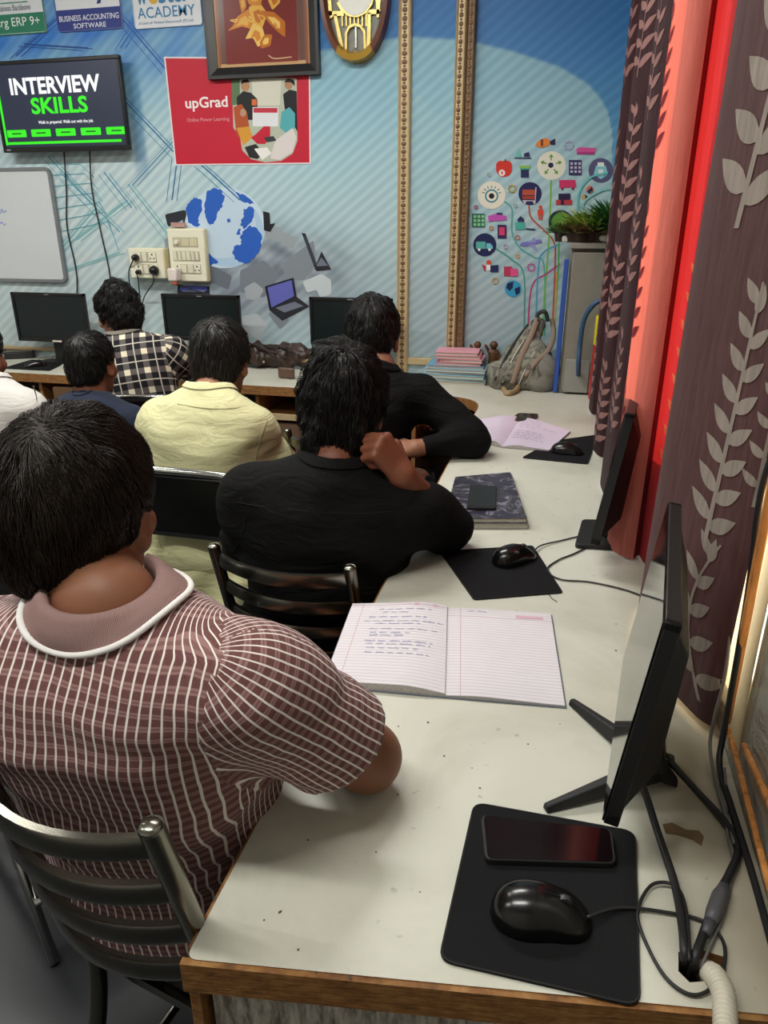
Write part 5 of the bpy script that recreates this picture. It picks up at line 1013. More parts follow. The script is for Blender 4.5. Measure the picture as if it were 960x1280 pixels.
# plants on the cabinet
def plant(c, label, kind, seed, n_, L, cols, spread):
    t = thing('potted_plant', c, label, 'plant'); rs = random.Random(seed); MB().lathe([(0, 0), (spread * .55, 0), (spread * .65, .035), (spread * .58, .04), (0, .035)], c, 18).build('pot', plain('pot_dark', '#3a2c26', .7), t, smooth=True, angle=40)
    mbs = [MB() for _ in cols]
    for i in range(n_):
        a = rs.uniform(0, 2 * math.pi); r0 = spread * .5 * math.sqrt(rs.random()); b = np.array(c) + [r0 * math.cos(a), r0 * math.sin(a), .03]; el = rs.uniform(.35, 1.35); l_ = L * rs.uniform(.6, 1.15)
        o_ = np.array([math.cos(a), math.sin(a), 0]); s_ = np.array([-math.sin(a), math.cos(a), 0]); w_ = (.006 if kind == 'blade' else .012) * rs.uniform(.7, 1.2); vs = []
        for k in range(5):
            u = k / 4; p = b + o_ * (math.cos(el) * l_ * u + .3 * l_ * u * u) + np.array([0, 0, math.sin(el) * l_ * u - .25 * l_ * u * u]); ww = w_ * math.sin(math.pi * min(1, .15 + .85 * u) ** (1 if kind == 'blade' else .8)) + .0004; vs += [p - s_ * ww, p + np.array([0, 0, -.15 * ww]), p + s_ * ww]
        fs = [(3 * k + j, 3 * k + j + 1, 3 * k + 4 + j, 3 * k + 3 + j) for k in range(4) for j in range(2)]; mbs[rs.randrange(len(cols))].add(vs, fs)
    allm = MB(); [allm.add(m_.v, m_.f, i) for i, m_ in enumerate(mbs)]
    o = allm.build('foliage', [plain('leaf' + c_, c_, .5, var=.15) for c_ in cols], t, fix=False); o['kind'] = 'stuff'
ct = zt
def ct_at(px, Y=3.27): return np.array([ony(px, 303, Y)[0], Y, ct + .0005])
plant(ct_at(738), 'yellow-green spiky grass plant above a reddish one on the cabinet', 'blade', 3, 420, .135, ['#a6c25a', '#dce07a', '#78a850', '#98b850'], .12)
plant(ct_at(722, 3.23), 'low reddish-brown leafy plant at the front of the cabinet top', 'leaf', 5, 220, .06, ['#96685a', '#6e7e4c', '#a87060', '#58693c'], .085)
plant(ct_at(752, 3.23), 'low dark leafy plant at the front by the dark curtain', 'leaf', 6, 200, .06, ['#6a5040', '#56663a', '#7d5a4a'], .07)
plant(ct_at(768, 3.27) - [0.0, 0, 0], 'taller dark green fir-like plant half hidden by the dark curtain', 'leaf', 8, 420, .17, ['#437a44', '#4f8a4c', '#356a38'], .08)
plant(ct_at(702, 3.30), 'small round grass-green plant at left end of the cabinet top', 'blade', 9, 200, .06, ['#4f8a34', '#5f9a3c', '#3c6a28'], .05)
p = ct_at(711, 3.22); t = thing('white_remote', p, 'small white plastic device lying at the left end of the cabinet top', 'device'); MB().box(p + [0, 0, .0125], (.056, .03, .024)).build('body', plain('white_pl', '#dfe0da', .4), t, bevel=.007); MB().lathe([(0, 0), (.004, 0), (.004, .002), (0, .002)], p + [0, -.015, .013], 10, R=Rx(math.pi / 2)).build('button', blk, t)
p = ct_at(757, 3.19); t = thing('pale_stone', p, 'pale pebble on the cabinet top among the low plants', 'stone'); V, F = nets(lambda q_: ell(q_, p + [0, 0, .016], (.026, .018, .016)) + wob(q_, 4, 120, .002), p - [.04, .03, .005], p + [.04, .03, .04], .004); npmesh('body', V, F, plain('pebble', '#b9b4aa', .7), t)
# fire extinguisher and its hose
ex = Z(757, 487); ex = np.array([.155, 3.12, ZD]); t = thing('fire_extinguisher', ex, 'red fire extinguisher with yellow label beside the dark curtain', 'fire extinguisher')
r_ = .042; ztop = ony(748, 385, 3.10)[2]; H = ztop - ZD
MB().lathe([(0, .001), (r_ * .92, .001), (r_, .01), (r_, H - .06), (r_ * .85, H - .03), (r_ * .4, H - .01), (r_ * .3, H), (0, H)], ex, 28).build('cylinder', plain('extinguisher_red', '#b3201f', .3, var=.05), t, smooth=True, angle=60)
MB().lathe([(r_ + .0004, ony(748, 432, 3.09)[2] - ZD), (r_ + .0012, ony(748, 432, 3.09)[2] - ZD + .001), (r_ + .0012, ony(748, 395, 3.09)[2] - ZD), (r_ + .0004, ony(748, 395, 3.09)[2] - ZD)], ex, 28).build('yellow_label', plain('label_yellow', '#e0cf1e', .4), t, smooth=True, angle=60)
for k in range(5): MB().box((ex[0] - .020, ex[1] - r_ * .88, ony(745, 402 + 5 * k, 3.08)[2]), (.018, .001, .004), Rz(-.5)).build('label_mark', plain('label_ink', '#4a4a20', .6), t)
MB().box(ex + [0, 0, H + .012], (.03, .03, .03)).build('valve', chrome, t, bevel=.004)
MB().box(ex + [-.0, -.02, H + .035], (.018, .09, .008)).build('lever', blk, t, bevel=.002)
cable('blue_hose', [ony(752, 375, 3.10), ony(741, 382, 3.10), ony(730, 400, 3.12), ony(725, 430, 3.13), ony(723, 460, 3.13), Z(723, 480, .02), Z(722, 484, .012)], .010, 'blue hose curving down in front of the grey cabinet', 'hose', plain('hose_blue', '#2e5478', .45))
t = thing('hose_base', Z(735, 487), 'dark flat fitting at the foot of the blue hose', 'fitting'); MB().box(Z(735, 485, .008), (.08, .035, .014)).build('body', blkm, t, bevel=.003)
# steel bar at the right edge beside the front curtain
t = thing('curtain_holdback', (XW, .80, 1.30), 'brushed metal handle at the right edge beside the front curtain', 'holdback')
MB().tube(spline([onx(948, 500, .235) if False else (.232, .846, 1.24), (.228, .842, 1.30), (.226, .83, 1.40), (.245, .82, 1.47), (XW, .82, 1.49)], 8), .008, 12).build('bar', steel, t, smooth=True); MB().box((XW - .004, .82, 1.49), (.008, .04, .06)).build('wall_plate', steel, t, bevel=.002)

# ------------------------------------------------------------------ curtains
def cloth_mat(name, c, trc, mixf, tex=True):
    n = NT(name); v = n.coords(scale=(1, 1, .08)); a = n.noise(v, 130, 4, .65); c = lin(c)
    cc = n.mix(n.ramp(a, [(.35, (0, 0, 0)), (.7, (1, 1, 1))]), tuple(x * .82 for x in c), tuple(min(1, x * 1.22 + .01) for x in c)); n.col(cc); n.set(rough=.75, spec=.25, sheen=.03); n.bump(a, .3, .001)
    tr = n.n('ShaderNodeBsdfTranslucent'); tr.inputs[0].default_value = lin(trc) + (1,); ms = n.n('ShaderNodeMixShader'); ms.inputs[0].default_value = mixf
    n.l(n.b.outputs[0], ms.inputs[1]); n.l(tr.outputs[0], ms.inputs[2]); n.l(ms.outputs[0], n.t.nodes['Material Output'].inputs['Surface']); return n.m
class Curtain:
    def __init__(s, label, plan, z0, z1, flare=0.0, wave=(0, 0), zflare=None, hem=.03):
        P = spline([(x, y, 0) for x, y in plan], 16)[:, :2]; d = np.concatenate([[0], np.cumsum(np.sqrt((np.diff(P, axis=0) ** 2).sum(1)))])
        s.L = d[-1]; s.P = P; s.d = d; s.z0 = z0; s.z1 = z1; s.flare = flare; s.wave = wave
        s.t = thing('curtain', (float(P[:, 0].mean()), float(P[:, 1].mean()), z0), label, 'curtain', 'leaf-patterned curtains at the window')
    def pt(s, a, z):
        a = np.asarray(a, float); z = np.asarray(z, float); x = np.interp(a, s.d, s.P[:, 0]); y = np.interp(a, s.d, s.P[:, 1]); h = (s.z1 - z)
        x = x + s.flare * np.clip(1.6 - z, 0, 1) + s.wave[0] * np.sin(a * s.wave[1] + 1.5 * z) * np.clip(h, 0, 1); y = y + s.wave[0] * .4 * np.sin(a * s.wave[1] * .7 + 3 * z); return np.stack([x, y, z], -1)
    def sheet(s, a0, a1, mat, name='cloth', na=None):
        na = na or max(6, int((a1 - a0) / .008)); A = np.linspace(a0, a1, na); Zs = np.linspace(s.z0, s.z1, 60); G = s.pt(A[:, None] + 0 * Zs, Zs[None] + 0 * A[:, None])
        o = MB().grid(G).build(name, mat, s.t, smooth=True, fix=False); return o
    def sprig(s, mats, a, zb, zt_, leaf, lean=0.0, side=1, nl=7, stem=.007, curve=.0, mb=None, ax=1.25):
        """stem from zb to zt, drifting by lean, pairs of leaves; printed just off the cloth"""
        mb = mb or MB(); off = .0012 * side
        def onc(aa, zz):
            p = s.pt(aa, zz); q = s.pt(aa + .002, zz); T = q - p; N = np.stack([T[..., 1], -T[..., 0], 0 * T[..., 0]], -1); N /= np.sqrt((N ** 2).sum(-1))[..., None] + 1e-9; return p + N * off
        H = zt_ - zb; sa = lambda u: a + lean * u + curve * math.sin(math.pi * u)
        us = np.linspace(0, 1, 14); G = np.array([[onc(sa(u) + k * stem * .5 * (1 - .5 * u), zb + H * u) for k in (-1, 1)] for u in us]); mb.grid(G)
        for i in range(nl):
            u = (i + .55) / nl * .95 + .03
            for sd_ in (-1, 1):
                if i == nl - 1 and sd_ == 1: ang = .15
                else: ang = 1.0 - .3 * u
                l_ = leaf * (1 - .35 * u) * (1.0 if sd_ < 0 else .95); w2 = l_ * .21; uo = u - (.035 if sd_ > 0 else 0); b0 = (sa(uo), zb + H * uo); dx, dz = sd_ * math.sin(ang), math.cos(ang); rows = []
                for k in range(8):
                    v_ = k / 7; cx_ = b0[0] + dx * l_ * v_ * 1.0 + sd_ * .12 * l_ * v_ * (1 - v_); cz = b0[1] + dz * l_ * v_; ww = w2 * math.sin(math.pi * v_ ** .75) + .0004
                    rows.append([onc(b0[0] + (cx_ - b0[0] + j * dz * ww) * ax, cz - j * dx * ww) for j in (-1, 0, 1)])
                mb.grid(np.array(rows))
        return mb
# front curtain: dusky brown with grey leaves
c1 = Curtain('front curtain, dusky brown with large grey leaves, hanging to the desk by the nearest monitor', [(.268, 1.47), (.240, 1.36), (.205, 1.31), (.186, 1.235), (.180, 1.16), (.193, 1.09), (.215, 1.02), (.243, .955), (.262, .935)], ZD + .012, 2.45, flare=-.012, wave=(.004, 12))
brown = cloth_mat('dusky_brown_cloth', '#4a3334', '#4a2426', .10); grey_leaf = cloth_mat('grey_leaf_print', '#94897f', '#5a4a48', .10)
c1.sheet(0, c1.L, brown); ea = c1.L - .434
for (a_, zb, zt_, lf, ln, nl_, st_w, cv_) in [(.285, 1.43, 1.84, .078, .06, 7, .012, 0), (.350, 1.02, 1.37, .056, .015, 8, .010, 0), (.405, .79, 1.03, .058, -.02, 5, .009, -.05), (.34, 1.86, 2.3, .07, .05, 6, .011, 0), (.24, 1.95, 2.3, .06, .02, 6, .008, 0), (.425, 1.10, 1.30, .030, .0, 5, .006, 0)]:
    c1.sprig(None, ea + a_, zb, zt_, lf, ln, nl=nl_, stem=st_w, curve=cv_).build('leaf_print', grey_leaf, c1.t, smooth=True, fix=False)
# middle curtain: salmon and red bands carry backlit glow in their cloth colour
c2 = Curtain('bright salmon and red curtain lit from behind, between the dark and front curtains', [(.268, 1.86), (.225, 1.77), (.200, 1.72), (.160, 1.69), (.139, 1.64), (.137, 1.585), (.150, 1.54), (.168, 1.515), (.185, 1.512), (.198, 1.535), (.206, 1.50), (.222, 1.46), (.245, 1.445), (.266, 1.45)], ZD + .006, 2.45, flare=.0, wave=(.002, 30))
print('c2 L', c2.L, [round(float(np.interp(y, c2.P[::-1, 1], c2.d[::-1])), 3) for y in (1.7, 1.6, 1.52)])

salmon = cloth_mat('salmon_glow_cloth', '#b4685e', '#d8644e', .30); red_glow = cloth_mat('red_glow_cloth', '#9a1c24', '#cc2a26', .27); fold_shade = cloth_mat('fold_shade_cloth', '#6a141e', '#8a1018', .2); maroon = cloth_mat('maroon_cloth', '#2c0f15', '#3a0c12', .05); dusty = cloth_mat('dusty_pink_print', '#8f6864', '#5a3434', .06); wine = cloth_mat('wine_leaf_print', '#7a1c2a', '#7a1420', .2); peach = cloth_mat('peach_leaf_print', '#e09468', '#ffb070', .5)
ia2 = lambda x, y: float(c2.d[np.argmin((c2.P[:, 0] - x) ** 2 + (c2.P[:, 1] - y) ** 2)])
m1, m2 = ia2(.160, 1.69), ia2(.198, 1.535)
c2.sheet(0, m1, maroon); m0 = ia2(.185, 1.512); c2.sheet(m1, m0, salmon); c2.sheet(m0, m2, fold_shade); c2.sheet(m2, c2.L, red_glow)  # deep red strip paints the shade of a fold between the bands
for (zb, zt_) in ((.86, 1.12), (1.20, 1.48), (1.55, 1.80), (1.9, 2.2)): c2.sprig(None, ia2(.138, 1.60), zb, zt_, .048, .0, nl=7, stem=.006, ax=1.2).build('wine_leaf_print', wine, c2.t, smooth=True, fix=False)
for (zb, zt_) in ((.95, 1.38), (1.75, 2.1)): c2.sprig(None, ia2(.232, 1.46), zb, zt_, .042, .0, nl=8, stem=.005, ax=1.5).build('peach_leaf_print', peach, c2.t, smooth=True, fix=False)
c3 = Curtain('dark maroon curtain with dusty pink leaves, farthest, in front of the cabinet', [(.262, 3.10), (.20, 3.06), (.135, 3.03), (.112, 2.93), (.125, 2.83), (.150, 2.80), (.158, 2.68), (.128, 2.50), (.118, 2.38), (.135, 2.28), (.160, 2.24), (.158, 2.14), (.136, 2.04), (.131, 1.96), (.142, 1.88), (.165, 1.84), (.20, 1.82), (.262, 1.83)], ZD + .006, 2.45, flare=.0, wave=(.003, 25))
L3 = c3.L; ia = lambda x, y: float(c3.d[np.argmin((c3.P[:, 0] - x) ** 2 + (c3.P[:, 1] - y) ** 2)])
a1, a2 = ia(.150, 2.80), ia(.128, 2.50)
c3.sheet(0, a1, maroon); c3.sheet(a1, a2, red_glow); c3.sheet(a2, L3, maroon)  # middle red strip painted in for backlight through the gap
k1, k2, k3 = ia(.112, 2.93), ia(.130, 2.30), ia(.136, 1.93)
SP = [(k1 + .03 * (k % 2) + .03, zb, zt_, .075, .01, 6, 1.4) for k, (zb, zt_) in enumerate([(.80, 1.08), (1.12, 1.40), (1.46, 1.80), (1.86, 2.2)])]
SP += [(k2 - .02, zb, zt_, .062, .02, 7, 1.9) for (zb, zt_) in [(.78, 1.05), (1.10, 1.38), (1.42, 1.74), (1.80, 2.1)]] + [(k3 + .02, zb + .03, zt_, .055, .0, 7, 1.6) for (zb, zt_) in [(.90, 1.20), (1.26, 1.56), (1.62, 1.95), (2.0, 2.3)]]
for (a_, zb, zt_, lf, ln, nl_, ax_) in SP: c3.sprig(None, a_, zb, zt_, lf * .8, ln, nl=nl_, stem=.007, ax=ax_).build('leaf_print', dusty, c3.t, smooth=True, fix=False)
t = thing('curtain_rod', (.20, 2.1, 2.47), 'steel curtain rod above the window', 'curtain rod'); MB().tube([(.20, .80, 2.47), (.20, 3.2, 2.47)], .012, 12).build('rod', steel, t, smooth=True)
for y in (.85, 3.15): MB().box((.235, y, 2.47), (.07, .02, .03)).build('bracket', steel, t)
# ================================================================== PEOPLE
skinm = {}
def skin(name, c):
    n = NT('skin_' + name); v = n.coords(); c = lin(c); a = n.noise(v, 14, 4); n.col(n.mix(a, tuple(x * .85 for x in c), tuple(x * 1.12 for x in c))); n.set(rough=.5, spec=.35, sss=.08)
    n.b.inputs['Subsurface Radius'].default_value = (.02, .008, .004); n.bump(n.noise(v, 420, 2), .12, .001); return n.m
def hair_mat(name, c, c2):
    n = NT('hair_' + name); v = n.coords(); a = n.noise(v, 70, 4, .7); n.col(n.mix(a, lin(c), lin(c2))); n.set(rough=.42, spec=.35); n.bump(n.noise(v, 320, 3), .5, .002); return n.m
def basis(yaw, pitch=0.0, roll=0.0):
    """columns: right, forward, up"""
    return Rz(yaw) @ Rx(pitch) @ Ry(roll)
def hand_fn(W, D, N, S_, curl, s=1.0, thumb=.4):
    """W wrist, D towards the fingers, N back-of-hand normal, S_ side the thumb is on"""
    W = np.array(W, float); D = D / np.linalg.norm(D); N = N - D * (N @ D); N /= np.linalg.norm(N); T_ = np.cross(D, N); T_ = T_ if T_ @ S_ > 0 else -T_
    segs = []; kn = []
    for i, (off, L, ln) in enumerate([(.026, .083, 1.0), (.009, .088, 1.1), (-.009, .084, 1.02), (-.025, .076, .82)]):
        k = W + (D * L + T_ * off + N * (.003 if i in (1, 2) else 0)) * s; kn.append(k); segs.append((W + (D * .012 + T_ * off * .6) * s, k, .013 * s, .0105 * s, .010))
        a = 0.0; p = k
        for j, (l_, r0, r1) in enumerate([(.042, .0095, .0085), (.026, .0085, .0078), (.021, .0078, .0066)]):
            a += curl[j] * (1 + .06 * i); q = p + (D * math.cos(a) - N * math.sin(a)) * l_ * ln * s; segs.append((p, q, r0 * s, r1 * s, .0025)); p = q
    b = W + (D * .018 + T_ * .020 - N * .004) * s; m = b + (D * .034 + T_ * .024 - N * .012) * s; e = m + (D * .030 + T_ * (.018 - .03 * thumb) - N * .014 * (1 + thumb)) * s; g = e + (D * .022 - T_ * .022 * thumb - N * .006) * s
    th = [(b, m, .014 * s, .0115 * s, .006), (m, e, .0112 * s, .0095 * s, .003), (e, g, .0095 * s, .0075 * s, .003)]
    def f(p):
        palm = None
        for i in range(4):
            a_, b_, r0, r1, k = segs[i * 4]; d = cone(p, a_, b_, r0, r1); palm = d if palm is None else smin(palm, d, .012)
        fs = palm
        for i in range(4):
            for j in (1, 2, 3):
                a_, b_, r0, r1, k = segs[i * 4 + j]; d = cone(p, a_, b_, r0, r1); fs = smin(fs, d, .003) if j > 1 else smin(fs, d, .005)
        for a_, b_, r0, r1, k in th: fs = smin(fs, cone(p, a_, b_, r0, r1), k)
        return fs
    return f, W + D * .06 * s
def person(root_label, N, yaw, pelvis, head, hrot, hs, SL, SR, EL, ER, WL, WR, skinc, shirt, trouser, sleeve=('long', 'long'), hair=None, group=None, h=.009, hands=(None, None), seated=True, lean_w=.0, sh_infl=.012, body_s=1.0, fold=(.004, 26), hem=.50, sleeve_end=(1.0, 1.0), knees=None, face=True, seed=1, hair_fn=None, collar=None, neck_r=.060, build_legs=True, arm_r=1.0, torso_r=1.0, sleeve_r=.008):
    N = np.array(N, float); pelvis = np.array(pelvis, float); SL, SR, EL, ER, WL, WR = [np.array(q, float) for q in (SL, SR, EL, ER, WL, WR)]
    root = thing('person', (pelvis[0], pelvis[1], 0), root_label, 'person', group)
    U = N - pelvis; Ls = np.linalg.norm(U); U /= Ls; R0 = (SR - SL); R0 -= U * (R0 @ U); R0 /= np.linalg.norm(R0); F = np.cross(U, R0); A = np.stack([R0, F, U], 1)
    Rp = np.array([math.cos(yaw), math.sin(yaw), 0]); Fp = np.array([-math.sin(yaw), math.cos(yaw), 0]); Ap = np.stack([Rp, Fp, np.array([0, 0, 1.0])], 1)
    tr = torso_r; chest = pelvis + U * Ls * .66 - F * .0; waist = pelvis + U * Ls * .33; b = body_s
    sc = (SL + SR) / 2
    def torso(p, inf):
        d = ell(p, pelvis + [0, 0, .0], np.array([.165 * tr + inf, .125 * tr + inf, .135 + inf]) * b, Ap)
        d = smin(d, ell(p, waist, np.array([.145 * tr + inf, .108 * tr + inf, .16 + inf]) * b, A), .07)
        d = smin(d, ell(p, chest, np.array([.162 * tr + inf, .118 * tr + inf, .175 + inf]) * b, A), .08)
        for s_, Sx in ((-1, SL), (1, SR)):
            d = smin(d, cone(p, sc - U * .02 + (Sx - sc) * .25, Sx - U * .01, (.075 + inf) * b, (.055 + inf) * b), .05)
            d = smin(d, cone(p, N - U * .030, sc + (Sx - sc) * .62 + U * .010, (.048 + inf * .5) * b, (.042 + inf) * b), .05)
            d = smin(d, ell(p, chest + R0 * .075 * s_ * b - F * .055 * b + U * .03, np.array([.06, .05, .09]) * b + inf, A), .05)
        return d
    def arm(p, Sx, Ex, Wx, inf, k=1.0):
        d = cone(p, Sx, Ex, (.050 * arm_r + inf) * b, (.040 * arm_r + inf) * b); return smin(d, cone(p, Ex, Wx, (.040 * arm_r + inf) * b, (.026 + inf * .8) * b), .02)
    # ---- skin: coarse trunk and limbs, fine head and hands, in one mesh
    hc = np.array(head, float); HR = basis(*hrot); nb_ = N - F * .0
    def neckf(p): 
        e = hc + HR @ np.array([0, -.022, -.055]) * hs; return smin(cone(p, e, N + U * -.0, .056 * hs, .060 * hs * 1.03), ell(p, hc + HR @ np.array([0, -.045, -.06]) * hs, np.array([.045, .035, .06]) * hs, HR), .03)
    def headf(p):
        q = ((p - hc.astype(p.dtype)) @ HR.astype(p.dtype)) / hs
        d = ell(q, (0, -.014, .036), (.077, .097, .093)); d = smin(d, ell(q, (0, .026, -.025), (.064, .072, .10)), .03); d = smin(d, ell(q, (0, .045, -.088), (.042, .045, .034)), .03)
        if face:
            d = smin(d, cone(q, (0, .092, .020), (0, .112, -.022), .009, .013), .012); d = smin(d, ell(q, (0, .092, .034), (.05, .014, .010)), .015)
            for s_ in (-1, 1):
                d = smax(d, -ell(q, (.030 * s_, .101, .012), (.017, .014, .011)), .012); d = smin(d, ell(q, (.030 * s_, .086, .011), (.013, .012, .011)), .003)
                d = smin(d, ell(q, (.045 * s_, .070, -.02), (.02, .02, .02)), .02); d = smin(d, ell(q, (.010 * s_, .108, -.026), (.008, .008, .007)), .006)
            d = smin(d, ell(q, (0, .092, -.052), (.023, .011, .006)), .006); d = smin(d, ell(q, (0, .090, -.064), (.020, .011, .006)), .005); d = smax(d, -ell(q, (0, .104, -.058), (.024, .010, .0018)), .003)
        for s_ in (-1, 1):   # ears
            er = Rz(-.35 * s_) @ Rx(.12); c = np.array([.081 * s_, -.002, -.004]); e = ell(q, c, (.009, .021, .034), er); e = smin(e, ell(q, c + [.003 * s_, .006, -.026], (.007, .010, .012)), .008)
            e = smax(e, -ell(q, c + [.010 * s_, .004, .002], (.008, .011, .020), er), .006); d = smin(d, e, .008)
        return smin(d * hs, neckf(p), .022)
    parts = []
    lo = np.minimum(hc - .15 * hs, N - .09); hi = np.maximum(hc + .15 * hs, N + .09); lo[2] = N[2] - .05; hi[2] = hc[2] + .14 * hs
    hh = max(.0045, h * .5); parts.append(nets(lambda p: np.maximum(headf(p), (N - U * .03)[2] - p[..., 2]), lo, hi, hh))
    hip = [pelvis + Rp * .085 * s_ + [0, 0, -.01] for s_ in (-1, 1)]
    if knees is None: knees = [hip[i] + Fp * .40 + Rp * (.05 * (-1, 1)[i]) + [0, 0, .01] for i in (0, 1)]
    ank = [knees[i] + Fp * .02 - [0, 0, knees[i][2] - .085] for i in (0, 1)]
    def legs(p, inf):
        d = None
        for i in (0, 1):
            e = cone(p, hip[i], knees[i], .082 + inf, .056 + inf); e = smin(e, cone(p, knees[i], ank[i], .052 + inf, .034 + inf * 1.3), .03); d = e if d is None else smin(d, e, .02)
        return d
    allp = np.array([pelvis, N, SL, SR] + [q for q in knees] + [q for q in ank]); lo, hi = allp.min(0) - .14, allp.max(0) + .14; lo[2] = .02
    if build_legs:
        parts.append(nets(lambda p: smin(torso(p, -.012), legs(p, -.006), .04), lo, np.array([hi[0], hi[1], N[2] + .02]), .016))
    for (Sx, Ex, Wx, hd, sg) in ((SL, EL, WL, hands[0], -1), (SR, ER, WR, hands[1], 1)):
        hd = hd or {}
        D = hd.get('D', Wx - Ex); Nn = hd.get('N', np.array([0, 0, 1.0])); hf, _ = hand_fn(Wx, np.array(D, float), np.array(Nn, float), hd.get('S', -R0 * sg), hd.get('curl', (.5, .6, .4)), b * 1.0, hd.get('thumb', .5))
        q = np.array([Sx, Ex, Wx, np.array(Wx) + np.array(D) / np.linalg.norm(D) * .18]); f_ = lambda p: smin(arm(p, Sx, Ex, Wx, 0), hf(p), .018)
        fine = hd.get('h', .006); q = np.array([Ex, Wx, np.array(Wx) + np.array(D) / np.linalg.norm(D) * .17]); pad = .075
        parts.append(nets(lambda p: arm(p, Sx, Ex, Wx, 0), np.minimum(Sx, Ex) - .07, np.maximum(Sx, Ex) + .07, .010))
        parts.append(nets(f_, q.min(0) - pad, q.max(0) + pad, fine))
    parts = [p_ for p_ in parts if len(p_[0])]
    npmesh('body', [p_[0] for p_ in parts], [p_[1] for p_ in parts], skinc, root)
    # ---- shirt
    ft = fold
    def shirtf(p, folds=True):
        d = torso(p, sh_infl)
        for i, (Sx, Ex, Wx) in enumerate(((SL, EL, WL), (SR, ER, WR))):
            r0 = (.054 * arm_r + sleeve_r) * b
            if sleeve[i] == 'short':
                e = Sx + (Ex - Sx) * sleeve_end[i]; a_ = (Ex - Sx) / np.linalg.norm(Ex - Sx); s1 = cone(p, Sx, e + a_ * .03, r0, r0 * .98); s1 = smax(s1, (p - e.astype(p.dtype)) @ a_.astype(p.dtype), .006)
            else:
                e = Ex + (Wx - Ex) * sleeve_end[i]; s1 = smin(cone(p, Sx, Ex, r0, (.046 * arm_r + sleeve_r) * b), cone(p, Ex, e, (.046 * arm_r + sleeve_r) * b, (.032 + sleeve_r) * b), .02)
            d = smin(d, s1, .035)
        if folds: d = d + wob(p * np.array([.8, .8, 1.5], p.dtype), seed, ft[1], ft[0]) + wob(p * np.array([.6, .6, 2.2], p.dtype), seed + 7, ft[1] * 1.7, ft[0] * .5)
        d = smax(d, -cone(p, N + U * .030 + F * .012, N + U * .3, neck_r * b, neck_r * b), .006)
        d = smax(d, hem - p[..., 2], .01); return d
    pts = np.array([pelvis - [.19, .19, .05], pelvis + [.19, .19, 0], SL, SR, EL, ER, WL, WR, N + U * .05]); lo, hi = pts.min(0) - .085, pts.max(0) + .085; lo[2] = max(lo[2], hem - .02)
    V, Fc = nets(lambda p: shirtf(p), lo, hi, h)
    mid = V[Fc].mean(1)
    dt = torso(mid, sh_infl) ; da = [cone(mid, Sx + (Ex - Sx) * .10, Ex, .05, .05) if True else 0 for (Sx, Ex) in ((SL, EL), (SR, ER))]; df = [cone(mid, Ex, Wx, .045, .04) for (Ex, Wx) in ((EL, WL), (ER, WR))]
    uv = np.zeros(Fc.shape + (2,)); C4 = V[Fc]
    q = (C4 - chest) @ A; th = np.arctan2(q[..., 0], -q[..., 1]); thm = np.arctan2(((mid - chest) @ A)[:, 0], -((mid - chest) @ A)[:, 1])[:, None]; th = np.where(th - thm > math.pi, th - 2 * math.pi, np.where(thm - th > math.pi, th + 2 * math.pi, th))
    ax_ = np.abs(q[..., 0]); uv[..., 0] = q[..., 0] + np.sign(q[..., 0]) * np.maximum(0, q[..., 1] + .07) * np.clip((ax_ - .09) / .05, 0, 1); uv[..., 1] = q[..., 2] + np.maximum(0, q[..., 1] + .02) * np.clip((q[..., 2] - .10) / .05, 0, 1)
    for i, (Sx, Ex, Wx) in enumerate(((SL, EL, WL), (SR, ER, WR))):
        out = (Sx - sc) / np.linalg.norm(Sx - sc); m = (((mid - Sx) @ out) > -.025 * b) & (np.minimum(da[i], df[i]) < .05)
        a_ = (Ex - Sx) / np.linalg.norm(Ex - Sx); u1 = np.cross(a_, U); u1 /= np.linalg.norm(u1); u2 = np.cross(a_, u1); qq = C4[m] - Sx; t_ = np.arctan2(qq @ u1, qq @ u2); mm = mid[m] - Sx; tm = np.arctan2(mm @ u1, mm @ u2)[:, None]
        t_ = np.where(t_ - tm > math.pi, t_ - 2 * math.pi, np.where(tm - t_ > math.pi, t_ + 2 * math.pi, t_)); uv[m, :, 0] = t_ * .075 + .003; uv[m, :, 1] = qq @ a_
    npmesh('shirt', V, Fc, shirt, root, uv=uv)
    # ---- trousers and shoes
    if build_legs:
        V, Fc = nets(lambda p: np.maximum(smin(legs(p, .008), np.maximum(ell(p, pelvis, (.172, .132, .13), Ap), p[..., 2] - hem - .06), .03), .10 - p[..., 2]) + wob(p, seed + 3, 30, .003), np.array([lo[0] - .02, lo[1] - .02, .06]) if False else (np.minimum(allp.min(0), pelvis - .2) - [.1, .1, 0]) * [1, 1, 0] + [0, 0, .08], np.array([hi[0] + .2, allp[:, 1].max() + .14, hem + .08]), .014)
        npmesh('trousers', V, Fc, trouser, root)
        for i in (0, 1):
            a_ = ank[i]; g = lambda p: np.maximum(smin(cone(p, a_ + [0, 0, -.04] - Fp * .03, a_ + Fp * .13 + [0, 0, -.055], .042, .034), cone(p, a_ + [0, 0, -.02], a_ + [0, 0, .01], .042, .038), .03), .004 - p[..., 2])
            V, Fc = nets(g, a_ + np.array([-.2, -.2, -.1]), a_ + np.array([.2, .2, .08]), .009); npmesh('shoe', V, Fc, plain('shoe_dark', '#1b1a1a', .5), root)
    # ---- hair
    hp = dict(n=1500, L=.05, t=(.012, .014, .016), seed=seed, w=.0011, lift=.003, steps=7, nape=-.085, side=.012, front=.075, crown=(0.0, -.06, .10), shagg=.004, down=.5)
    if hair: hp.update(hair)
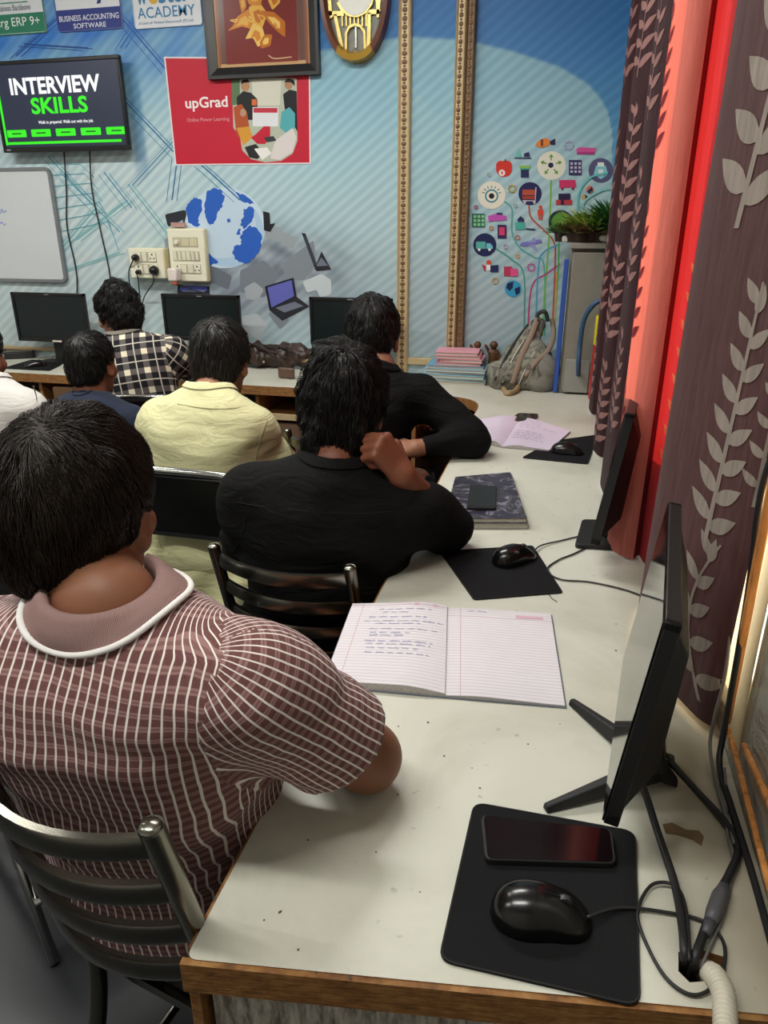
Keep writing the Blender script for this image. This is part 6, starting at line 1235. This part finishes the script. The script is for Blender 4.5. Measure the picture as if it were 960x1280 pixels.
    def hairf(p):
        q = ((p - hc.astype(p.dtype)) @ HR.astype(p.dtype)) / hs; t3 = hp['t']
        d = ell(q, (0, -.014, .036), (.077 + t3[0], .097 + t3[1], .093 + t3[2])); d = smin(d, ell(q, (0, -.062, -.030 - hp.get('nz', 0) * .5), (.058 + t3[0] * .6, .042 + t3[1] * .6, .065 + hp.get('nz', 0) * .6)), .03)
        y, z, x = q[..., 1], q[..., 2], np.abs(q[..., 0])
        lim = hp['nape'] + (hp['side'] - hp['nape']) * np.clip((y + .050) / .045, 0, 1) ** 1.5; lim = np.where(y > .02, hp['side'] + (hp['front'] - hp['side']) * np.clip((y - .02) / .045, 0, 1), lim)
        lim = lim + np.where(y < -.02, -.35 * np.clip(.03 - x, 0, .03) * 0 + .25 * np.clip(x - .045, 0, 1), 0)
        d = smax(d, lim - z, .012); d = d + wob(q, hp['seed'] + 20, 60, hp['shagg']) + wob(q, hp['seed'] + 31, 150, hp['shagg'] * .4)
        return d * hs
    lo, hi = hc - .17 * hs, hc + .17 * hs; V, Fc = nets(hairf, lo, hi, max(.0045, h * .5)); parts = [(V, Fc)]
    rs_ = np.random.RandomState(hp['seed']); n_ = hp['n']; pk = V[rs_.randint(0, len(V), n_)] + rs_.normal(size=(n_, 3)) * .002; cr = hc + HR @ np.array(hp['crown']) * hs
    P = pk.copy(); steps = hp['steps']; path = [P.copy()]; g = grad(hairf, P); lenf = hp['L'] * (0.6 + .7 * rs_.rand(n_)); swirl = .55
    jit = rs_.normal(size=(n_, 3)) * .22; dr = None
    for s_ in range(steps):
        g = grad(hairf, P); away = P - cr; away -= g * (away * g).sum(1)[:, None]; away /= vlen(away)[:, None] + 1e-6; sw_ = np.cross(g, away)
        dn = np.tile(-HR[:, 2], (n_, 1)); dn -= g * (dn * g).sum(1)[:, None]; nd = away + sw_ * swirl * np.exp(-vlen(P - cr) / .06)[:, None] + dn * hp['down'] + jit; nd /= vlen(nd)[:, None] + 1e-6
        dr = nd if dr is None else dr * .55 + nd * .45; P = P + dr * (lenf / steps)[:, None]; d = hairf(P); tgt = hp['lift'] * (.3 + 1.0 * math.sin(math.pi * (s_ + 1) / steps)) * (rs_.rand(1) * .0 + 1) * (0.4 + 1.2 * ((pk[:, 0] * 977) % 1)); g = grad(hairf, P); P = P - g * (d - tgt)[:, None]; path.append(P.copy())
    path = np.array(path); T = np.gradient(path, axis=0); T /= vlen(T)[..., None] + 1e-9; g = grad(hairf, path.reshape(-1, 3)).reshape(path.shape); S1 = np.cross(T, g); S1 /= vlen(S1)[..., None] + 1e-9
    m_ = steps + 1; wd = hp['w'] * hs * (1 - np.linspace(0, 1, m_) ** 2)[:, None, None] + .0001; a0 = path + S1 * wd; a1 = path - S1 * wd; a2 = path + g * wd * .9
    VV = np.stack([a0, a1, a2], 2).reshape(-1, 3)      # [m, n, 3]
    I = np.arange(m_ * n_ * 3).reshape(m_, n_, 3); Q = []
    for k in range(3): Q.append(np.stack([I[:-1, :, k], I[:-1, :, (k + 1) % 3], I[1:, :, (k + 1) % 3], I[1:, :, k]], -1).reshape(-1, 4))
    parts.append((VV, np.concatenate(Q))); npmesh('hair', [p_[0] for p_ in parts], [p_[1] for p_ in parts], hp['mat'], root)
    # ---- eyes, brows
    if face:
        for s_ in (-1, 1):
            e = hc + HR @ (np.array([.030 * s_, .089, .011]) * hs); mb = MB(); mb.lathe([(.0115 * hs * math.sin(a), .0115 * hs * math.cos(a)) for a in np.linspace(0.02, 3.12, 9)], e, 12); eo = mb.build('eye', plain('eye_white', '#d8d2c8', .2), root, smooth=True)
            mb = MB(); mb.lathe([(0, 0), (.005 * hs, 0), (.0045 * hs, .0012), (0, .0016)], e + HR @ (np.array([0, .0108, 0]) * hs), 12, R=HR @ Rx(-math.pi / 2)); mb.build('iris', plain('iris_dark', '#1c120c', .15), eo)
            b_ = [hc + HR @ (np.array([x * s_, yv, zv]) * hs) for x, yv, zv in ((.012, .106, .034), (.030, .103, .040), (.048, .090, .034))]; MB().tube(spline(b_, 4), .0035 * hs, 6, flat=.6).build('eyebrow', hp['mat'], root, smooth=True)
    # ---- collar
    if collar:
        n_ = 64; prof = collar['prof']; rows = []
        cU = U.copy() if 'U' not in collar else np.array(collar['U'], float); cU /= np.linalg.norm(cU); cR = R0 - cU * (R0 @ cU); cR /= np.linalg.norm(cR); cF = np.cross(cU, cR)
        gap = collar.get('gap', .22)
        cc = N + np.array(collar.get('off', (0, 0, 0)))
        A_ = np.linspace(-math.pi + gap, math.pi - gap, n_)[:, None]; r_p = np.array([q_[0] for q_ in prof])[None]; z_p = np.array([q_[1] for q_ in prof])[None]
        G = cc + (np.sin(A_) * r_p)[..., None] * cR - (np.cos(A_) * r_p)[..., None] * cF + (z_p + 0 * A_)[..., None] * cU
        sn = np.broadcast_to(np.array([q_[2] if q_[2] is not None else 0.0 for q_ in prof])[None], G.shape[:2]).ravel(); Pf = G.reshape(-1, 3).copy()
        for _ in range(5):
            d = shirtf(Pf); gg = grad(shirtf, Pf); mv = ((sn > 0) | (d < -sn)) & (sn != 0); Pf = Pf - gg * ((d - np.abs(sn)) * mv)[:, None]
        G = Pf.reshape(G.shape)
        co = MB().grid(G).build('collar', collar['mat'], root, smooth=True)
        if 'trim' in collar:
            B = G[:, -1]; MB().tube(B + cU * .0015, collar.get('trim_r', .004), 8, flat=.8).build('collar_trim', collar['trim'], co, smooth=True)
    return root, shirtf
# ---- materials of the clothes
def check_mat():
    n = NT('checked_knit'); v = n.coords(attr='cl'); wv = n.n('ShaderNodeVectorMath', operation='ADD'); nz = n.n('ShaderNodeTexNoise'); n.l(n.coords(), nz.inputs['Vector']); nz.inputs['Scale'].default_value = 9; nz.inputs['Detail'].default_value = 3
    sc_ = n.n('ShaderNodeVectorMath', operation='SCALE'); n.l(nz.outputs['Color'], sc_.inputs[0]); sc_.inputs['Scale'].default_value = .014; n.l(v, wv.inputs[0]); n.l(sc_.outputs[0], wv.inputs[1])
    sx = n.n('ShaderNodeSeparateXYZ'); n.l(wv.outputs[0], sx.inputs[0]); P_ = .0122
    fx = n.math('FRACT', n.math('MULTIPLY', sx.outputs[0], 1 / P_)); fy = n.math('FRACT', n.math('MULTIPLY', sx.outputs[1], 1 / P_))
    wl = n.math('LESS_THAN', n.math('ABSOLUTE', n.math('SUBTRACT', fx, .5)), .10)
    band = n.math('LESS_THAN', n.math('ABSOLUTE', n.math('SUBTRACT', fy, .5)), .21); core = n.math('LESS_THAN', n.math('ABSOLUTE', n.math('SUBTRACT', fy, .5)), .07)
    b2 = n.math('MULTIPLY', band, n.math('SUBTRACT', 1.0, n.math('MULTIPLY', core, .6)))
    base = n.mix(n.noise(n.coords(), 260, 2), lin('#5d3a3c'), lin('#7c5350')); c = n.mix(n.math('MULTIPLY', b2, .55), base, lin('#b28d8a')); c = n.mix(wl, c, lin('#ece4de')); n.col(c); n.set(rough=.85, spec=.2, sheen=.1)
    n.bump(n.math('ADD', n.noise(n.coords(), 700, 2), n.math('MULTIPLY', wl, .5)), .25, .001); return n.m
def plaid_mat():
    n = NT('plaid_cotton'); v = n.coords(attr='cl'); sx = n.n('ShaderNodeSeparateXYZ'); n.l(v, sx.inputs[0]); P_ = .076
    fx = n.math('FRACT', n.math('MULTIPLY', sx.outputs[0], 1 / P_)); fy = n.math('FRACT', n.math('MULTIPLY', sx.outputs[1], 1 / P_))
    a = n.math('LESS_THAN', fx, .30); b = n.math('LESS_THAN', fy, .30); s_ = n.math('MULTIPLY', n.math('ADD', a, b), .5)
    c = n.ramp(s_, [(0.0, lin('#1d1b1f')), (.45, lin('#1d1b1f')), (.46, lin('#5c5756')), (.9, lin('#5c5756')), (.91, lin('#e2d9be'))])
    l1 = n.math('LESS_THAN', n.math('ABSOLUTE', n.math('SUBTRACT', fx, .66)), .03); l2 = n.math('LESS_THAN', n.math('ABSOLUTE', n.math('SUBTRACT', fy, .66)), .03); c = n.mix(n.math('MULTIPLY', n.math('MAXIMUM', l1, l2), .75), c, lin('#d9d2c4'))
    n.col(c); n.set(rough=.85, spec=.2); return n.m
def cloth(name, c, c2=None, rough=.8, bump=.25, sheen=.08):
    n = NT(name); v = n.coords(); a = n.noise(v, 6, 4, .6, 1.0); n.col(n.mix(a, lin(c), lin(c2 or c))); n.set(rough=rough, spec=.2, sheen=sheen); h_ = n.math('ADD', n.math('MULTIPLY', n.noise(n.coords(scale=(.55, .55, 1.6)), 15, 3, .5, 2.2), 7.0), n.noise(v, 700, 2)); n.bump(h_, bump, .003); return n.m
black_hair = hair_mat('black', '#070606', '#171210'); brown_hair = hair_mat('dark_brown', '#0c0806', '#2a1d15'); grey_hair = hair_mat('greying', '#0b0a0a', '#3a3633')
jeans = cloth('dark_trousers', '#1b1d24', '#25272e'); navy = cloth('navy_cotton', '#1a2334', '#222c40'); blackc = cloth('black_cotton', '#060607', '#0a0a0b', .85, .5, 0); blackc2 = cloth('black_cotton_b', '#060607', '#0a0a0b', .85, .5, 0)
yel = cloth('pale_yellow_cotton', '#d6d4a0', '#e2dfb2', .8, .35); wht = cloth('white_cotton', '#cfccc8', '#dad7d2', .8, .3)
s1, s2, s3 = skin('a', '#8a5b42'), skin('b', '#7d4a35'), skin('c', '#966750')
HA = lambda D, N_, curl=(.5, .6, .4), **k: dict(D=np.array(D, float), N=np.array(N_, float), curl=curl, **k)
# P1: checked polo, nearest
ribm = NT('ribbed_mauve_collar'); v = ribm.coords(attr='Col'); tcx = ribm.coords(); wvt = ribm.n('ShaderNodeTexWave'); ribm.l(tcx, wvt.inputs['Vector']); wvt.inputs['Scale'].default_value = 190; wvt.inputs['Distortion'].default_value = .5
ribm.col(ribm.mix(wvt.outputs[1], lin('#8c6f6c'), lin('#a88a85'))); ribm.set(rough=.9, spec=.15); ribm.bump(wvt.outputs[1], .5, .0015)
col1 = dict(mat=ribm.m, trim=plain('white_trim', '#e9e6e4', .8, var=.02), trim_r=.0042, gap=.35, off=(0, 0, .0), prof=[(.057, .006, None), (.057, .024, None), (.059, .034, None), (.065, .036, None), (.072, .030, -.012), (.078, .021, -.010), (.084, .012, -.008), (.089, .004, .005)])
P1, f1_ = person('seated person in a white-checked mauve polo shirt, nearest to the camera, writing at the desk', (-.482, .630, 1.028), .03, (-.49, .700, .53), (-.556, .705, 1.102), (.06, -.16, .0), .94,
    (-.645, .610, .945), (-.300, .610, .962), (-.76, .76, .80), (-.200, .715, .800), (-.56, .93, .775), (-.42, .90, .785), s1, check_mat(), jeans, sleeve=('short', 'short'), sleeve_end=(.72, .70), hem=.50, h=.0075, fold=(.007, 22), seed=3, arm_r=1.02, torso_r=1.06, sleeve_r=.016,
    hair=dict(mat=brown_hair, n=8000, L=.075, t=(.016, .018, .014), w=.0006, lift=.003, steps=9, nape=-.085, side=.012, shagg=.005, seed=5), hands=(HA((.5, .8, -.1), (0, 0, 1), h=.006), HA((-.5, .8, -.05), (0, 0, 1), h=.006)), collar=col1)
# P2: black shirt, chin on the fist
def shirt_collar(mat, s=1.0): return dict(mat=mat, gap=.3, prof=[(.056 * s, .008, None), (.058 * s, .028, None), (.061 * s, .032, None), (.066 * s, .028, -.007), (.071 * s, .018, -.006), (.077 * s, .008, .004)])
P2, f2_ = person('person in a black shirt resting chin on fist, elbow near the middle mouse mat', (-.445, 1.375, .965), .0, (-.49, 1.36, .53), (-.452, 1.465, 1.066), (.15, -.20, .10), .94,
    (-.620, 1.335, .885), (-.300, 1.365, .875), (-.70, 1.46, .70), (-.225, 1.475, .808), (-.50, 1.62, .77), tuple(at(505, 596, 1.46)), s2, blackc, jeans, sleeve=('long', 'long'), sleeve_end=(1.0, .50), hem=.50, h=.009, fold=(.008, 24), seed=11, torso_r=1.05, arm_r=1.08, sleeve_r=.014,
    hair=dict(mat=black_hair, n=5000, L=.080, t=(.013, .016, .018), w=.0009, lift=.007, steps=9, nape=-.150, nz=.055, side=-.02, shagg=.009, seed=15), hands=(HA((.3, .9, 0), (0, 0, 1)), HA(at(474, 556, 1.43) - at(505, 596, 1.46), (.62, -.55, .45), (1.3, 1.6, .9), h=.0035, S=np.array([0, .3, 1.0]), thumb=.9)), collar=shirt_collar(blackc))
# P3: pale yellow shirt
P3, f3_ = person('seated person in a pale yellow long shirt, greying hair, on a padded black folding chair', (-1.010, 1.935, .965), .0, (-1.01, 1.83, .53), (-1.015, 2.030, 1.040), (.03, -.25, .0), .91,
    (-1.155, 1.895, .885), (-.870, 1.905, .880), (-1.20, 2.05, .68), (-.82, 2.06, .67), (-1.10, 2.25, .62), (-.93, 2.25, .62), s3, yel, cloth('white_trousers', '#b9b6ac'), sleeve=('long', 'long'), hem=.48, h=.010, fold=(.008, 26), seed=21, torso_r=1.04,
    hair=dict(mat=grey_hair, n=1800, L=.05, t=(.014, .016, .016), w=.0013, lift=.004, nape=-.09, side=.005, seed=25), collar=shirt_collar(yel))
# P4: farther black shirt, arm folded on the desk
P4, f4_ = person('person in a black shirt, farther of two, forearm on desk by the far notebook', (-.580, 2.245, 1.005), -.25, (-.72, 2.14, .54), (-.615, 2.320, 1.090), (.20, -.30, .10), .98,
    (-.76, 2.19, .90), (-.440, 2.26, .925), (-.80, 2.36, .75), (-.262, 2.20, .805), (-.55, 2.50, .78), (-.415, 2.085, .795), s3, blackc2, jeans, sleeve=('long', 'long'), sleeve_end=(1, .78), hem=.50, h=.010, fold=(.008, 26), seed=31, arm_r=1.05,
    hair=dict(mat=black_hair, n=1800, L=.035, t=(.010, .011, .012), w=.0012, lift=.003, nape=-.09, side=.01, shagg=.003, seed=35), hands=(HA((.5, .7, 0), (0, 0, 1)), HA((-1, .05, -.1), (.0, -.5, .8), (.7, .9, .6), h=.005, S=np.array([0, .3, 1.0]))), collar=shirt_collar(blackc2))
# P5: small figure in navy
P5, f5_ = person('smaller seated person in a navy T-shirt, short black hair, between white shirt and checked shirt', (-1.545, 2.105, .875), .0, (-1.52, 2.0, .52), (-1.555, 2.150, .985), (.0, -.12, .0), .84,
    (-1.69, 2.09, .81), (-1.395, 2.09, .81), (-1.74, 2.26, .66), (-1.34, 2.26, .66), (-1.62, 2.42, .62), (-1.45, 2.42, .62), s2, navy, jeans, sleeve=('short', 'short'), sleeve_end=(.8, .8), hem=.48, h=.011, seed=41, body_s=.9,
    hair=dict(mat=black_hair, n=1500, L=.03, t=(.009, .011, .012), w=.0012, lift=.003, nape=-.07, side=.012, shagg=.002, seed=45), collar=dict(mat=navy, gap=0.02, prof=[(.052, .004, None), (.053, .012, None), (.058, .012, None), (.062, .0, .003)]))
# P6: plaid shirt, looking left
P6, f6_ = person('seated person in a black and white plaid shirt turned left at the mural desk', (-1.745, 2.640, .990), .35, (-1.62, 2.52, .54), (-1.785, 2.690, 1.082), (.95, -.16, .0), .92,
    (-1.86, 2.56, .955), (-1.560, 2.68, .945), (-1.98, 2.72, .80), (-1.50, 2.84, .80), (-2.02, 2.98, .785), (-1.68, 3.03, .785), s3, plaid_mat(), jeans, sleeve=('long', 'long'), hem=.50, h=.010, fold=(.004, 22), seed=51, torso_r=1.05,
    hair=dict(mat=black_hair, n=2200, L=.05, t=(.010, .013, .020), w=.0013, lift=.006, nape=-.055, side=.025, shagg=.009, seed=55), collar=shirt_collar(cloth('plaid_collar_cloth', '#6b655f', '#8a847a')))
# P7: white shirt at the left edge
P7, f7_ = person('person in a white shirt cut off by the left edge of the picture', (-1.80, 1.93, .965), -.05, (-1.80, 1.82, .53), (-1.90, 2.02, 1.02), (.05, -.2, .0), .93,
    (-1.96, 1.90, .885), (-1.64, 1.90, .885), (-2.03, 2.04, .68), (-1.58, 2.05, .68), (-1.92, 2.25, .62), (-1.72, 2.25, .62), s2, wht, jeans, sleeve=('short', 'short'), sleeve_end=(.85, .85), hem=.50, h=.011, seed=61, knees=[np.array([-2.10, 2.12, .53]), np.array([-1.95, 2.18, .53])],
    hair=dict(mat=black_hair, n=1000, L=.04, w=.0013, seed=65), collar=shirt_collar(wht))
def onshirt(px, py, f, lo, hi):
    d = ray(px, py); s_ = np.linspace(lo, hi, 500); P = CAM + d[None] * s_[:, None]; q_ = f(P); i = np.argmax(q_ < .0006); return P[i]
def seam(root, f, pts, lo, hi, mat, r=.0011): MB().tube(spline([onshirt(x, y, f, lo, hi) for x, y in pts], 6), r, 6).build('seam', mat, root, smooth=True)
seam(P2, f2_, [(296, 628), (330, 634), (370, 638), (410, 641), (450, 642), (490, 640)], 1.1, 1.7, plain('black_seam', '#020202', .9))
seam(P2, f2_, [(301, 622), (306, 645), (302, 668), (292, 690)], 1.1, 1.7, plain('black_seam', '#020202', .9))
seam(P3, f3_, [(338, 517), (332, 530), (326, 548), (321, 566), (318, 582)], 1.6, 2.3, plain('yellow_seam', '#a8a67a', .9), .0014)
seam(P3, f3_, [(222, 505), (245, 509), (270, 511), (295, 510), (318, 507)], 1.6, 2.3, plain('yellow_seam', '#a8a67a', .9), .0012)
seam(P7, f7_, [(42, 483), (46, 500), (44, 520)], 1.5, 2.4, plain('white_seam', '#8d8a88', .9), .0014)
# ================================================================== CHAIRS
gun = plain('gunmetal_tube', '#86847a', .24, metal=1.0, var=.08, nscale=20); pad = plain('black_vinyl', '#131314', .38, var=.1, bump=.1); padb = plain('seat_vinyl_brown', '#231d1d', .45, var=.15, bump=.15)
def slat_chair(PL, PR, ztop, label, nsl=4, gap=.075, bow=.045, seat_z=.45, lean=.10, r_=.0125):
    """PL, PR: xy of the left and right back post tops"""
    PL = np.array(PL, float); PR = np.array(PR, float); c = (PL + PR) / 2; Rr = (PR - PL); W = np.linalg.norm(Rr); Rr /= W; Fw = np.array([-Rr[1], Rr[0]])
    t = thing('dining_chair', (c[0] + Fw[0] * .2, c[1] + Fw[1] * .2, 0), label, 'chair', 'steel slat-back chairs')
    T = lambda a, f, z: np.array([c[0] + Rr[0] * a + Fw[0] * f, c[1] + Rr[1] * a + Fw[1] * f, z]); fz = lambda z: lean * (1 - (z - seat_z) / (ztop - seat_z)) if z > seat_z else lean - .12 * (seat_z - z) / seat_z * 1.0
    for s_ in (-1, 1):
        pts = [T(s_ * W / 2, fz(z), z) for z in (.002, .2, seat_z, (seat_z + ztop) / 2, ztop)]
        MB().tube(spline(pts, 6), r_, 14).build('leg', gun, t, smooth=True, angle=50)
        MB().lathe([(0, .004), (r_ * .6, .003), (r_, 0), (r_, -.004), (0, -.004)], T(s_ * W / 2, fz(ztop), ztop + .001), 14).build('post_cap', gun, t, smooth=True)
        fx = [T(s_ * (W / 2 + .01), lean + .40, .002), T(s_ * (W / 2 + .01), lean + .36, seat_z - .02), T(s_ * (W / 2 - .01), lean + .34, seat_z - .005)]; MB().tube(spline(fx, 6), r_ * .9, 12).build('leg', gun, t, smooth=True)
        MB().tube([T(s_ * W / 2, fz(.18), .18), T(s_ * (W / 2 + .01), lean + .38, .18)], r_ * .6, 10).build('stretcher', gun, t, smooth=True)
    for f0 in (fz(.16), lean + .385): MB().tube([T(-W / 2, f0, .16), T(W / 2, f0, .16)], r_ * .6, 10).build('stretcher', gun, t, smooth=True)
    for k in range(nsl):
        z = ztop - .030 - gap * k; P = [T(a * W / 2 * .97, fz(z) - bow * (1 - a * a), z) for a in np.linspace(-1, 1, 15)]
        prof = [(-.004, -.014), (.004, -.014), (.0055, -.009), (.0055, .009), (.004, .014), (-.004, .014), (-.0055, .009), (-.0055, -.009)]; MB().sweep(P, prof).build('back_slat', gun, t, smooth=True, angle=50)
    o = [(-W / 2 + .0, lean + .02), (W / 2, lean + .02), (W / 2 + .02, lean + .38), (-W / 2 - .02, lean + .38)]; P = roundpoly([tuple(T(a, b, 0)[:2]) for a, b in o], .05, 6)
    MB().prism(P, 2, seat_z - .005, seat_z + .035).build('seat', padb, t, bevel=.012, seg=3); MB().sweep([np.array([x, y, seat_z - .014]) for x, y in P], [(-.008, -.008), (.008, -.008), (.008, .008), (-.008, .008)], closed=True).build('seat_frame', gun, t, smooth=True, angle=40)
    return t
def padded_chair(c, yaw, label, W=.42, ztop=.83, seat_z=.45, hb=.20):
    R = Rz(yaw); T = lambda a, f, z: np.array([c[0], c[1], 0]) + R @ np.array([a, f, z]); t = thing('folding_chair', T(0, .2, 0), label, 'chair', 'padded black folding chairs')
    fz = lambda z: .10 * (ztop - z) / (ztop - seat_z)
    arch = [T(-W / 2, fz(seat_z) , seat_z), T(-W / 2, fz(.62), .62), T(-W / 2, .006, ztop - .06), T(-W / 2 + .02, .002, ztop - .018), T(-W / 2 + .06, 0, ztop - .003), T(0, -.004, ztop), T(W / 2 - .06, 0, ztop - .003), T(W / 2 - .02, .002, ztop - .018), T(W / 2, .006, ztop - .06), T(W / 2, fz(.62), .62), T(W / 2, fz(seat_z), seat_z)]
    MB().tube(spline(arch, 8), .0115, 12).build('back_frame', chrome, t, smooth=True)
    o = rrect(0, ztop - .01 - hb / 2, W - .018, hb, .05, 6); mb = MB(); n_ = len(o); vs = []
    for dep, s_ in ((-.004, .93), (-.018, .985), (-.006, 1.0), (.016, 1.0), (.026, .94)): vs += [T(a * s_, fz(z) + dep - .010 * (1 - (a / (W / 2)) ** 2), ztop - .01 - hb / 2 + (z - (ztop - .01 - hb / 2)) * s_) for a, z in o]
    mb.add(vs, [(i * n_ + k, i * n_ + (k + 1) % n_, (i + 1) * n_ + (k + 1) % n_, (i + 1) * n_ + k) for i in range(4) for k in range(n_)] + [tuple(range(n_))[::-1], tuple(range(4 * n_, 5 * n_))]); br = mb.build('backrest', pad, t, smooth=True, angle=60)
    for s_ in (-1, 1): MB().lathe([(0, 0), (.005, 0), (.004, .003), (0, .003)], T(s_ * (W / 2 - .04), fz(ztop - .05) - .022, ztop - .05), 10, R=R @ Rx(math.pi / 2)).build('bolt', chrome, br)
    P = roundpoly([tuple(T(a, f, 0)[:2]) for a, f in ((-W / 2 + .02, .11), (W / 2 - .02, .11), (W / 2 - .01, .47), (-W / 2 + .01, .47))], .06, 6); MB().prism(P, 2, seat_z - .01, seat_z + .035).build('seat', pad, t, bevel=.012, seg=3)
    for s_ in (-1, 1):
        MB().tube([T(s_ * W / 2, .10, seat_z), T(s_ * W / 2, .46, .002)], .011, 10).build('leg', chrome, t, smooth=True); MB().tube([T(s_ * (W / 2 - .025), .44, seat_z - .01), T(s_ * (W / 2 - .025), .02, .002)], .011, 10).build('leg', chrome, t, smooth=True)
    MB().tube([T(-W / 2, .37, .12), T(W / 2, .37, .12)], .008, 10).build('stretcher', chrome, t, smooth=True); MB().tube([T(-W / 2 + .025, .10, .10), T(W / 2 - .025, .10, .10)], .008, 10).build('stretcher', chrome, t, smooth=True)
    MB().tube([T(-W / 2 + .01, .10, seat_z - .012), T(W / 2 - .01, .10, seat_z - .012)], .009, 10).build('stretcher', chrome, t, smooth=True)
    return t
slat_chair((-.592, .500), (-.334, .446), .915, 'steel chair with curved slats and dark seat under the white-checked polo shirt', nsl=4, gap=.076, bow=.045)
slat_chair((-.665, 1.225), (-.364, 1.195), .82, 'steel slat-back chair behind the black shirt leaning on a fist', nsl=4, gap=.068)
slat_chair((-.80, 2.0), (-.56, 1.94), .85, 'steel slat-back chair of the farther black shirt, only its post tip showing', nsl=4)
padded_chair((-.985, 1.630), .0, 'padded black folding chair with chrome rim behind the pale yellow shirt', W=.40, ztop=.825)
padded_chair((-1.60, 2.36), .30, 'padded black folding chair with chrome rim behind the plaid shirt', W=.42, ztop=.83)
padded_chair((-.80, .98), .95, 'empty padded black folding chair half hidden behind the nearest head', W=.40, ztop=.80)
padded_chair((-1.22, 1.13), -.12, 'padded black folding chair at the left edge behind the nearest head', W=.42, ztop=.80)
padded_chair((-1.80, 1.60), .0, 'padded black folding chair of the white shirt at the left edge', W=.40, ztop=.80)
padded_chair((-1.52, 1.80), .0, 'padded black folding chair of the navy T-shirt', W=.40, ztop=.74)
# tail of the yellow shirt hanging behind the seat
G = []
for z in np.linspace(.645, .43, 16):
    u = (.645 - z) / .215; G.append([(x_, 1.735 + .012 * math.sin(38 * x_ + 7 * u) * (.3 + u) - .05 * u, z - .03 * math.cos((x_ + .99) * 5) * u ** 2) for x_ in np.linspace(-1.17, -.82, 34)])
MB().grid(np.array(G)).build('shirt_tail', yel, P3, smooth=True, fix=False)
